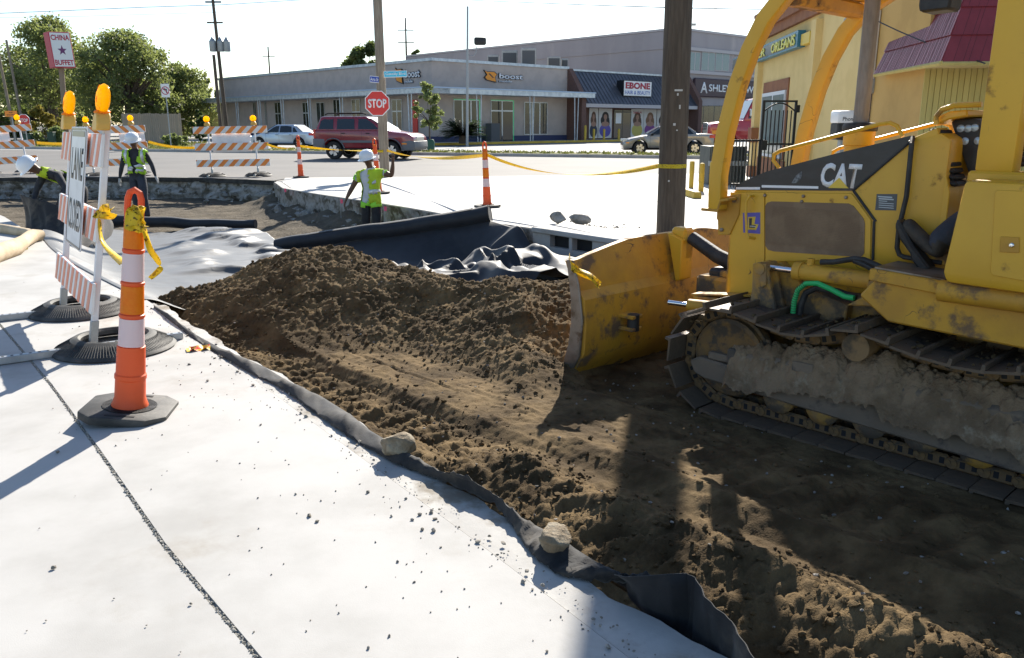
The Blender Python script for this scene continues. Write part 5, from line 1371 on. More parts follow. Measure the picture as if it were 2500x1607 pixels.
def person(label, loc, rz, J, colors, s=1.0, group="workers in white hard hats", hats=True, hem=None):
    # J: joint positions in body space (x right of picture when rz=0 faces -y, z up)
    t = thing("person", label, 'person', loc, rz, group); t.scale = (s, s, s)
    N_ = {}; E_ = []
    g = lambda n: Vector(J[n])
    pel, ch, nk, hd = g('pelvis'), g('chest'), g('neck'), g('head')
    N_['pelvis'] = (tuple(pel), (.165, .120)); N_['waist'] = (tuple(pel.lerp(ch, .45)), (.155, .112)); N_['chest'] = (tuple(ch), (.185, .125))
    N_['neck'] = (tuple(nk), .058); N_['jaw'] = (tuple(nk.lerp(hd, .45)), (.062, .066)); N_['head'] = (tuple(hd), (.078, .096)); top = hd + (hd - nk).normalized() * .085
    N_['crown'] = (tuple(top), (.066, .080))
    E_ += [('pelvis', 'waist'), ('waist', 'chest'), ('chest', 'neck'), ('neck', 'jaw'), ('jaw', 'head'), ('head', 'crown')]
    for sd in ('L', 'R'):
        sh, el, wr = g('sh' + sd), g('el' + sd), g('wr' + sd)
        N_['sh' + sd] = (tuple(sh), .075); N_['ua' + sd] = (tuple(sh.lerp(el, .5)), .062); N_['el' + sd] = (tuple(el), .050); N_['fa' + sd] = (tuple(el.lerp(wr, .4)), .047); N_[sd + 'wrist'] = (tuple(wr), .030)
        E_ += [('chest', 'sh' + sd), ('sh' + sd, 'ua' + sd), ('ua' + sd, 'el' + sd), ('el' + sd, 'fa' + sd), ('fa' + sd, sd + 'wrist')]
        hand_nodes(N_, E_, sd, wr, Vector(J.get('hd' + sd, tuple(wr - el))), J.get('hs' + sd, (0, 1, 0)), J.get('hn' + sd, (1, 0, 0)))
        hp_, kn, an, to = g('hp' + sd), g('kn' + sd), g('an' + sd), g('to' + sd)
        N_['hp' + sd] = (tuple(hp_), .108); N_['th' + sd] = (tuple(hp_.lerp(kn, .5)), .102); N_['kn' + sd] = (tuple(kn), .086); N_['cf' + sd] = (tuple(kn.lerp(an, .4)), .086); N_['an' + sd] = (tuple(an), .072)
        N_['he' + sd] = (tuple(an + Vector((0, 0, -.05)) - (to - an).normalized() * .03), .045); N_['to' + sd] = (tuple(to), (.045, .035))
        E_ += [('pelvis', 'hp' + sd), ('hp' + sd, 'th' + sd), ('th' + sd, 'kn' + sd), ('kn' + sd, 'cf' + sd), ('cf' + sd, 'an' + sd), ('an' + sd, 'he' + sd), ('he' + sd, 'to' + sd)]
    # 0 skin 1 torso 2 sleeve 3 forearm 4 trousers 5 boots 6 hands
    reg = {'waist': 1, 'chest': 1, 'neck': 1, 'jaw': 0, 'head': 0, 'crown': 0, 'pelvis': 1}
    for sd in ('L', 'R'):
        reg.update({'sh' + sd: 2, 'ua' + sd: 2, 'el' + sd: 2 if colors[3] is not colors[0] else 0, 'fa' + sd: 3, sd + 'wrist': 3, 'hp' + sd: 4, 'th' + sd: 4, 'kn' + sd: 4, 'cf' + sd: 4, 'an' + sd: 4, 'he' + sd: 5, 'to' + sd: 5})
        for n in N_:
            if n.startswith(sd) and n != sd + 'wrist': reg[n] = 6
    body, own = skin_body("body", t, N_, E_, colors, reg)
    if hem is not None:
        for i, p in enumerate(body.data.polygons):
            if own[i] in (1, 4): own[i] = p.material_index = 1 if p.center.z > hem else 4
    up = (hd - nk).normalized(); fw = Vector(J['face']).normalized(); rt = fw.cross(up).normalized()
    # face: eyes, nose, mouth, ears
    fb = MB()
    Mf = Matrix((rt, fw, up)).transposed().to_4x4(); Mf.translation = hd
    fb.add(*[(lambda q: q)(x) for x in bevel_lists([Vector(v) for v in ((-.014, .085, -.035), (.014, .085, -.035), (0, .118, -.030), (0, .092, .012))], [(0, 1, 2), (0, 2, 3), (1, 3, 2), (0, 3, 1)], .003)], Mf)
    nose = fb.build("nose", m_skin, t)
    for x in (-.032, .032): MB().lathe([(0, -.006), (.011, -.002), (.011, .002), (0, .006)], 10, Mf @ Matrix.Translation((x, .086, .012)) @ Matrix.Rotation(R(90), 4, 'X')).build("eye", m_blk, t)
    mb_ = MB(); mb_.tube([(-.028, .084, -.058), (0, .094, -.060), (.028, .084, -.058)], .006, 6, M=Mf); mb_.build("mouth", mat("lips", (.10, .04, .03), .6) if "lips" not in MATS else MATS["lips"], t)
    for x in (-.082, .082): MB().lathe([(.008, -.012), (.026, -.006), (.026, .006), (.008, .012)], 10, Mf @ Matrix.Translation((x, -.005, -.012)) @ Matrix.Rotation(R(90), 4, 'Y')).build("ear", m_skin, t)
    if hats: hat(t, hd + up * .035 + fw * .012, 1.0, Mf.to_quaternion())
    return t, body, own, reg

# --- worker with raised arm, facing the camera (body faces -y)
base = dict(pelvis=(0, 0, .95), chest=(0, -.01, 1.32), neck=(0, 0, 1.50), head=(0, -.02, 1.64), face=(0, -1, 0),
            shL=(.19, 0, 1.42), shR=(-.19, 0, 1.42), hpL=(.10, 0, .90), hpR=(-.10, 0, .90),
            knL=(.11, -.03, .50), knR=(-.11, -.02, .50), anL=(.12, .02, .10), anR=(-.12, .02, .10), toL=(.14, -.17, .035), toR=(-.14, -.17, .035),
            elL=(.26, .02, 1.13), wrL=(.28, -.06, .88), elR=(-.26, .02, 1.13), wrR=(-.28, -.06, .88))
J = dict(base); J.update(elL=(.41, -.06, 1.36), wrL=(.46, -.14, 1.63), hdL=(.0, -.05, 1), hsL=(1, .3, 0), hnL=(0, -1, 0),
                         elR=(-.34, .0, 1.15), wrR=(-.46, -.08, .93), hdR=(-.35, -.1, -1), hsR=(0, -1, 0), hnR=(1, 0, 0),
                         shL=(.185, 0, 1.44), shR=(-.20, 0, 1.39), head=(-.03, -.03, 1.645), face=(-.25, -1, -.12), knL=(.10, -.10, .50), toL=(.14, -.22, .035), anL=(.12, -.04, .10))
wc = Vector((A(906, 480, 14.6).x, 14.6, -.70))
t, body, own, reg = person('worker in open lime vest and white shirt raising one arm beside the stop pole', wc, 0, J, [m_skin, m_tee, m_tee, m_skin, m_pants, m_boot, m_skin], .935, hem=.86)
vest = shell(body, own, {1, 2}, .018, m_lime2, "vest", t, lambda c, n: .86 < c.z < 1.47 and not (n.y < -.2 and -.17 < c.x < -.02 and c.z < 1.5) and abs(c.x) < .245)
shell(body, own, {1}, .028, m_refl, "reflective_band", vest, lambda c, n: 1.04 < c.z < 1.11 and not (n.y < -.2 and -.17 < c.x < -.02))
shell(body, own, {1}, .028, m_refl, "reflective_band", vest, lambda c, n: c.z > 1.22 and .06 < c.x < .115 and n.y < -.1)
shell(body, own, {1, 4}, .012, m_tee_green, "shirt_hem", t, lambda c, n: .79 < c.z < .87 and abs(c.x) < .3)
shell(body, own, {2}, .010, m_tee_green, "sleeve_hem", t, lambda c, n: c.x > .285 and c.z > 1.2)
shell(body, own, {2}, .010, m_tee_green, "sleeve_hem", t, lambda c, n: c.x < -.27 and c.z > 1.16)
# --- worker walking towards the camera in green vest over dark jacket
J = dict(base); J.update(elL=(.31, .03, 1.16), wrL=(.40, -.05, .93), hdL=(.35, -.1, -.8), hsL=(0, -1, 0), hnL=(-1, 0, 0),
                         elR=(-.31, .02, 1.15), wrR=(-.36, -.05, .88), hdR=(-.05, -.1, -1), hsR=(0, -1, 0), hnR=(1, 0, 0),
                         knL=(.13, -.12, .50), anL=(.16, -.10, .12), toL=(.18, -.28, .035), knR=(-.09, .02, .50), anR=(-.10, .10, .10), head=(0, -.04, 1.635), face=(0, -1, -.25))
wb = Vector((A(338, 450, 18.0).x, 18.0, -.60))
t, body, own, reg = person('worker in bright green vest over black jacket standing behind the thin roll', wb, 0, J, [m_skin, m_dark, m_dark, m_dark, m_jean, m_boot, m_glove], 1.03, hem=.93)
vest = shell(body, own, {1, 2}, .020, m_lime, "vest", t, lambda c, n: .98 < c.z < 1.47 and abs(c.x) < .235 and not (n.y < -.15 and abs(c.x) < .02 + .09 * (c.z - .98) / .45))
for z in (1.06, 1.13):
    shell(body, own, {1}, .030, m_refl, "reflective_band", vest, lambda c, n: z - .026 < c.z < z + .026 and not (n.y < -.15 and abs(c.x) < .03))
for sg in (-1, 1):
    shell(body, own, {1, 2}, .030, m_refl, "reflective_band", vest, lambda c, n: c.z > 1.22 and .135 < sg * c.x < .19)
# --- stooping worker drawing up the fabric, at the far left
J = dict(base); J.update(pelvis=(.22, .12, .92), chest=(-.02, -.22, 1.10), neck=(-.12, -.34, 1.15), head=(-.19, -.42, 1.22), face=(-.35, -.75, -.5),
                         shL=(.13, -.30, 1.10), shR=(-.14, -.16, 1.12), hpL=(.30, .10, .87), hpR=(.12, .14, .87), knL=(.30, -.08, .48), knR=(.08, -.02, .48), anL=(.33, .10, .10), anR=(.10, .14, .10), toL=(.30, -.09, .035), toR=(.06, -.05, .035),
                         elL=(.30, -.42, .90), wrL=(.26, -.60, .68), hdL=(-.1, -.4, -1), hsL=(1, 0, 0), hnL=(0, -1, 0), elR=(-.20, -.34, .86), wrR=(-.16, -.55, .68), hdR=(0, -.4, -1), hsR=(-1, 0, 0), hnR=(0, -1, 0))
wa = Vector((A(150, 470, 13.4).x, 13.4, -.42))
t, body, own, reg = person('stooping worker in lime vest and dark jacket lifting black fabric at far left', wa, 0, J, [m_skin, m_dark, m_dark, m_dark, m_pants, m_boot, m_skin], 1.0)
vest = shell(body, own, {1}, .020, m_lime2, "vest", t, lambda c, n: not (abs(c.x - .05) < .05 and n.z > .55))
shell(body, own, {1}, .030, m_refl, "reflective_band", vest, lambda c, n: abs((c - Vector((.12, -.02, 1.0))).dot(Vector((.55, .8, -.2)))) < .03)
# --- operator on the machine (only a leg shows)
def dzp(u, v, w): return (u, v, w)
tw_ = SP(2204, 552, .58); an_ = SP(2268, 592, .57); kn_ = SP(2350, 535, .50)
J = dict(pelvis=(-1.82, 0, 1.36), chest=(-1.90, 0, 1.72), neck=(-1.92, 0, 1.91), head=(-1.90, 0, 2.06), face=(1, 0, -.1), shL=(-1.90, .20, 1.82), shR=(-1.90, -.20, 1.82),
         hpL=(-1.78, .11, 1.34), hpR=(-1.78, -.11, 1.34), knL=(kn_[0] - .05, .42, kn_[1] + .02), knR=(-1.36, -.16, 1.42), anL=(an_[0] - .03, .57, an_[1] - .0), anR=(-1.25, -.16, 1.06), toL=(tw_[0], .58, tw_[1] + .03), toR=(-1.05, -.16, 1.03),
         elL=(-1.80, .30, 1.58), wrL=(-1.58, .30, 1.60), hdL=(1, 0, -.1), hsL=(0, -1, 0), hnL=(0, 0, -1), elR=(-1.80, -.30, 1.58), wrR=(-1.58, -.30, 1.60), hdR=(1, 0, -.1), hsR=(0, 1, 0), hnR=(0, 0, -1))
t, body, own, reg = person('bulldozer operator of whom only the dark boot and trouser leg show', dz.location, dz.rotation_euler.z, J, [m_skin, m_dark, m_dark, m_dark, m_jean, m_boot, m_glove], 1.0, None)
b = MB(); ax = Vector((tw_[0], .58, tw_[1] + .02)); bx = Vector((an_[0] - .0, .57, an_[1] - .085)); dd = (bx - ax).normalized(); nn = Vector((dd.z, 0, -dd.x)) if dd.z < 0 else Vector((-dd.z, 0, dd.x))
if nn.z > 0: nn = -nn
b.prism([(-.03, -.005), (.0, .035), (.07, .05), (.17, .048), (.20, .06), (.29, .055), (.30, .0), (.15, .01)], -.05, .05, (ax, dd, nn, (0, 1, 0)), b=.012); b.build("boot_sole", m_rub, t)

# ================================================================== vehicles
m_glass = mat("car_glass", (.012, .016, .018), .06, spec=.8)
m_glass_l = mat("car_glass_light", (.10, .13, .13), .08, spec=.8)
m_maroon = mat("paint_maroon", (.26, .014, .026), .28, coat=.8, c2=(.22, .012, .022), ns=2)
m_cladding = mat("cladding_grey", (.16, .165, .175), .6)
m_silver = mat("paint_silver_blue", (.40, .46, .54), .28, .45, coat=.7)
m_tan = mat("paint_pewter", (.24, .225, .205), .3, .45, coat=.7)
m_red = mat("paint_red", (.42, .015, .022), .28, coat=.8)
m_tail = mat("tail_lens", (.55, .02, .02), .2)
m_headl = mat("head_lens", (.62, .64, .62), .15, .2)
m_ambl = mat("marker_lens", (.9, .30, .02), .25)
m_tyre2 = mat("car_tyre", (.016, .016, .016), .75)
m_alloy = mat("alloy", (.50, .51, .52), .3, .8)
m_under = mat("underbody", (.012, .012, .012), .9)

def wheel_meshes(r, w):
    t = MB().lathe([(r * .62, -w / 2), (r * .93, -w / 2), (r, -w * .36), (r, w * .36), (r * .93, w / 2), (r * .62, w / 2)], 28, axis='Y', cap=False).mesh("tyre", m_tyre2)
    b = MB(); b.lathe([(r * .63, -w * .47), (r * .60, -w * .49), (r * .56, -w * .40), (r * .56, w * .3)], 24, axis='Y', cap=False)
    for k in range(5):
        a = 2 * math.pi * k / 5 + .3; Mk = Matrix.Rotation(a, 4, 'Y')
        b.prism([(-.05 * r / .33, .03), (.05 * r / .33, .03), (.075 * r / .33, r * .60), (-.075 * r / .33, r * .60)], -w * .46, -w * .36, M=Mk)
    b.lathe([(0, -w * .48), (r * .16, -w * .47), (r * .17, -w * .36)][::-1], 14, axis='Y')
    rim = b.mesh("rim", m_alloy)
    d = MB().lathe([(0, -w * .2), (r * .57, -w * .2)], 20, axis='Y').mesh("brake_disc", m_under)
    return t, rim, d
def car(name, label, loc, rz, W, lower, wheels, r, belt, roof, tum, wins, paint, shield=True, extras=None, group=None, cat='car', flipside=-1, ww=.2, shield_m=None):
    # lower: side outline above the sills (x,z), listed from rear bottom over the top to front bottom; arches are cut for the wheels
    t = thing(name, label, cat, loc, rz, group)
    prof = list(lower)
    zb = prof[0][1]; bottom = []
    xs = sorted(wheels, reverse=True); ra = r * 1.22
    x_front, x_rear = prof[-1][0], prof[0][0]
    for xw in xs:
        for k in range(11):
            a = math.pi * k / 10; x = xw + ra * math.cos(a); z = r + ra * math.sin(a)
            if z > zb: bottom.append((min(x_front - .01, max(x_rear + .01, x)), z))
            elif k in (0, 10): bottom.append((xw + (ra if k == 0 else -ra), zb))
    poly = prof + bottom
    b = MB(); b.prism(poly, -W / 2, W / 2, b=.035, seg=2); body = b.build("body", paint, t, sharp=40)
    MB().box(((x_front + x_rear) / 2, 0, zb + .15), ((x_front - x_rear) * .93, W - .36, .28)).build("underbody", m_under, t)
    (xb0, xb1, zb_), (xt0, xt1, zt) = belt, roof
    def yy(z): return W / 2 - .03 - tum * (z - zb_) / (zt - zb_)
    ring = lambda x0, x1, z, y: [Vector((x0, -y, z)), Vector((x1, -y, z)), Vector((x1, y, z)), Vector((x0, y, z))]
    v_ = ring(xb0, xb1, zb_ - .02, W / 2 - .03) + ring(xt0, xt1, zt - .03, yy(zt))
    f_ = [(3, 2, 1, 0), (4, 5, 6, 7), (0, 1, 5, 4), (1, 2, 6, 5), (2, 3, 7, 6), (3, 0, 4, 7)]
    v2, f2 = bevel_lists(v_, f_, .07, 3); cb = MB(); cb.add(v2, f2); cab = cb.build("cabin", paint, t, sharp=40)
    for wpoly in wins:
        for sd in (-1, 1):
            b = MB(); n = len(wpoly)
            vs_ = [(x, sd * (yy(z) + .004), z) for x, z in wpoly] + [(x, sd * (yy(z) - .02), z) for x, z in wpoly]
            b.add(vs_, [list(range(n)), list(range(n, 2 * n))[::-1]] + [(i, (i + 1) % n, n + (i + 1) % n, n + i) for i in range(n)]); b.build("window", m_glass, cab)
    if shield:
        for (x0, x1, nm) in ((xb1, xt1, "windscreen"), (xb0, xt0, "rear_window")):
            o_ = .016 * (1 if nm == "windscreen" else -1); P = []
            for f in (.12, .90):
                z = zb_ + (zt - zb_) * f; x = x0 + (x1 - x0) * f; y = yy(z) - .09; P.append(((x + o_, -y, z + .006), (x + o_, y, z + .006)))
            b = MB(); b.add([P[0][0], P[0][1], P[1][1], P[1][0]], [(0, 1, 2, 3)]); b.build(nm, shield_m or m_glass_l, cab)
    tm, rm, dm = wheel_meshes(r, ww)
    for xw in wheels:
        for sd in (-1, 1):
            wh = link("wheel", None, t, Matrix.Translation((xw, sd * (W / 2 - ww * .52), r)) @ (Matrix() if sd < 0 else Matrix.Rotation(math.pi, 4, 'Z')))
            link("tyre", tm, wh); link("rim", rm, wh); link("brake_disc", dm, wh)
    if extras: extras(t, body, cab, W)
    return t
def lens(name, m, par, c, s, b=.015): return MB().box(c, s, b=b).build(name, m, par)
def handle(par, x, z, W):
    for sd in (-1, 1): MB().box((x, sd * (W / 2 + .012), z), (.18, .02, .03), b=.006).build("door_handle", m_under, par)
def seams(par, xs, z0, z1, W):
    for x in xs:
        for sd in (-1, 1): MB().box((x, sd * (W / 2 + .0005), (z0 + z1) / 2), (.008, .003, z1 - z0)).build("door_seam", m_under, par)
# --- red SUV driving to the right
def suv_x(t, body, cab, W):
    b = MB(); b.prism([(.0, .42), (-.04, .55), (-.03, .86), (.30, .86), (.50, .84), (.50, .42)], -W / 2 - .012, W / 2 + .012, b=.03, seg=2); b.build("rear_bumper", m_cladding, t)
    b = MB(); b.prism([(3.95, .38), (3.93, .74), (4.30, .80), (4.50, .76), (4.52, .50), (4.44, .38)], -W / 2 - .012, W / 2 + .012, b=.03, seg=2); b.build("front_bumper", m_cladding, t)
    for xw in (.89, 3.45):
        b = MB()
        for sd in (-1, 1):
            pts = [(xw + .50 * math.cos(math.pi * k / 12), sd * (W / 2 + .005), .37 + .50 * math.sin(math.pi * k / 12)) for k in range(13)]
            b.tube(pts, .05, 8, flat=.5)
        b.build("arch_flare", m_cladding, t)
    b = MB(); b.box((2.15, 0, .44), (1.7, W + .12, .06), b=.02); b.build("running_board", m_under, t)
    b = MB()
    for sd in (-1, 1): b.tube([(.45, sd * .62, 1.84), (.6, sd * .62, 1.90), (2.1, sd * .62, 1.91), (2.3, sd * .62, 1.86)], .025, 8)
    for x in (.7, 1.2, 1.7, 2.15): b.tube([(x, -.62, 1.90), (x, .62, 1.90)], .02, 8)
    b.build("roof_rack", m_under, cab)
    for sd in (-1, 1):
        lens("tail_lamp", m_tail, body, (.05, sd * (W / 2 - .07), 1.06), (.10, .16, .36)); lens("head_lamp", m_headl, body, (4.22, sd * (W / 2 - .14), .88), (.34, .26, .16)); lens("marker_lamp", m_ambl, body, (4.05, sd * (W / 2 + .012), .66), (.22, .02, .06), .006)
        MB().box((3.1, sd * (W / 2 + .09), 1.22), (.12, .16, .16), b=.03).build("mirror", m_under, body)
    b = MB(); b.box((4.44, 0, .84), (.08, 1.0, .22), b=.02); b.build("grille", m_alloy, body)
    for sd in (-1, 1): MB().box((2.0, sd * (W / 2 + .008), .74), (1.6, .02, .10), b=.008).build("side_moulding", m_cladding, body)
    handle(body, 1.35, 1.08, W); handle(body, 2.45, 1.08, W); seams(body, (1.25, 2.18, 3.02), .50, 1.16, W)
suv_c = G(899, 389.5)
hs = math.atan2(-.20, .98)
low = [(.04, .46), (.0, .80), (.03, 1.10), (.06, 1.20), (3.30, 1.20), (3.55, 1.14), (4.10, 1.09), (4.32, 1.03), (4.46, .90), (4.48, .46)]
loc = suv_c - Vector((math.cos(hs), math.sin(hs), 0)) * 2.26 + Vector((0, 1.0, 0)); loc.z = -.012
car("suv", 'dark red SUV with roof rack driving past behind the stop pole', loc, hs, 1.80, low, (.89, 3.45), .37, (.06, 3.38, 1.19), (.30, 2.32, 1.80), .17,
    [[(.24, 1.25), (.90, 1.25), (.88, 1.66), (.46, 1.66), (.32, 1.58)], [(1.06, 1.25), (1.86, 1.25), (1.82, 1.67), (1.06, 1.67)], [(2.02, 1.25), (2.92, 1.25), (2.62, 1.52), (2.36, 1.67), (2.0, 1.67)]], m_maroon, extras=suv_x, cat='SUV', shield_m=m_headl)
# --- sedans: nose at +x
def sedan_x(t, body, cab, W):
    for sd in (-1, 1):
        lens("tail_lamp", m_tail, body, (.12, sd * (W / 2 - .10), .86), (.28, .24, .16), .03); lens("head_lamp", m_headl, body, (4.28, sd * (W / 2 - .18), .68), (.28, .3, .13), .03)
        lens("marker_lamp", m_ambl, body, (4.2, sd * (W / 2 - .0), .56), (.16, .02, .05), .006)
        MB().box((3.02, sd * (W / 2 + .07), .96), (.12, .14, .11), b=.03).build("mirror", m_under, body)
    handle(body, 1.45, .82, W); handle(body, 2.35, .82, W); seams(body, (1.30, 2.22, 3.1), .36, .90, W)
    b = MB(); b.box((2.25, 0, .24), (4.2, W * .96, .05)); b.build("sill", m_under, body)
slow = [(.10, .24), (.03, .45), (.02, .80), (.10, .97), (.70, 1.0), (1.2, .98), (3.0, .93), (3.4, .90), (4.05, .76), (4.35, .62), (4.42, .45), (4.38, .24)]
def sedan(label, c, rz, paint, roofz=1.44, L=1.0):
    d = Vector((math.cos(rz), math.sin(rz), 0)); loc = c - d * 2.22; loc.z = 0
    return car("sedan", label, loc, rz, 1.74, slow, (.92, 3.58), .315, (.62, 3.32, .93), (1.35, 2.50, roofz), .22,
               [[(.98, .97), (1.32, .97), (1.34, 1.24), (1.26, 1.26)], [(1.38, .97), (2.18, .97), (2.18, 1.33), (1.75, 1.345), (1.44, 1.30)], [(2.26, .97), (3.05, .97), (2.62, 1.26), (2.44, 1.33), (2.26, 1.335)]], paint, extras=sedan_x)
hz = math.pi - .26
sedan('silver blue sedan parked behind the far right barricade', G(692, 363.5) + Vector((0, .8, 0)), math.pi - .25, m_silver)
sedan('pale blue sedan almost hidden behind the red SUV', G(810, 360) + Vector((.5, 5.5, 0)), math.pi - .25, m_silver)
sedan('pewter sedan with five-spoke wheels partly behind the dark utility pole', G(1632, 377.5) + Vector((0, .8, 0)), math.pi - .05, m_tan, 1.40)
# --- red truck behind the building corner
def truck_x(t, body, cab, W):
    b = MB(); b.box((5.72, 0, 1.22), (.06, 1.15, .62), b=.03, seg=2); gr = b.build("grille", m_alloy, t)
    for k in range(7): MB().box((5.755, 0, .96 + k * .085), (.02, 1.05, .035)).build("grille_bar", m_under, gr)
    for sd in (-1, 1):
        lens("head_lamp", m_headl, body, (5.62, sd * (W / 2 - .20), 1.0), (.16, .36, .22)); lens("marker_lamp", m_ambl, body, (5.45, sd * (W / 2 - .005), 1.0), (.26, .03, .22), .02)
        b = MB(); b.prism([(5.0, 1.25), (5.2, 1.38), (4.6, 1.50), (4.1, 1.45), (4.5, 1.30)], sd * (W / 2 + .002), sd * (W / 2 + .008)); b.build("flame_decal", m_silver, body)
        MB().box((3.55, sd * (W / 2 + .18), 2.05), (.12, .22, .40), b=.03).build("mirror", m_alloy, body)
    b = MB(); b.box((5.70, 0, .62), (.16, W + .02, .34), b=.03); b.build("bumper", m_alloy, t)
    b = MB(); b.box((.9, 0, 1.05), (2.6, W * 1.04, .12)); b.build("flat_bed", m_under, t)
    for x in (2.4, 2.7): MB().lathe([(.05, 0), (.05, .06), (.03, .10)], 10, Matrix.Translation((x, 0, 2.86))).build("roof_beacon", m_headl, cab)
tlow = [(-.4, .55), (-.4, .98), (1.9, 1.0), (1.95, 1.60), (3.7, 1.62), (4.2, 1.66), (5.2, 1.55), (5.66, 1.44), (5.72, 1.2), (5.72, .55)]
c = A(1733, 383, 46.0)
car("truck", 'red truck with chrome grille behind the pewter sedan and the sweep bar', (c.x + 5.75, 47.6, 0), math.pi, 2.1, tlow, (.6, 4.75), .48, (1.95, 3.9, 1.60), (2.05, 3.3, 2.85), .15,
    [[(2.5, 1.75), (3.62, 1.75), (3.28, 2.55), (2.5, 2.6)]], m_red, extras=truck_x, cat='truck', ww=.26)

# ================================================================== poles, signs, wires
m_wood = mat("pole_wood_grey", (.33, .27, .205), .9, c2=(.23, .185, .14), ns=7, lo=.35, hi=.65, bump=.6, bs=20, bd=.012, stretch=(4, 4, .35))
m_wood_dk = mat("pole_wood_dark", (.075, .056, .040), .92, c2=(.115, .088, .062), ns=7, lo=.35, hi=.65, bump=.7, bs=20, bd=.012, stretch=(4, 4, .35))
m_metalpole = mat("pole_metal", (.34, .36, .37), .5, .4)
m_stop = mat("sign_red", (.78, .055, .045), .4, transl=((.9, .06, .05), .2))
m_signw = mat("sign_white_face", (.80, .80, .80), .4)
m_sblue = mat("sign_street_blue", (.06, .52, .72), .4)
m_sdblue = mat("sign_dark_blue", (.045, .085, .40), .4)
m_sorange = mat("sign_orange", (.90, .28, .03), .4)
m_wire = mat("wire_dark", (.03, .03, .035), .6)
m_crimson = mat("sign_crimson", (.50, .03, .07), .45)

def pole(label, base, h, r0, r1, m, name="utility_pole", lean=(0, 0), group=None, n=18):
    t = thing(name, label, 'pole', base, 0, group)
    pts = [Vector((lean[0] * k / 10, lean[1] * k / 10, -.5 + (h + .5) * k / 10)) for k in range(11)]
    MB().tube(pts, [r0 + (r1 - r0) * k / 10 for k in range(11)], n).build("shaft", m, t); return t
def face_M(c, right=(1, 0, 0), up=(0, 0, 1)): return frame(c, right, up)
def octagon(w, th, M): 
    a = w / 2; c = a * math.tan(R(22.5)); poly = [(a, -c), (a, c), (c, a), (-c, a), (-a, c), (-a, -c), (-c, -a), (c, -a)]
    return MB().prism(poly, 0, th, ((0, 0, 0), (1, 0, 0), (0, 1, 0), (0, 0, 1)), M=M, b=0)
# stop-sign pole
sp = polS
pole('weathered grey wooden pole carrying the stop sign and street names', sp, 9.5, .135, .11, m_wood, lean=(-.05, 0), group="wooden utility poles")
zc = A(925, 253, sp.y).z
ss = thing("stop_sign", 'red octagonal STOP sign on the wooden pole behind the workers', 'stop sign', (sp.x - .11, sp.y - .17, zc), R(3))
octagon(.66, .006, frame((0, 0, 0), (1, 0, 0), (0, 0, 1))).build("sign_border", m_signw, ss)
octagon(.615, .003, frame((0, -.0062, 0), (1, 0, 0), (0, 0, 1))).build("sign_face", m_stop, ss)
text_obj("lettering", "STOP", 1, frame((0, -.0095, 0), (1, 0, 0), (0, 0, 1)), m_signw, ss, .002, .03, .50, .24)
def street_sign(label, px0, px1, py0, py1, m, s, rz, slant=0.0, border=True):
    Yp = sp.y - .18; a, c = A(px0, py1, Yp), A(px1, py0, Yp); w, h = c.x - a.x, c.z - a.z; cc = (a + c) / 2
    t = thing("street_sign", label, 'street sign', (cc.x, Yp, cc.z), 0); t.rotation_euler = (0, slant, rz); w = w / math.cos(rz)
    MB().box((0, 0, 0), (w, .008, h), b=.003).build("sign_border", m_signw, t)
    MB().box((0, -.005, 0), (w * .96, .004, h * .82), b=.001).build("sign_face", m, t)
    text_obj("lettering", s, 1, frame((0, -.0075, 0), (1, 0, 0), (0, 0, 1)), m_signw, t, .001, .015, w * .86, h * .52); return t
street_sign('long light blue street name sign beside the pole top', 937, 994, 173, 189, m_sblue, "Gentilly Blvd", R(-6), R(-1))
street_sign('small dark blue street name sign on the left of the pole', 904, 924, 186, 202, m_sdblue, "Arts St", R(30), R(4))
# right dark pole with tape band and stapled scraps
pp = pole('dark thick wooden utility pole standing by the drain inlet', (2.10, 10.84, 0), 8.0, .185, .150, m_wood_dk, lean=(-.08, .0), group="wooden utility poles", n=26)
b = MB()
for (px_, py_, w, h) in ((1650, 222, .10, .022), (1653, 262, .018, .05), (1648, 232, .02, .03), (1640, 304, .03, .03), (1646, 318, .02, .015), (1627, 440, .02, .02), (1690, 62, .06, .03)):
    q = A(px_, py_, 10.84); cxp = 2.10 - .08 * (q.z + .5) / 8.5; rr = .185 - .035 * q.z / 8; dx = max(-.9, min(.9, (q.x - cxp) / rr)); b.box((q.x - 2.10, -rr * math.sqrt(1 - dx * dx) - .002, q.z), (w, .006, h))
b.build("paper_scrap", mat("paper_scraps", (.55, .53, .48), .8), pp)
t = thing("caution_tape", 'yellow tape band wound round the dark utility pole', 'tape', (2.09, 10.84, A(1650, 405, 10.84).z), 0, "yellow caution tapes")
MB().lathe([(.186, -.025), (.187, .0), (.186, .025)], 26, Matrix.Translation((-.01, 0, 0))).build("tape_band", m_tape, t)
# tall pole with transformer at the left end of the shop
q = A(556, 330, 72); tp_ = pole('tall thin utility pole with transformer cans left of the shop', (q.x, 72, 0), 12.6, .17, .11, m_wood_dk, lean=(-.35, 0), group="wooden utility poles", n=10)
b = MB()
for z in (9.6, 11.2): b.box((-.3, 0, z), (1.3, .1, .12))
b.build("cross_arm", m_wood_dk, tp_)
for x in (-.55, .1, .62): MB().lathe([(.26, 7.3), (.28, 7.35), (.28, 8.1), (.2, 8.2), (.05, 8.45)], 12, Matrix.Translation((x, -.25, 0))).build("transformer", m_metalpole, tp_)
q = A(541, 330, 70); pole('short bare pole beside the transformer pole', (q.x, 70, 0), 6.9, .15, .12, m_wood_dk, lean=(-.1, 0), group="wooden utility poles", n=10)
q = A(669, 330, 150); t = pole('distant power pole above the shop roof, left one', (q.x, 150, 0), 14.5, .2, .12, m_wood_dk, group="wooden utility poles", n=8); MB().box((0, 0, 12.9), (2.2, .12, .14)).build("cross_arm", m_wood_dk, t)
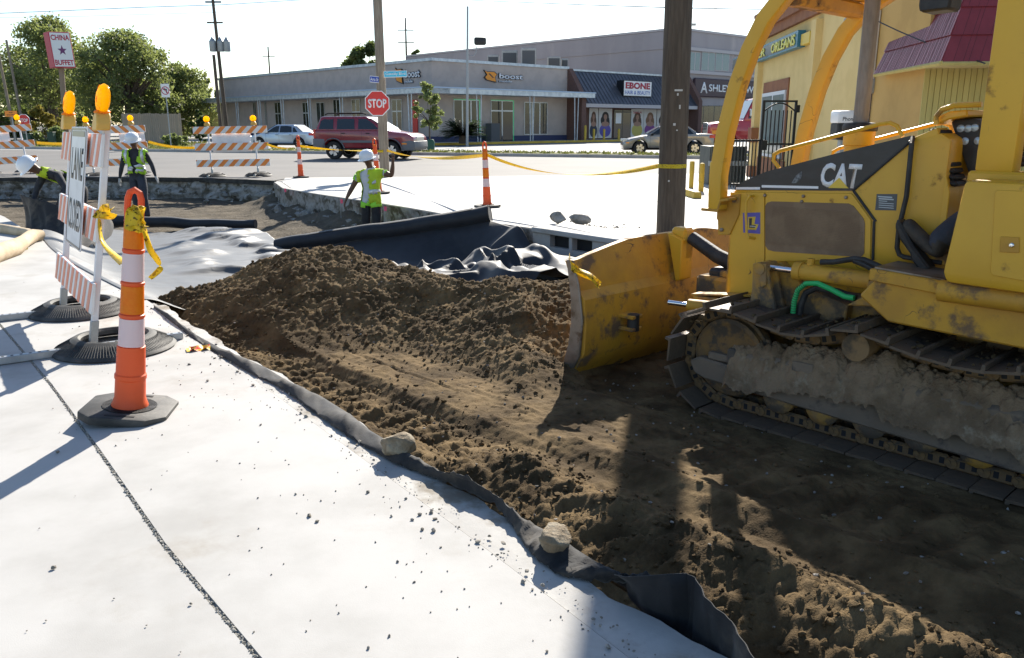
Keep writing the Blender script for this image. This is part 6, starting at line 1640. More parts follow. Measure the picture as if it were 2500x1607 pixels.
q = A(998, 330, 150); t = pole('distant power pole above the shop roof, right one', (q.x, 150, 0), 19.2, .28, .12, m_wood_dk, group="wooden utility poles", n=8)
for z in (15.2, 17.2): MB().box((0, 0, z), (2.8, .14, .16)).build("cross_arm", m_wood_dk, t)
for k, (px_, Yp, tz) in enumerate(((36, 70, 8.2), (60, 78, 8.8), (165, 92, 9.0), (1088, 0, 0))):
    if Yp: q = A(px_, 320, Yp); pole(['slim grey pole in front of the far left trees', 'second slim grey pole in front of the far left trees', 'grey pole hidden behind the buffet sign pole'][k], (q.x, Yp, 0), tz, .13, .10, m_wood, lean=(-.5, 0), group="wooden utility poles", n=8)
# floodlight mast in front of the shop corner
q = A(1140, 330, 57); t = pole('slim metal mast with a floodlight in front of the shop', (q.x, 57, 0), 8.9, .10, .07, m_metalpole, "light_mast", (.15, 0), n=10)
MB().tube([(.1, 0, 5.9), (.5, 0, 5.8), (.7, 0, 6.1), (.72, 0, 6.45)], .03, 6).build("bracket", m_metalpole, t)
MB().box((.95, 0, 6.75), (.8, .4, .5), b=.12, seg=2).build("flood_lamp", m_rub, t)
# buffet sign
q = A(158, 330, 68); t = thing("pylon_sign", 'tall CHINA BUFFET sign with red side on a leaning pole', 'sign', (q.x, 68, 0))
MB().tube([(.10, 0, -.3), (A(149, 160, 68).x - q.x, 0, A(149, 160, 68).z)], .20, 14).build("pole", mat("pole_brown", (.26, .19, .14), .7), t)
zt, zb = A(140, 78, 68).z, A(160, 168, 68).z; xl = A(117, 120, 68).x - q.x; xr = A(167, 120, 68).x - q.x
Mr = Matrix.Translation(((xl + xr) / 2 + .1, 0, (zt + zb) / 2)) @ Matrix.Rotation(R(-3.5), 4, 'Y') @ Matrix.Rotation(R(50), 4, 'Z')
w, h = 1.62, zt - zb - .1
MB().box((0, 0, 0), (w, .95, h), M=Mr, b=.02).build("box", m_crimson, t)
fc = MB().box((0, -.478, 0), (w - .14, .01, h - .14), M=Mr).build("face", m_signw, t)
for s_, z in (("CHINA", .34), ("BUFFET", -.36)): text_obj("lettering", s_, 1, Mr @ frame((0, -.486, z * h), (1, 0, 0), (0, 0, 1)), m_crimson, fc, .004, .03, w * .86, h * .15)
star = [(math.cos(R(90 + 36 * k)) * (.36 if k % 2 == 0 else .15), math.sin(R(90 + 36 * k)) * (.40 if k % 2 == 0 else .16)) for k in range(10)]
MB().prism(star, 0, .004, ((0, -.486, -.02 * h), (1, 0, 0), (0, 0, 1), (0, -1, 0)), M=Mr).build("star", mat("star_violet", (.16, .04, .14), .5), fc)
# no-left-turn sign
q = A(418, 360, 50); t = thing("road_sign", 'white no left turn sign on a thin pole by the wooden fence', 'road sign', (q.x, 50, 0))
MB().tube([(0, 0, -.2), (0, 0, 3.75)], .035, 8).build("pole", m_metalpole, t)
MB().box((0, -.05, 3.35), (.50, .01, .76), b=.004).build("plate", m_signw, t)
b = MB(); b.lathe([(.19, 0), (.235, 0), (.235, .004), (.19, .004)], 24, frame((0, -.056, 3.35), (1, 0, 0), (0, 0, 1)), cap=False)
b.box((0, -.058, 3.35), (.40, .003, .045), M=Matrix.Translation((0, 0, 3.35)) @ Matrix.Rotation(R(45), 4, 'Y') @ Matrix.Translation((0, 0, -3.35))); b.build("ban_ring", m_crimson, t)
b = MB(); b.prism([(.04, -.14), (.10, -.14), (.10, .10), (-.02, .10), (-.02, .15), (-.14, .07), (-.02, -.01), (-.02, .04), (.04, .04)], 0, .003, ((0, -.055, 3.35), (1, 0, 0), (0, 0, 1), (0, -1, 0))); b.build("arrow", m_blk, t)
# far stop sign and orange board at the left edge
q = A(58, 290, 52); t = thing("stop_sign", 'small far STOP sign among the left bushes', 'stop sign', (q.x, 52, 0))
MB().tube([(0, .05, -.2), (0, .05, q.z)], .03, 8).build("pole", m_metalpole, t)
octagon(.72, .006, frame((0, 0, q.z - .1), (1, 0, 0), (0, 0, 1))).build("sign_border", m_signw, t); octagon(.66, .004, frame((0, -.007, q.z - .1), (1, 0, 0), (0, 0, 1))).build("sign_face", m_stop, t)
text_obj("lettering", "STOP", 1, frame((0, -.012, q.z - .1), (1, 0, 0), (0, 0, 1)), m_signw, t, .002, .03, .5, .22)
q = A(27, 278, 54); t = thing("work_sign", 'orange road work board at the left edge above the barricade', 'road sign', (q.x, 54, 0))
MB().tube([(0, .05, -.2), (0, .05, q.z)], .03, 8).build("pole", m_metalpole, t)
ob = MB().box((0, 0, q.z), (.78, .01, .36), b=.004).build("board", m_sorange, t)
text_obj("lettering", "END", 1, frame((0, -.007, q.z + .08), (1, 0, 0), (0, 0, 1)), m_blk, ob, .002, .02, .22, .07); text_obj("lettering", "ROAD WORK", 1, frame((0, -.007, q.z - .07), (1, 0, 0), (0, 0, 1)), m_blk, ob, .002, .02, .55, .08)
# overhead wires
def wire(label, pts, r=.012):
    t = thing("overhead_wire", label, 'wire', pts[0], 0, "overhead wires"); MB().tube([Vector(p) - Vector(pts[0]) for p in pts], r, 5).build("strand", m_wire, t)
wire('upper wire crossing the sky at the top left', [A(-80, 36, 66), A(140, 27, 67), A(350, 18, 68), A(541, 12, 72), A(800, -4, 75)], .022)
wire('lower faint wire crossing the sky at the top left', [A(-80, 44, 80), A(200, 40, 80), A(541, 30, 80)], .012)
wire('wire running from the sky to the dark right pole', [A(1000, -6, 26), A(1200, 3, 20), A(1450, 13, 14), A(1640, 19, 10.84)], .006)
wire('wire from the dark right pole towards the burger shop', [A(1690, 20, 10.84), A(1790, 22, 13), A(1880, 24, 16)], .006)
wire('thin guy wire slanting from the dark right pole', [A(1695, 62, 10.84), A(1760, 10, 14), A(1800, -20, 16)], .005)

# ================================================================== buildings
m_stucco = mat("stucco_taupe", (.47, .405, .36), .92, c2=(.42, .362, .325), ns=1.2, bump=.4, bs=18, bd=.02)
m_navy = mat("base_navy", (.035, .045, .11), .7)
m_cap = mat("metal_trim_pale", (.55, .60, .64), .4, .5, c2=(.42, .47, .52), ns=3)
m_alum = mat("aluminium_frame", (.55, .57, .58), .4, .6)
m_win = mat("shop_glass", (.022, .028, .028), .07, spec=.8, c2=(.06, .055, .035), ns=1.6, lo=.48, hi=.62)
m_win2 = mat("shop_glass_dark", (.014, .018, .02), .06, spec=.8)
m_brick = mat("brick_brown", (.16, .085, .065), .9, c2=(.105, .06, .05), ns=18, bump=.5, bs=25, bd=.01)
m_mortar = mat("mortar_brown", (.20, .165, .14), .95)
m_mans = mat("roof_standing_seam", (.075, .078, .09), .45, .3, c2=(.10, .10, .115), ns=1.5)
m_purple = mat("stucco_mauve", (.385, .35, .355), .92, c2=(.335, .305, .31), ns=.35, lo=.35, hi=.7, c3=(.46, .41, .40), s3=.6, t3=(.55, .75), stretch=(1, 1, .3))
m_signbrown = mat("sign_aubergine", (.050, .022, .032), .5)
m_ledge = mat("ledge_pale", (.48, .45, .45), .8)
m_ac = mat("hvac_grey", (.42, .42, .40), .6, .2, c2=(.35, .35, .33), ns=3)
m_dkgrille = mat("hvac_grille", (.09, .095, .10), .7)
m_bluegl = mat("upper_glass", (.16, .22, .24), .08, spec=.8)
m_orange = mat("logo_orange", (.85, .30, .02), .45)
m_neon = mat("green_strip_light", (.05, .45, .2), .5, emit=((.05, .9, .3), .10))
m_redtxt = mat("letters_red", (.42, .03, .05), .5); m_bluetxt = mat("letters_blue", (.05, .12, .45), .5)

def on_plane(px, py, o, d):
    r = ray(px, py); n = (-d[1], d[0]); t = (o[0] * n[0] + o[1] * n[1]) / (r[0] * n[0] + r[1] * n[1])
    x, y, z = r[0] * t, r[1] * t, CAM_H + r[2] * t
    return (x - o[0]) * d[0] + (y - o[1]) * d[1], z
C0 = (-5.8, 62.0); E1 = (.74, .6726); E2 = (-.6726, .74)
FR = lambda off=0.0: ((C0[0] + E2[0] * -off * -1 * -1, C0[1], 0), 0)
class Facade:
    # local: s along the wall left->right as seen, z up, n outward
    def __init__(self, o, ex, n): self.o, self.ex, self.n = Vector((o[0], o[1], 0)), Vector((ex[0], ex[1], 0)), Vector((n[0], n[1], 0))
    def s(self, px, off=0.0, py=320):
        o = self.o + self.n * off; return on_plane(px, py, (o.x, o.y), (self.ex.x, self.ex.y))[0]
    def sz(self, px, py, off=0.0):
        o = self.o + self.n * off; return on_plane(px, py, (o.x, o.y), (self.ex.x, self.ex.y))
    def fr(self, off=0.0): return (self.o + self.n * off, self.ex, (0, 0, 1), self.n)
    def M(self, s, z, off): return frame(self.o + self.ex * s + Vector((0, 0, z)) + self.n * off, self.ex, (0, 0, 1))
    def slab(self, mb, s0, s1, z0, z1, d0, d1, b=0): return mb.prism([(s0, z0), (s1, z0), (s1, z1), (s0, z1)], d0, d1, self.fr(), b=b)
RF = Facade(C0, E1, (-E2[0], -E2[1]))                       # shop front, right of the corner
LF = Facade(C0, (-E2[0], -E2[1]), (-E1[0], -E1[1]))         # shop side, left of the corner (s negative to the left)
L_right = RF.s(1383); L_left = -37.0
ZR, ZC0, ZC1 = 6.0, 3.55, 3.95
shop = thing("shop_building", 'taupe corner shop with flat canopy on paired posts and orange logo signs', 'building', (C0[0], C0[1], 0))
shop_inv = Matrix.Translation((-C0[0], -C0[1], 0))
def bp(mb, name, m, par=shop, inv=shop_inv, sharp=35):
    for v in mb.v: v += inv.translation
    return mb.build(name, m, par, sharp)
# walls as footprint prism
b = MB()
e1, e2 = Vector((*E1, 0)), Vector((*E2, 0)); o0 = Vector((*C0, 0))
fp = [o0, o0 + e1 * L_right, o0 + e1 * L_right + e2 * -L_left, o0 + e2 * -L_left]
b.prism([(p.x, p.y) for p in fp], 0, ZR, ((0, 0, 0), (1, 0, 0), (0, 1, 0), (0, 0, 1))); wall = bp(b, "wall", m_stucco)
b = MB(); RF.slab(b, -.05, L_right, 0, .55, 0, .06); LF.slab(b, L_left, .05, 0, .55, 0, .06); bp(b, "base_band", m_navy)
b = MB(); RF.slab(b, -.15, L_right + .1, ZR - .12, ZR + .08, -.25, .12); LF.slab(b, L_left - .1, .15, ZR - .12, ZR + .081, -.25, .121); bp(b, "parapet_cap", m_cap)
b = MB(); RF.slab(b, -2.1, L_right + 1.2, ZC0, ZC1, 0, 2.1); LF.slab(b, L_left - 3.2, 2.1, ZC0 + .001, ZC1 - .001, 0, 2.101); cano = bp(b, "canopy", m_cap)
b = MB(); RF.slab(b, -2.15, L_right + 1.25, ZC1 - .05, ZC1 + .04, -.0, 2.16); LF.slab(b, L_left - 3.25, 2.15, ZC1 - .051, ZC1 + .039, 0, 2.161); bp(b, "canopy_edge", mat("canopy_edge_blue", (.35, .45, .60), .4, .4), cano)
def posts(F, pxs, y0=0):
    for px_ in pxs:
        s0 = F.s(px_, 1.9, 330)
        for q in (-.16, .16):
            b = MB(); b.tube([F.o + F.ex * (s0 + q * .8) + F.n * 1.9, F.o + F.ex * (s0 + q * 1.4) + F.n * 1.9 + Vector((0, 0, ZC0))], .045, 6); bp(b, "canopy_post", m_cap)
posts(RF, (1170, 1298, 1406)); posts(LF, (1003, 837, 759, 694, 638, 584))
def window(F, px0, px1, py0, py1, panes=2, transom=None, par=shop, inv=shop_inv, z0=None, m=m_win, neon=False, off=0.0, frm=m_alum, name="window"):
    s0, zt = F.sz(px0, py0, off); s1 = F.s(px1, off); zb = F.sz(px0, py1, off)[1] if z0 is None else z0
    b = MB(); F.slab(b, s0, s1, zb, zt, off + .03, off + .06); w = bp(b, name, frm, par, inv)
    n = panes; ww = (s1 - s0) / n; rows = [(zb + .06, zt - .06)] if transom is None else [(zb + .06, transom - .05), (transom + .05, zt - .06)]
    for k in range(n):
        for (a, c) in rows:
            b = MB(); F.slab(b, s0 + ww * k + .06, s0 + ww * (k + 1) - .06, a, c, off + .058, off + .064); bp(b, "pane", m, w, inv)
    if neon:
        b = MB()
        for (a0, a1, c0, c1) in ((s0, s1, zt - .005, zt + .03), (s1 - .005, s1 + .03, zb, zt)): F.slab(b, a0, a1, c0, c1, off + .066, off + .09)
        bp(b, "light_strip", m_neon, w, inv)
    return w
window(RF, 1106, 1170, 243, 300, 3, neon=True, z0=.75)
dw = window(RF, 1197, 1252, 245, 349, 2, transom=2.45, z0=.02, neon=True, name="door", m=m_win2)
window(RF, 1279, 1335, 249, 334, 3, z0=.6)
for (a, c, dr) in ((957, 984, 1), (859, 883, 1), (814, 834, 0), (773, 796, 0), (739, 758, 1), (671, 690, 1), (646, 655, 0), (618, 630, 0)):
    window(LF, a, c, 243 if a > 800 else 250, 330, 2, transom=2.4 if dr else None, z0=.05 if dr else .3, name="door" if dr else "window")
b = MB(); LF.slab(b, LF.s(1010, 0), LF.s(1022, 0), .6, 3.2, .05, .09); bp(b, "banner", m_stop, shop)
b = MB(); s0 = RF.s(1179); RF.slab(b, s0, s0 + .9, .05, 1.5, .3, 1.0, b=.03); bp(b, "display_box", m_dkgrille, shop)
def boost_logo(F, px0, px1, py0, py1, off=.02):
    s0, zt = F.sz(px0, py0); s1, zb = F.sz(px1, py1); h = zt - zb; w = s1 - s0
    t = thing("shop_sign", 'orange emblem with white boost mobile letters on the ' + ('right shop front' if F is RF else 'left shop side'), 'sign', F.o + F.ex * s0 + Vector((0, 0, zb)) + F.n * off)
    inv = Matrix.Translation(-(t.location)); 
    def put(mb, nm, m, par): 
        for v in mb.v: v -= Vector(t.location)
        return mb.build(nm, m, par)
    P = lambda pts: [(s0 + x * w, zb + y * h) for x, y in pts]
    emb = P([(.0, 1.05), (.06, .92), (.26, .94), (.33, .72), (.28, .40), (.31, -.08), (.22, -.02), (.05, .12), (.01, .38), (.07, .62)])
    o = put(MB().prism([(x, z) for x, z in emb], 0, .10, F.fr(off)), "emblem_backing", m_blk, t)
    cx, cz = sum(p[0] for p in emb) / len(emb), sum(p[1] for p in emb) / len(emb)
    put(MB().prism([(cx + (x - cx) * .86, cz + (z - cz) * .86) for x, z in emb], .10, .12, F.fr(off)), "emblem", m_orange, o)
    put(MB().prism(P([(.10, .72), (.14, .74), (.24, .36), (.21, .34)]), .12, .125, F.fr(off)), "emblem_slash", m_blk, o)
    for s_, xc, zc_, ww, hh in (("boost", .68, .56, .60, .50), ("mobile", .54, .08, .32, .20)):
        Mx = F.M(s0 + xc * w, zb + zc_ * h, off + .03); Mx.translation -= Vector(t.location)
        text_obj("letter_backing", s_, 1, Mx, m_blk, t, .05, .055, w * ww * 1.04, h * hh * 1.12)
        Mx2 = F.M(s0 + xc * w, zb + zc_ * h, off + .083); Mx2.translation -= Vector(t.location)
        text_obj("lettering", s_, 1, Mx2, m_signw, t, .01, .02, w * ww, h * hh)
    return t
boost_logo(RF, 1179, 1276, 172, 203); boost_logo(LF, 967, 1029, 167, 200)
# rooftop plant
def ac(label, px0, px1, py0, py1, Yd, dep):
    a, c = A(px0, py1, Yd), A(px1, py0, Yd); t = thing("rooftop_unit", label, 'air conditioner', (a.x, Yd, ZR - .2), 0, "rooftop air conditioners")
    w, h = c.x - a.x, max(.4, c.z - ZR + .2); MB().box((w / 2, dep / 2, h / 2), (w, dep, h), b=.04).build("housing", m_ac, t)
    MB().box((w / 2, -.012, h / 2), (w * .84, .03, h * .78)).build("grille", m_dkgrille, t); return t
ac('large rooftop air conditioner with dark grille above the shop logo', 1272, 1309, 117, 158, 74, 2.2)
ac('long pale rooftop unit left of the large air conditioner', 1225, 1264, 123, 158, 76, 1.5)
ac('small square rooftop unit right of the large air conditioner', 1337, 1369, 138, 166, 76, 1.5)
ac('low rooftop unit at the right end of the shop roof', 1371, 1387, 143, 166, 77, 1.5)
ac('pale rooftop unit at the left behind the light mast', 1190, 1218, 134, 157, 77, 1.5)
# --- second shop: brick piers, standing-seam mansard, poster windows
S0, S1 = L_right, RF.s(1672)
sb_ = thing("mansard_shop", 'low shop with dark seamed mansard roof and tall portrait posters in its windows', 'building', (*(o0 + e1 * S0).xy, 0)); inv2 = Matrix.Translation(-Vector(sb_.location))
ze, zr, ov = RF.sz(1450, 254, 1.5)[1], RF.sz(1400, 172, -.8)[1], 1.5
b = MB(); RF.slab(b, S0 + .02, S1, 0, ze, -8, 0); bp(b, "wall", m_brick, sb_, inv2)
ze, zr, ov = RF.sz(1450, 254, 1.5)[1], RF.sz(1400, 172, -.8)[1], 1.5
def mans_pt(s, f): return RF.o + RF.ex * s + RF.n * (ov - f * (ov + .8)) + Vector((0, 0, ze + (zr - ze) * f))
sa, sc = S0 + .6, S1 - .3
b = MB(); b.add([mans_pt(sa, 0), mans_pt(sc, 0), mans_pt(sc, 1), mans_pt(sa, 1), mans_pt(sa, 0) - RF.n * 2, mans_pt(sc, 0) - RF.n * 2], [(0, 1, 2, 3), (0, 3, 4), (1, 5, 2), (0, 4, 5, 1)]); rf = bp(b, "roof", m_mans, sb_, inv2)
nseam = 34
for k in range(nseam + 1):
    s = sa + (sc - sa) * k / nseam; p0, p1 = mans_pt(s, 0), mans_pt(s, 1); b = MB(); b.tube([p0 + RF.n * .02, p1 + RF.n * .02], .03, 4); bp(b, "roof_seam", m_mans, rf, inv2)
b = MB(); RF.slab(b, sa, sc, ze - .28, ze + .02, ov - .10, ov + .06); bp(b, "eave_board", m_ledge, sb_, inv2)
b = MB(); RF.slab(b, sa - .3, sc, zr - .05, zr + .10, -1.1, -.7); bp(b, "ridge_cap", m_cap, sb_, inv2)
def pier(s0, s1, label_z):
    b = MB(); prof = [(0, 0), (1.7, 0), (1.7, ze + .5), (1.45, ze + .9), (.5, zr - .5), (.1, zr + .05), (-.9, zr + .05), (-.9, 0)]
    b.prism([(d, z) for d, z in prof], s0, s1, (RF.o, RF.n, (0, 0, 1), RF.ex)); return bp(b, "brick_pier", m_brick, sb_, inv2)
pr1 = pier(S0 + .03, S0 + .55, 0); pr2 = pier(S1 - .3, S1 + .25, 0)
# shopfront bays
posters = []
m_poster = mat("poster_paper", (.55, .53, .52), .4)
HAIR = [mat("print_hair_%d" % k, c, .6) for k, c in enumerate(((.03, .018, .014), (.12, .055, .03), (.02, .013, .012), (.10, .05, .028), (.20, .10, .05), (.02, .014, .013)))]
DRESS = [mat("print_dress_%d" % k, c, .6) for k, c in enumerate(((.06, .10, .22), (.03, .035, .06), (.12, .09, .35), (.50, .42, .10), (.20, .05, .22), (.45, .30, .36)))]
FLESH = mat("print_flesh", (.36, .20, .14), .6)
def poster(px0, px1, k, txt=None):
    s0, s1 = RF.s(px0, .05), RF.s(px1, .05); zt = ze - .32; w = s1 - s0
    b = MB(); RF.slab(b, s0, s1, .25, zt, .02, .05); bay = bp(b, "shop_window", m_alum, sb_, inv2)
    b = MB(); RF.slab(b, s0 + .04, s1 - .04, .32, zt - .05, .05, .054); bp(b, "poster", m_poster, bay, inv2)
    def el(cx, cz, rx, rz, d, m, nm, n=18, a0=0, a1=2 * math.pi):
        pts = [(s0 + w * cx + rx * w * math.cos(a0 + (a1 - a0) * i / n), .32 + (zt - .37) * (cz + rz * math.sin(a0 + (a1 - a0) * i / n))) for i in range(n)]
        b = MB(); b.prism(pts, d, d + .001, RF.fr()); bp(b, nm, m, bay, inv2)
    el(.5, .74, .26, .17, .0545, HAIR[k], "print_hair"); el(.48, .60, .34, .20, .0546, HAIR[k], "print_hair"); el(.62, .52, .22, .20, .0547, HAIR[k], "print_hair")
    el(.5, .24, .44, .24, .0556, DRESS[k], "print_dress"); el(.5, .47, .30, .09, .0559, FLESH, "print_shoulder"); el(.5, .57, .08, .10, .0562, FLESH, "print_neck"); el(.5, .72, .13, .10, .0568, FLESH, "print_face")
    if txt:
        Mx = RF.M(s0 + w / 2, zt - .28 if txt == "SAGA" else .75, .0575); Mx.translation -= Vector(sb_.location); text_obj("lettering", txt, 1, Mx, m_redtxt if txt == "SAGA" else m_bluetxt, bay, .001, .01, w * .7, .22)
for k, (a, c, tx) in enumerate(((1393, 1417, None), (1438, 1459, None), (1461, 1493, "Dope"), (1540, 1570, "SAGA"), (1571, 1601, None), (1603, 1632, None))): poster(a, c, k, tx)
dd_ = window(RF, 1498, 1538, 268, 350, 2, transom=2.5, par=sb_, inv=inv2, z0=.05, m=m_win2, frm=m_blk, name="door")
b = MB(); s0, z_ = RF.sz(1502, 290); RF.slab(b, s0, s0 + .75, 1.5, 2.4, .066, .07); bp(b, "notice", m_signw, dd_, inv2)
s0, zt = RF.sz(1521, 196, .9); s1, zb = RF.sz(1588, 237, .9)
es = thing("shop_sign", 'white EBONE hair and beauty sign box on the mansard roof', 'sign', RF.o + RF.ex * s0 + RF.n * .9 + Vector((0, 0, zb)))
inv3 = Matrix.Translation(-Vector(es.location))
b = MB(); RF.slab(b, s0, s1, zb, zt, .2, 1.0); bp(b, "box", m_blk, es, inv3)
b = MB(); RF.slab(b, s0 + .05, s1 - .05, zb + .05, zt - .05, 1.0, 1.01); fce = bp(b, "face", m_signw, es, inv3)
def put_text(F, s, s_c, z_c, off, w, h, m, par, bold=.03, ext=.005):
    Mx = F.M(s_c, z_c, off); Mx.translation -= Vector(par.parent.location if par.parent else par.location); return text_obj("lettering", s, 1, Mx, m, par, ext, bold, w, h)
put_text(RF, "EBONE", (s0 + s1) / 2, zb + (zt - zb) * .68, 1.011, (s1 - s0) * .88, (zt - zb) * .42, m_redtxt, fce, .05)
put_text(RF, "HAIR & BEAUTY", (s0 + s1) / 2, zb + (zt - zb) * .24, 1.011, (s1 - s0) * .90, (zt - zb) * .24, m_bluetxt, fce, .01)
# --- mauve two-storey building
S2 = RF.s(1648, 0, 250); S3 = S2 + 30
zt2 = RF.sz(1650, 70)[1]
mb2 = thing("mauve_building", 'large mauve two-storey block with blank side wall and dark store sign', 'building', (*(o0 + e1 * S2).xy, 0)); inv4 = Matrix.Translation(-Vector(mb2.location))
b = MB(); q0 = o0 + e1 * S2; b.prism([(p.x, p.y) for p in (q0, q0 + e1 * 30, q0 + e1 * 30 + e2 * 44, q0 + e2 * 44)], 0, zt2, ((0, 0, 0), (1, 0, 0), (0, 1, 0), (0, 0, 1))); bp(b, "wall", m_purple, mb2, inv4)
SF = Facade(q0.xy, (-E2[0], -E2[1]), (-E1[0], -E1[1]))
b = MB(); RF.slab(b, S2 - .1, S3, zt2 - .05, zt2 + .15, -.3, .12); SF.slab(b, -44, .1, zt2 - .051, zt2 + .149, -.3, .121); bp(b, "parapet_cap", m_ledge, mb2, inv4)
b = MB(); SF.slab(b, -44, 0, zt2 - 1.7, zt2 - .1, 0, .08); bp(b, "upper_band", m_purple, mb2, inv4)
for z0_, h_ in ((RF.sz(1700, 121)[1], .30), (RF.sz(1700, 177)[1], .30)):
    b = MB(); RF.slab(b, S2 - .05, S3, z0_ - h_ / 2, z0_ + h_ / 2, 0, .25); bp(b, "ledge", m_ledge, mb2, inv4)
for (a, c) in ((1684, 1699), (1713, 1735), (1747, 1769), (1803, 1826), (1840, 1862)): window(RF, a, c, 126, 173, 2, par=mb2, inv=inv4, m=m_bluegl, frm=m_ledge)
for (a, c) in ((1703, 1727), (1728, 1754), (1755, 1783), (1784, 1815)): window(RF, a, c, 258, 345, 2, par=mb2, inv=inv4, z0=.2, frm=m_blk)
s0, zt = RF.sz(1697, 190, .3); s1, zb = RF.sz(1880, 238, .3); zb = RF.sz(1697, 236, .3)[1]
sg = thing("shop_sign", 'long dark ASHLEY STEWART store sign with white letters', 'sign', RF.o + RF.ex * s0 + RF.n * .3 + Vector((0, 0, zb))); inv5 = Matrix.Translation(-Vector(sg.location))
b = MB(); RF.slab(b, s0, s0 + 12.2, zb, zt, .05, .35, b=.08); bd2 = bp(b, "board", m_signbrown, sg, inv5)
sA = RF.s(1704, .35); sB = RF.s(1868, .35); zm = (zb + zt) / 2; H_ = (zt - zb)
for s_, x0, x1, hh in (("A", 1704, 1722, .60), ("SHLEY", 1723, 1779, .40), ("S", 1780, 1791, .62), ("TEWART", 1792, 1866, .40)):
    a, c = RF.s(x0, .35), RF.s(x1, .35); put_text(RF, s_, (a + c) / 2, zm, .351, abs(c - a) * .94, H_ * hh, m_signw, bd2, .02, .02)
# yellow kerb of the shop forecourt, bollards
kb = MB(); RF.slab(kb, -3.0, S1, 0, .16, 2.5, 2.8); LF.slab(kb, -8, 2.9, 0, .159, 2.5, 2.8); tag(kb.build("forecourt_kerb", m_yel_kerb), kind='structure')
kb = MB(); RF.slab(kb, -3.0, S1 + 12, -.02, .14, -.0, 2.5); LF.slab(kb, -34, 2.5, -.02, .139, 0, 2.5); tag(kb.build("forecourt_walk", m_conc), kind='structure')
for k, px_ in enumerate((1429, 1450, 1475, 1511)):
    s = RF.s(px_, 2.2); p = RF.o + RF.ex * s + RF.n * 2.2
    t = thing("bollard", ['yellow bollard beside the brick pier of the poster shop, leftmost', 'second yellow bollard from the brick pier of the poster shop', 'third yellow bollard from the brick pier of the poster shop', 'yellow bollard before the poster shop door, rightmost of four'][k], 'bollard', (p.x, p.y, .14), 0, "yellow bollards at the poster shop")
    MB().lathe([(.10, 0), (.10, 1.15 if k == 0 else .85), (.06, (1.15 if k == 0 else .85) + .06), (0, (1.15 if k == 0 else .85) + .07)], 12).build("post", m_yel_kerb, t)
# --- yellow burger shop at the right
m_bur = mat("stucco_yellow", (.78, .58, .25), .9, c2=(.72, .53, .22), ns=1.5, bump=.4, bs=40, bd=.01)
m_bur_dim = mat("stucco_dimmed", (.58, .36, .115), .9, c2=(.52, .32, .10), ns=1.5, bump=.4, bs=40, bd=.01)  # yellow stucco darkened in colour where less reflected light reaches the wall
m_brn = mat("trim_brown", (.30, .125, .055), .8, c2=(.25, .10, .045), ns=3)
m_corr = mat("siding_yellow", (.58, .46, .15), .75, c2=(.52, .41, .13), ns=2, stretch=(6, 6, .5))
m_shing = mat("shingle_red", (.20, .020, .022), .45, c2=(.25, .028, .032), ns=3, lo=.3, hi=.7, spec=.6)
m_sgnblue = mat("sign_teal", (.03, .17, .26), .4); m_sgny = mat("letters_yellow", (.75, .72, .18), .5)
m_white_fr = mat("window_frame_white", (.72, .74, .76), .5)
BO = (5.9, 12.3); BD = (.0880, .9961); BN = (-BD[1], BD[0])
BF = Facade(BO, (-BD[0], -BD[1]), BN)          # s grows towards the camera
bb_ = thing("burger_building", 'yellow stucco burger shop with brown trim and red shingled mansard', 'building', (BO[0], BO[1], 0)); inv6 = Matrix.Translation((-BO[0], -BO[1], 0))
ex_, ey_ = Vector((*BD, 0)), Vector((BD[1], -BD[0], 0)); o6 = Vector((*BO, 0)); Lb = 11.6
b = MB(); b.prism([(p.x, p.y) for p in (o6 + ex_ * 2.9, o6 + ex_ * 2.9 + ey_ * 9, o6 + ex_ * Lb + ey_ * 9, o6 + ex_ * Lb)], 0, 4.05, ((0, 0, 0), (1, 0, 0), (0, 1, 0), (0, 0, 1))); bp(b, "wall", m_bur, bb_, inv6)
b = MB(); b.prism([(p.x, p.y) for p in (o6 + ey_ * .02, o6 + ey_ * 9, o6 + ex_ * 2.88 + ey_ * 9, o6 + ex_ * 2.88 + ey_ * .02)], 0, 4.0, ((0, 0, 0), (1, 0, 0), (0, 1, 0), (0, 0, 1))); bp(b, "drive_through_wall", m_bur_dim, bb_, inv6)
# vertical siding on the end wall facing the camera
EF = Facade(BO, (BD[1], -BD[0]), (-BD[0], -BD[1]))
for k in range(64):
    b = MB(); EF.slab(b, .02 + k * .08, .02 + k * .08 + .072, 0, 2.4, .003, .022); bp(b, "siding_board", m_corr, bb_, inv6)
def pil(px_, w, z1, base=True):
    s = BF.s(px_, .08, 250); b = MB(); BF.slab(b, s - w / 2, s + w / 2, 0, z1, 0, .14); bp(b, "pilaster", m_bur, bb_, inv6)
    if base: b = MB(); BF.slab(b, s - w / 2 - .04, s + w / 2 + .04, .95, 1.35, 0, .20); BF.slab(b, s - w / 2 - .03, s + w / 2 + .03, 0, .30, 0, .18); bp(b, "pilaster_band", m_brn, bb_, inv6)
pil(1846, .42, 3.55); pil(1978, .36, 3.55, False)
zc1 = BF.sz(1988, 41)[1]
b = MB(); BF.slab(b, -Lb - .15, -2.9, zc1, zc1 + .22, 0, .10); BF.slab(b, -Lb - .2, -2.85, zc1 + .22, zc1 + .60, 0, .18); BF.slab(b, -Lb - .22, -2.83, zc1 + .60, zc1 + .68, 0, .24); bp(b, "cornice", m_brn, bb_, inv6)
for px_ in (1884, 1893, 1908, 1932): 
    s = BF.s(px_, .26, 50); b = MB(); b.box((0, 0, 0), (.09, .09, .12), b=.02); [v.__iadd__(BF.o + BF.ex * s + BF.n * .28 + Vector((0, 0, zc1 + .56))) for v in b.v]; bp(b, "cornice_lamp", m_signw, bb_, inv6)
s0 = BF.s(1863, .03, 250); s1 = BF.s(1918, .03, 250); zt = BF.sz(1916, 221)[1]
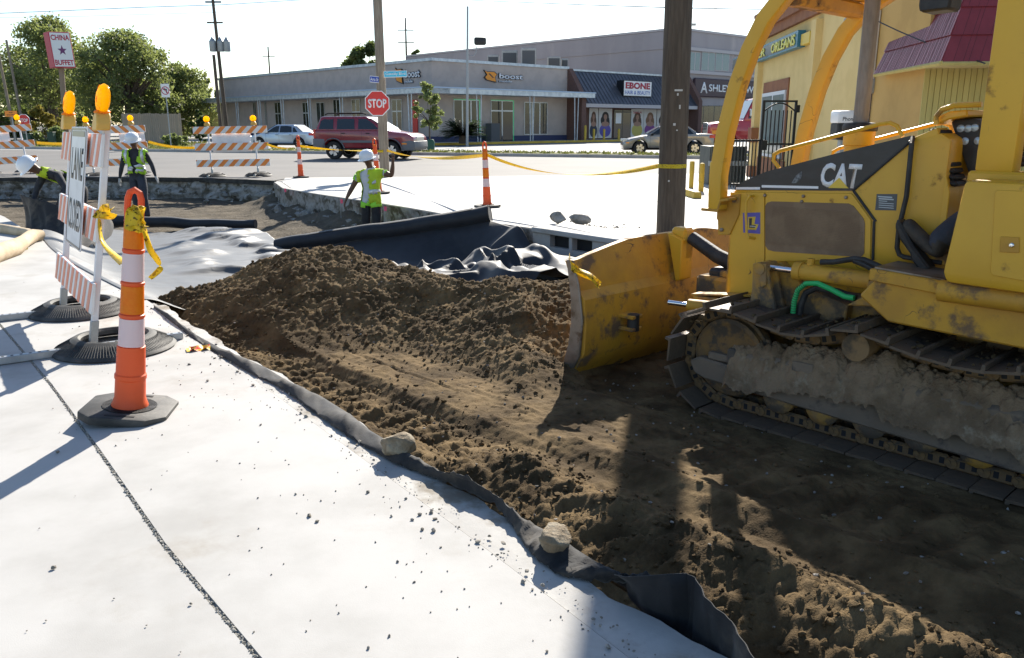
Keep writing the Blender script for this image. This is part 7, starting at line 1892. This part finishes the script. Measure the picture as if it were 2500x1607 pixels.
b = MB(); BF.slab(b, s0 - .10, s1 + .14, .6, zt + .28, .0, .03); wf = bp(b, "window_surround", m_brn, bb_, inv6)
b = MB(); BF.slab(b, s0, s1, .62, zt, .03, .07); bp(b, "window_frame", m_white_fr, wf, inv6)
for k in range(2):
    b = MB(); BF.slab(b, s0 + .07 + k * (s1 - s0) / 2, s0 + (s1 - s0) / 2 * (k + 1) - .05, .70, zt - .09, .07, .076); bp(b, "pane", mat("window_pane_%d" % k, (.22, .27, .26), .08, spec=.8), wf, inv6)
for a_, c_ in ((BF.s(1985), BF.s(2040)), (s0 - .3, s1 + .3)): b = MB(); BF.slab(b, a_, c_, 0, .57, 0, .03); bp(b, "base_band", m_brn, bb_, inv6)
# mansard of lapped red shingle courses over the drive-through end
mc = Vector((5.6, 11.2, 2.22)); mdir = Vector((.107, .994, 0)); rdir = Vector((.994, -.107, 0)); ncr = 6; cz = .36; back = .13
mo = None
for k in range(ncr):
    for face in (0, 1):
        d, nn, Lm = (mdir, -rdir, 2.75) if face == 0 else (rdir, -mdir, 7.0)
        b = MB(); lo = mc + rdir * back * k + mdir * back * k + Vector((0, 0, cz * k)); hi = mc + rdir * back * (k + 1.04) + mdir * back * (k + 1.04) + Vector((0, 0, cz * (k + 1.04)))
        oo = nn * .02
        L0, L1 = Lm - (back * k if face == 0 else 0), Lm - (back * (k + 1) if face == 0 else 0)
        b.add([lo + oo, lo + oo + d * L0, hi + d * L1, hi, lo - nn * .03, lo - nn * .03 + d * L0], [(0, 1, 2, 3), (0, 4, 5, 1), (1, 5, 2), (0, 3, 4)]); crs = bp(b, "shingle_course", m_shing, bb_, inv6)
        ng = int(Lm / .065) if face == 0 else int(Lm / .11)
        b = MB()
        for j in range(1, ng):
            t0 = j / ng + random.uniform(-.3, .3) / ng; b.tube([lo + oo + d * L0 * t0, hi + d * L1 * t0], .0035 if face == 0 else .002, 4, False)
        bp(b, "groove", m_black, crs, inv6)
b = MB(); b.add([mc, mc + mdir * 2.75, mc + mdir * 2.75 + rdir * .6, mc + rdir * .6 + mdir * 1.3, mc + rdir * 7 + mdir * 1.3, mc + rdir * 7], [(0, 1, 2, 3), (0, 3, 4, 5)]); bp(b, "soffit", m_bur, bb_, inv6)
b = MB(); b.tube([mc - rdir * .01, mc + mdir * 2.75], .03, 4); b.tube([mc, mc + rdir * 7], .03, 4); bp(b, "soffit_edge", m_corr, bb_, inv6)
# signs and fittings on the burger shop
s0, s1 = BF.s(1800, .1, 130), BF.s(1958, .1, 130); zt, zb = BF.sz(1950, 74, .2)[1], BF.sz(1950, 114, .2)[1]
sg = thing("shop_sign", 'teal sign with yellow BURGER ORLEANS letters under the brown cornice', 'sign', BF.o + BF.ex * s0 + BF.n * .1 + Vector((0, 0, zb))); inv7 = Matrix.Translation(-Vector(sg.location))
b = MB(); BF.slab(b, s0, s1, zb, zt, .05, .22); bd3 = bp(b, "box", m_sgnblue, sg, inv7)
b = MB(); BF.slab(b, s0, s1 - .25, zb + .04, zt - .04, .22, .225); bp(b, "face", m_blk, sg, inv7)
a, c = BF.s(1851, .23, 120), BF.s(1876, .23, 120); put_text(BF, "BURGER", c - (s1 - c) * .62, (zb + zt) / 2, .226, (s1 - c) * 1.0, (zt - zb) * .62, m_sgny, bd3, .02, .02)
a2 = BF.s(1883, .23, 120); c2 = BF.s(1942, .23, 100); put_text(BF, "ORLEANS", (a2 + c2) / 2, (zb + zt) / 2, .226, abs(c2 - a2) * .98, (zt - zb) * .66, m_sgny, bd3, .02, .02)
def fit(name, label, cat, px0, px1, py0, py1, d0, d1, m):
    s0, zt = BF.sz(px0, py0, d1); s1, zb = BF.sz(px1, py1, d1); t = thing(name, label, cat, BF.o + BF.ex * s0 + BF.n * .02 + Vector((0, 0, zb))); b = MB(); BF.slab(b, s0, s1, zb, zt, d0, d1, b=.01); bp(b, "case", m, t, Matrix.Translation(-Vector(t.location))); return t
fit("junction_box", 'small yellow box at the end of the teal sign', 'junction box', 1956, 1975, 84, 104, .02, .16, m_ydecal)
fit("wall_lamp", 'dark lamp on the yellow wall behind the far sweep bar', 'wall lamp', 2060, 2076, 45, 58, .02, .30, m_blk)
t = thing("conduit", 'white riser pipe with cable bracket beside the red mansard', 'pipe', BF.o + BF.ex * BF.s(2126, .1, 100) + BF.n * .03)
zz = BF.sz(2126, 185, .1)[1]; MB().tube([(0, 0, zz - .1), (0, 0, 3.3)], .05, 12).build("riser", m_signw, t); MB().box((0, 0, zz - .16), (.12, .12, .24), b=.02).build("meter_socket", m_ac, t); MB().tube([(.03, 0, .9), (.03, 0, zz - .2)], .012, 6).build("drop_cable", m_wire, t)
q0, q1 = A(2118, 40, 13.6), A(2405, 155, 11.0)
wire('bundled service cable from the riser across the red mansard', [q0, q0.lerp(q1, .3) + Vector((0, 0, -.03)), q0.lerp(q1, .65) + Vector((0, 0, -.04)), q1], .010)
# security gate and low fence
m_iron = mat("iron_black", (.012, .013, .015), .5)
Yg = 18.5; x0, x1 = A(1862, 300, Yg).x, A(1940, 300, Yg).x; zt = A(1900, 245, Yg).z; w = x1 - x0
g = thing("security_gate", 'black iron gate with arched top beside the yellow wall', 'gate', (x0, Yg, 0)); 
b = MB()
for x in (0, w): b.box((x, 0, zt / 2), (.05, .05, zt))
b.box((w / 2, 0, zt - .02), (w, .04, .04)); b.box((w / 2, 0, 1.02), (w, .04, .04)); b.box((w / 2, 0, .12), (w, .04, .04)); b.build("gate_frame", m_iron, g)
b = MB(); b.tube([(w * k / 10, 0, zt - .24 + .18 * math.sin(math.pi * k / 10)) for k in range(11)], .016, 6); b.build("arch", m_iron, g)
for k in range(1, 8): MB().box((w * k / 8, 0, (zt - .3) / 2 + .1), (.022, .022, zt - .32)).build("bar", m_iron, g)
MB().box((w + .03, -.02, zt - .18), (.10, .06, .16), b=.01).build("closer_box", m_iron, g); MB().box((.05, -.03, 1.0), (.14, .06, .22), b=.01).build("lock_box", m_iron, g)
xf = A(1793, 300, Yg).x; f = thing("iron_fence", 'low black iron fence left of the security gate', 'fence', (xf, Yg, 0)); wf_ = x0 - .04 - xf
for z_ in (1.10, .15): MB().box((wf_ / 2, 0, z_), (wf_, .04, .04)).build("rail", m_iron, f)
for k in range(9): MB().box((wf_ * k / 8, 0, .6), (.022, .022, 1.05)).build("bar", m_iron, f)
# pay phone
q = A(2062, 300, 13.4); t = thing("pay_phone", 'white topped pay phone hood on a dark pedestal by the yellow wall', 'pay phone', (q.x, 13.4, 0))
zt = A(2062, 270, 13.4).z; MB().box((0, 0, zt - .10), (.36, .34, .20), b=.04, seg=2).build("hood", m_signw, t); MB().box((0, -.01, zt - .32), (.34, .30, .26), b=.02).build("booth", m_rub, t); MB().box((0, 0, (zt - .45) / 2), (.12, .12, zt - .45)).build("pedestal", m_metalpole, t)
text_obj("lettering", "Phone", 1, frame((0, -.171, zt - .13), (1, 0, 0), (0, 0, 1)), m_blk, t, .001, .01, .2, .06)
# bollards, parking block, corrugated bin enclosure
for k, (px_, py_, r_, h) in enumerate(((1687, 459, .055, .62), (1711, 468, .058, .62), (1738, 476, .075, .70))):
    p = G(px_, py_); t = thing("bollard", ['slim yellow bollard nearest the dark utility pole', 'middle yellow bollard beside the parking block', 'thick yellow bollard nearest the sweep bar'][k], 'bollard', p, 0, "yellow bollards by the car park")
    MB().lathe([(r_, 0), (r_, h - r_ * .6), (r_ * .8, h - r_ * .2), (r_ * .4, h), (0, h + .005)], 16).build("post", m_yel_kerb, t)
a, c = G(1668, 474), G(1702, 485); d = c - a; t = thing("parking_block", 'yellow concrete parking block in front of the bollards', 'parking block', a)
MB().prism([(-.09, 0), (.09, 0), (.07, .13), (-.07, .13)], -.6, d.length + .02, ((0, 0, 0), d.cross(Vector((0, 0, 1))).normalized(), (0, 0, 1), d.normalized()), b=.012).build("block", m_yel_kerb, t)
q = G(1745, 452); t = thing("bin_enclosure", 'dark ribbed bin enclosure behind the yellow bollards', 'enclosure', (q.x - .15, q.y, 0))
hz_ = A(1745, 357, q.y).z; m_rib = mat("ribbed_green_grey", (.07, .075, .065), .7, c2=(.09, .095, .08), ns=4)
MB().box((.45, .6, hz_ / 2), (.9, 1.1, hz_ - .02)).build("core", m_rib, t)
for k in range(10): MB().box((.045 + k * .09, .02, hz_ / 2), (.05, .06, hz_), b=.008).build("rib", m_rib, t)
MB().box((.45, 0, .52), (.96, .08, .12), b=.01).build("waist_rail", m_metalpole, t)
# --- far left: wooden fence, low yellow motel
a, c = A(303, 320, 62), A(452, 320, 62); t = thing("wooden_fence", 'tall weathered plank fence behind the no left turn sign', 'fence', (a.x, 62, 0)); L_ = c.x - a.x
m_plank = mat("plank_weathered", (.36, .30, .24), .95, c2=(.29, .24, .19), ns=3, stretch=(5, 5, .4)); pm = MB().box((0, 0, 1.1), (.148, .03, 2.2), b=.004).mesh("plank", m_plank)
for k in range(int(L_ / .155)): link("plank", pm, t, Matrix.Translation((k * .155, random.uniform(-.01, .01), random.uniform(-.05, .03))))
MB().box((L_ / 2, .05, 1.8), (L_, .05, .1)).build("rail", m_plank, t)
q = A(500, 320, 110); q2 = A(640, 320, 110); t = thing("motel", 'low yellow motel with grey hip roof far left of the shop', 'building', (q.x, 110, 0)); L_ = q2.x - q.x
MB().box((L_ / 2, 4, 1.5), (L_, 8, 3.0)).build("wall", mat("motel_yellow", (.50, .38, .12), .9), t)
MB().prism([(-1, 3.0), (L_ + 1, 3.0), (L_ - 1.5, 5.0), (2.5, 5.0)], -1.0, 9, b=.02).build("roof", mat("motel_roof", (.30, .28, .26), .9, c2=(.25, .23, .22), ns=2), t)
for k in range(6):
    w_ = MB().box((.8 + k * 1.5, -.02, 1.3 if k % 2 else 1.6), (.6, .06, 2.2 if k % 2 else 1.1)).build("door" if k % 2 else "window", mat("motel_opening_%d" % k, (.13, .06, .035) if k % 2 else (.05, .06, .06), .6), t)

# ================================================================== trees and shrubs
def leaf_mat(name, c, c2, tr): return mat(name, c, .55, c2=c2, ns=1.3, lo=.38, hi=.64, transl=(tr, .38), spec=.3)
m_oak = leaf_mat("leaf_oak", (.055, .076, .026), (.10, .125, .045), (.20, .26, .065))
m_oak2 = leaf_mat("leaf_oak_light", (.095, .118, .042), (.16, .185, .075), (.32, .37, .11))
m_young = leaf_mat("leaf_young", (.10, .135, .045), (.17, .20, .08), (.30, .36, .12))
m_dkleaf = leaf_mat("leaf_dark", (.016, .034, .014), (.035, .060, .022), (.06, .11, .03))
m_autumn = leaf_mat("leaf_yellowing", (.12, .12, .03), (.24, .17, .03), (.35, .30, .06))
m_bark = mat("bark", (.085, .065, .05), .95, c2=(.12, .095, .075), ns=5, bump=.8, bs=14, bd=.04, stretch=(3, 3, .6))

def leaves(pos, size, m, name, parent, seed=0):
    r_ = np.random.default_rng(seed); n = len(pos)
    d = r_.normal(size=(n, 3)); d /= np.linalg.norm(d, axis=1)[:, None]; e = r_.normal(size=(n, 3)); e -= (e * d).sum(1)[:, None] * d; e /= np.linalg.norm(e, axis=1)[:, None]
    sz = size * (.55 + .9 * r_.random(n))[:, None]
    P = np.stack([pos - d * sz * .5, pos + e * sz * .30 + d * sz * .05, pos + d * sz * .5, pos - e * sz * .30 + d * sz * .05], 1)
    return link(name, np_mesh(name, P.reshape(-1, 3), np.arange(4 * n).reshape(-1, 4), m, False), parent)
def crown_points(n, clumps, seed):
    r_ = np.random.default_rng(seed); C = np.array([c[:3] for c in clumps]); Rr = np.array([c[3] for c in clumps]); w = Rr ** 2.2; idx = r_.choice(len(C), n, p=w / w.sum())
    d = r_.normal(size=(n, 3)); d /= np.linalg.norm(d, axis=1)[:, None]; rad = Rr[idx] * (.35 + .65 * r_.random(n) ** .5) * (1 + .18 * r_.normal(size=n))
    return C[idx] + d * rad[:, None] * np.array([1, 1, .78])
def tree(label, base, h, w, n, leaf, m, seed, trunk_r=.3, zlow=.3, nclump=38, name="tree", group=None, cat='tree', lean=0.0, top=1.0, cl=.085):
    r_ = random.Random(seed); t = thing(name, label, cat, base, 0, group)
    clumps = []
    for k in range(nclump):
        a = r_.random() * 6.283; f = r_.random() ** .5; zz = zlow + (1 - zlow) * r_.random(); prof = math.sin(max(.08, min(1, (zz - zlow) / (1 - zlow) * .85 + .15)) * math.pi) ** .6
        rr = (cl * (.6 + .8 * r_.random())) * w; clumps.append((math.cos(a) * f * w * .42 * prof + lean * zz, math.sin(a) * f * w * .42 * prof, h * zz * top - rr * .4, rr))
    br = MB(); th = h * (zlow + .12)
    br.tube([(0, 0, -.3), (.04 * h * r_.uniform(-.5, .5), 0, th * .5), (lean * .3, 0, th)], [trunk_r * 1.25, trunk_r, trunk_r * .75], 10)
    br.build("trunk", m_bark, t)
    for c in clumps[::3]:
        b = MB(); p0 = Vector((lean * .3 * .8, 0, th * .85)); p1 = Vector(c[:3]); md = p0.lerp(p1, .5) + Vector((r_.uniform(-.3, .3), r_.uniform(-.3, .3), h * .03)); b.tube([p0, md, p1], [trunk_r * .42, trunk_r * .25, trunk_r * .08], 6); b.build("limb", m_bark, t)
    leaves(crown_points(n, clumps, seed), leaf, m, "crown", t, seed); return t
GT = "trees behind the crossroads"
def tr_px(label, px, Y, ytop, wpx, n, m, seed, **k):
    p = A(px, 330, Y); h = A(px, ytop, Y).z; return tree(label, (p.x, Y, 0), h, wpx * Y / 2000, n, k.pop('leaf', .30), m, seed, **k)
tr_px('tall live oak with open crown behind the buffet sign', 140, 86, 44, 330, 17000, m_oak2, 1, trunk_r=.5, zlow=.30, nclump=95, group=GT)
tr_px('dense live oak with dark trunk left of the wooden fence', 325, 82, 76, 290, 17000, m_oak2, 2, trunk_r=.55, zlow=.28, nclump=95, group=GT)
tr_px('lower rounded oak above the wooden fence', 445, 90, 158, 230, 13000, m_oak2, 3, trunk_r=.4, zlow=.15, nclump=70, group=GT)
tr_px('dark oak cut by the left picture edge', -30, 92, 140, 260, 12000, m_oak, 4, trunk_r=.4, zlow=.15, nclump=60, group=GT)
tr_px('dark tree mass behind the two slim poles', 75, 100, 120, 300, 16000, m_oak, 5, trunk_r=.4, zlow=.12, nclump=40, group=GT)
tr_px('shaded tree deep behind the oaks and the fence', 240, 106, 130, 360, 18000, m_oak, 6, trunk_r=.4, zlow=.08, nclump=46, group=GT)
tr_px('shaded tree filling the gap left of the shop', 400, 112, 185, 260, 13000, m_oak, 7, trunk_r=.4, zlow=.08, nclump=36, group=GT)
tr_px('round distant tree behind the transformer pole', 517, 130, 196, 90, 5000, m_oak, 8, trunk_r=.3, zlow=.25, nclump=22, leaf=.45, group=GT)
tr_px('airy distant pine between the transformer pole and the shop', 588, 135, 197, 80, 3200, m_oak, 9, trunk_r=.25, zlow=.45, nclump=16, leaf=.45, group=GT)
tr_px('bushy tree rising above the shop roof behind the stop pole', 905, 110, 97, 150, 12000, m_oak, 10, trunk_r=.35, zlow=.3, nclump=34, leaf=.38, group=GT)
tr_px('small tree top above the shop roof by the far power pole', 1022, 125, 122, 50, 3500, m_oak, 11, trunk_r=.2, zlow=.5, nclump=14, leaf=.4, group=GT)
# shrubs at the left corner
def shrub(label, px, Y, ytop, wpx, n, m, seed, leaf=.16, cat='shrub'):
    p = A(px, 340, Y); h = max(.5, A(px, ytop, Y).z); return tree(label, (p.x, Y, 0), h, wpx * Y / 2000, n, leaf, m, seed, .06, .02, 22, "shrub", "shrubs on the far corner", cat)
shrub('yellowing bush beside the far small stop sign', 105, 60, 262, 90, 5000, m_autumn, 21)
shrub('low green bush at the foot of the buffet sign pole', 135, 57, 312, 110, 5000, m_young, 22)
shrub('dark round evergreen bush between fence and shop', 489, 66, 268, 44, 5000, m_dkleaf, 23)
shrub('low green bush before the right end of the wooden fence', 430, 56, 328, 80, 3500, m_young, 24)
shrub('thin yellow green bush behind the far stop sign', 160, 64, 250, 50, 2500, m_autumn, 25)
# young street tree in a green tub in front of the shop corner
p = A(1052, 370, 45); h = A(1045, 200, 45).z
t = tree('slender young tree with sparse pale leaves before the shop corner', (p.x, 45, 0), h, 1.9, 2600, .14, m_young, 31, .045, .36, 34, "young_tree", None, 'tree', lean=-.12)
t = thing("tree_tub", 'green sleeve around the foot of the slender young tree', 'tub', (p.x, 45, 0)); MB().lathe([(.20, 0), (.22, .5), (.17, .62), (.12, .66)], 14).build("sleeve", mat("tub_green", (.03, .10, .065), .7), t)
# sago palm in front of the shop window
p = A(1130, 352, 58.5); t = thing("sago_palm", 'dark bushy sago palm in front of the shop windows', 'palm', (p.x, 58.5, .12))
MB().lathe([(.30, 0), (.26, .5), (.15, .7)], 10).build("trunk", m_bark, t)
r_ = random.Random(5); P = []
for k in range(260):
    a = r_.random() * 6.283; el = r_.uniform(.1, 1.4); L_ = r_.uniform(1.3, 1.9); prev = None
    for j in range(16):
        f = j / 15; ang = el - 1.1 * f * f; x = L_ * f * math.cos(el * .8); z = .55 + L_ * (math.sin(el) * f - .35 * f * f)
        c = Vector((math.cos(a) * x, math.sin(a) * x, z)); sd = Vector((-math.sin(a), math.cos(a), 0)); wv = .26 * math.sin(math.pi * min(1, f * .9 + .1))
        for sg in (-1, 1): P.append([c, c + Vector((math.cos(a), math.sin(a), 0)) * .14, c + sd * sg * wv + Vector((math.cos(a), math.sin(a), 0)) * .16 + Vector((0, 0, .03))])
P = np.array([[tuple(q) for q in tri] for tri in P]); fo = link("frond", np_mesh("frond", P.reshape(-1, 3), np.arange(len(P) * 3).reshape(-1, 3), m_dkleaf, False), t)
fo["kind"] = "stuff"
# small green mail boxes of the far kerb: utility cabinets
for k, (px_, w, h) in enumerate(((72, .5, .8), (128, .4, .9))):
    q = A(px_, 350, 56); t = thing("utility_cabinet", ['dark green utility cabinet left of the buffet sign pole', 'dark green utility cabinet right of the yellowing bush'][k], 'cabinet', (q.x, 56, 0), 0, "utility cabinets"); MB().box((0, 0, h / 2), (w, w, h), b=.04).build("case", mat("cabinet_green_%d" % k, (.02, .06, .045), .6), t); MB().box((0, 0, h + .015), (w * 1.08, w * 1.08, .05), b=.01).build("lid", MATS["cabinet_green_%d" % k], t)
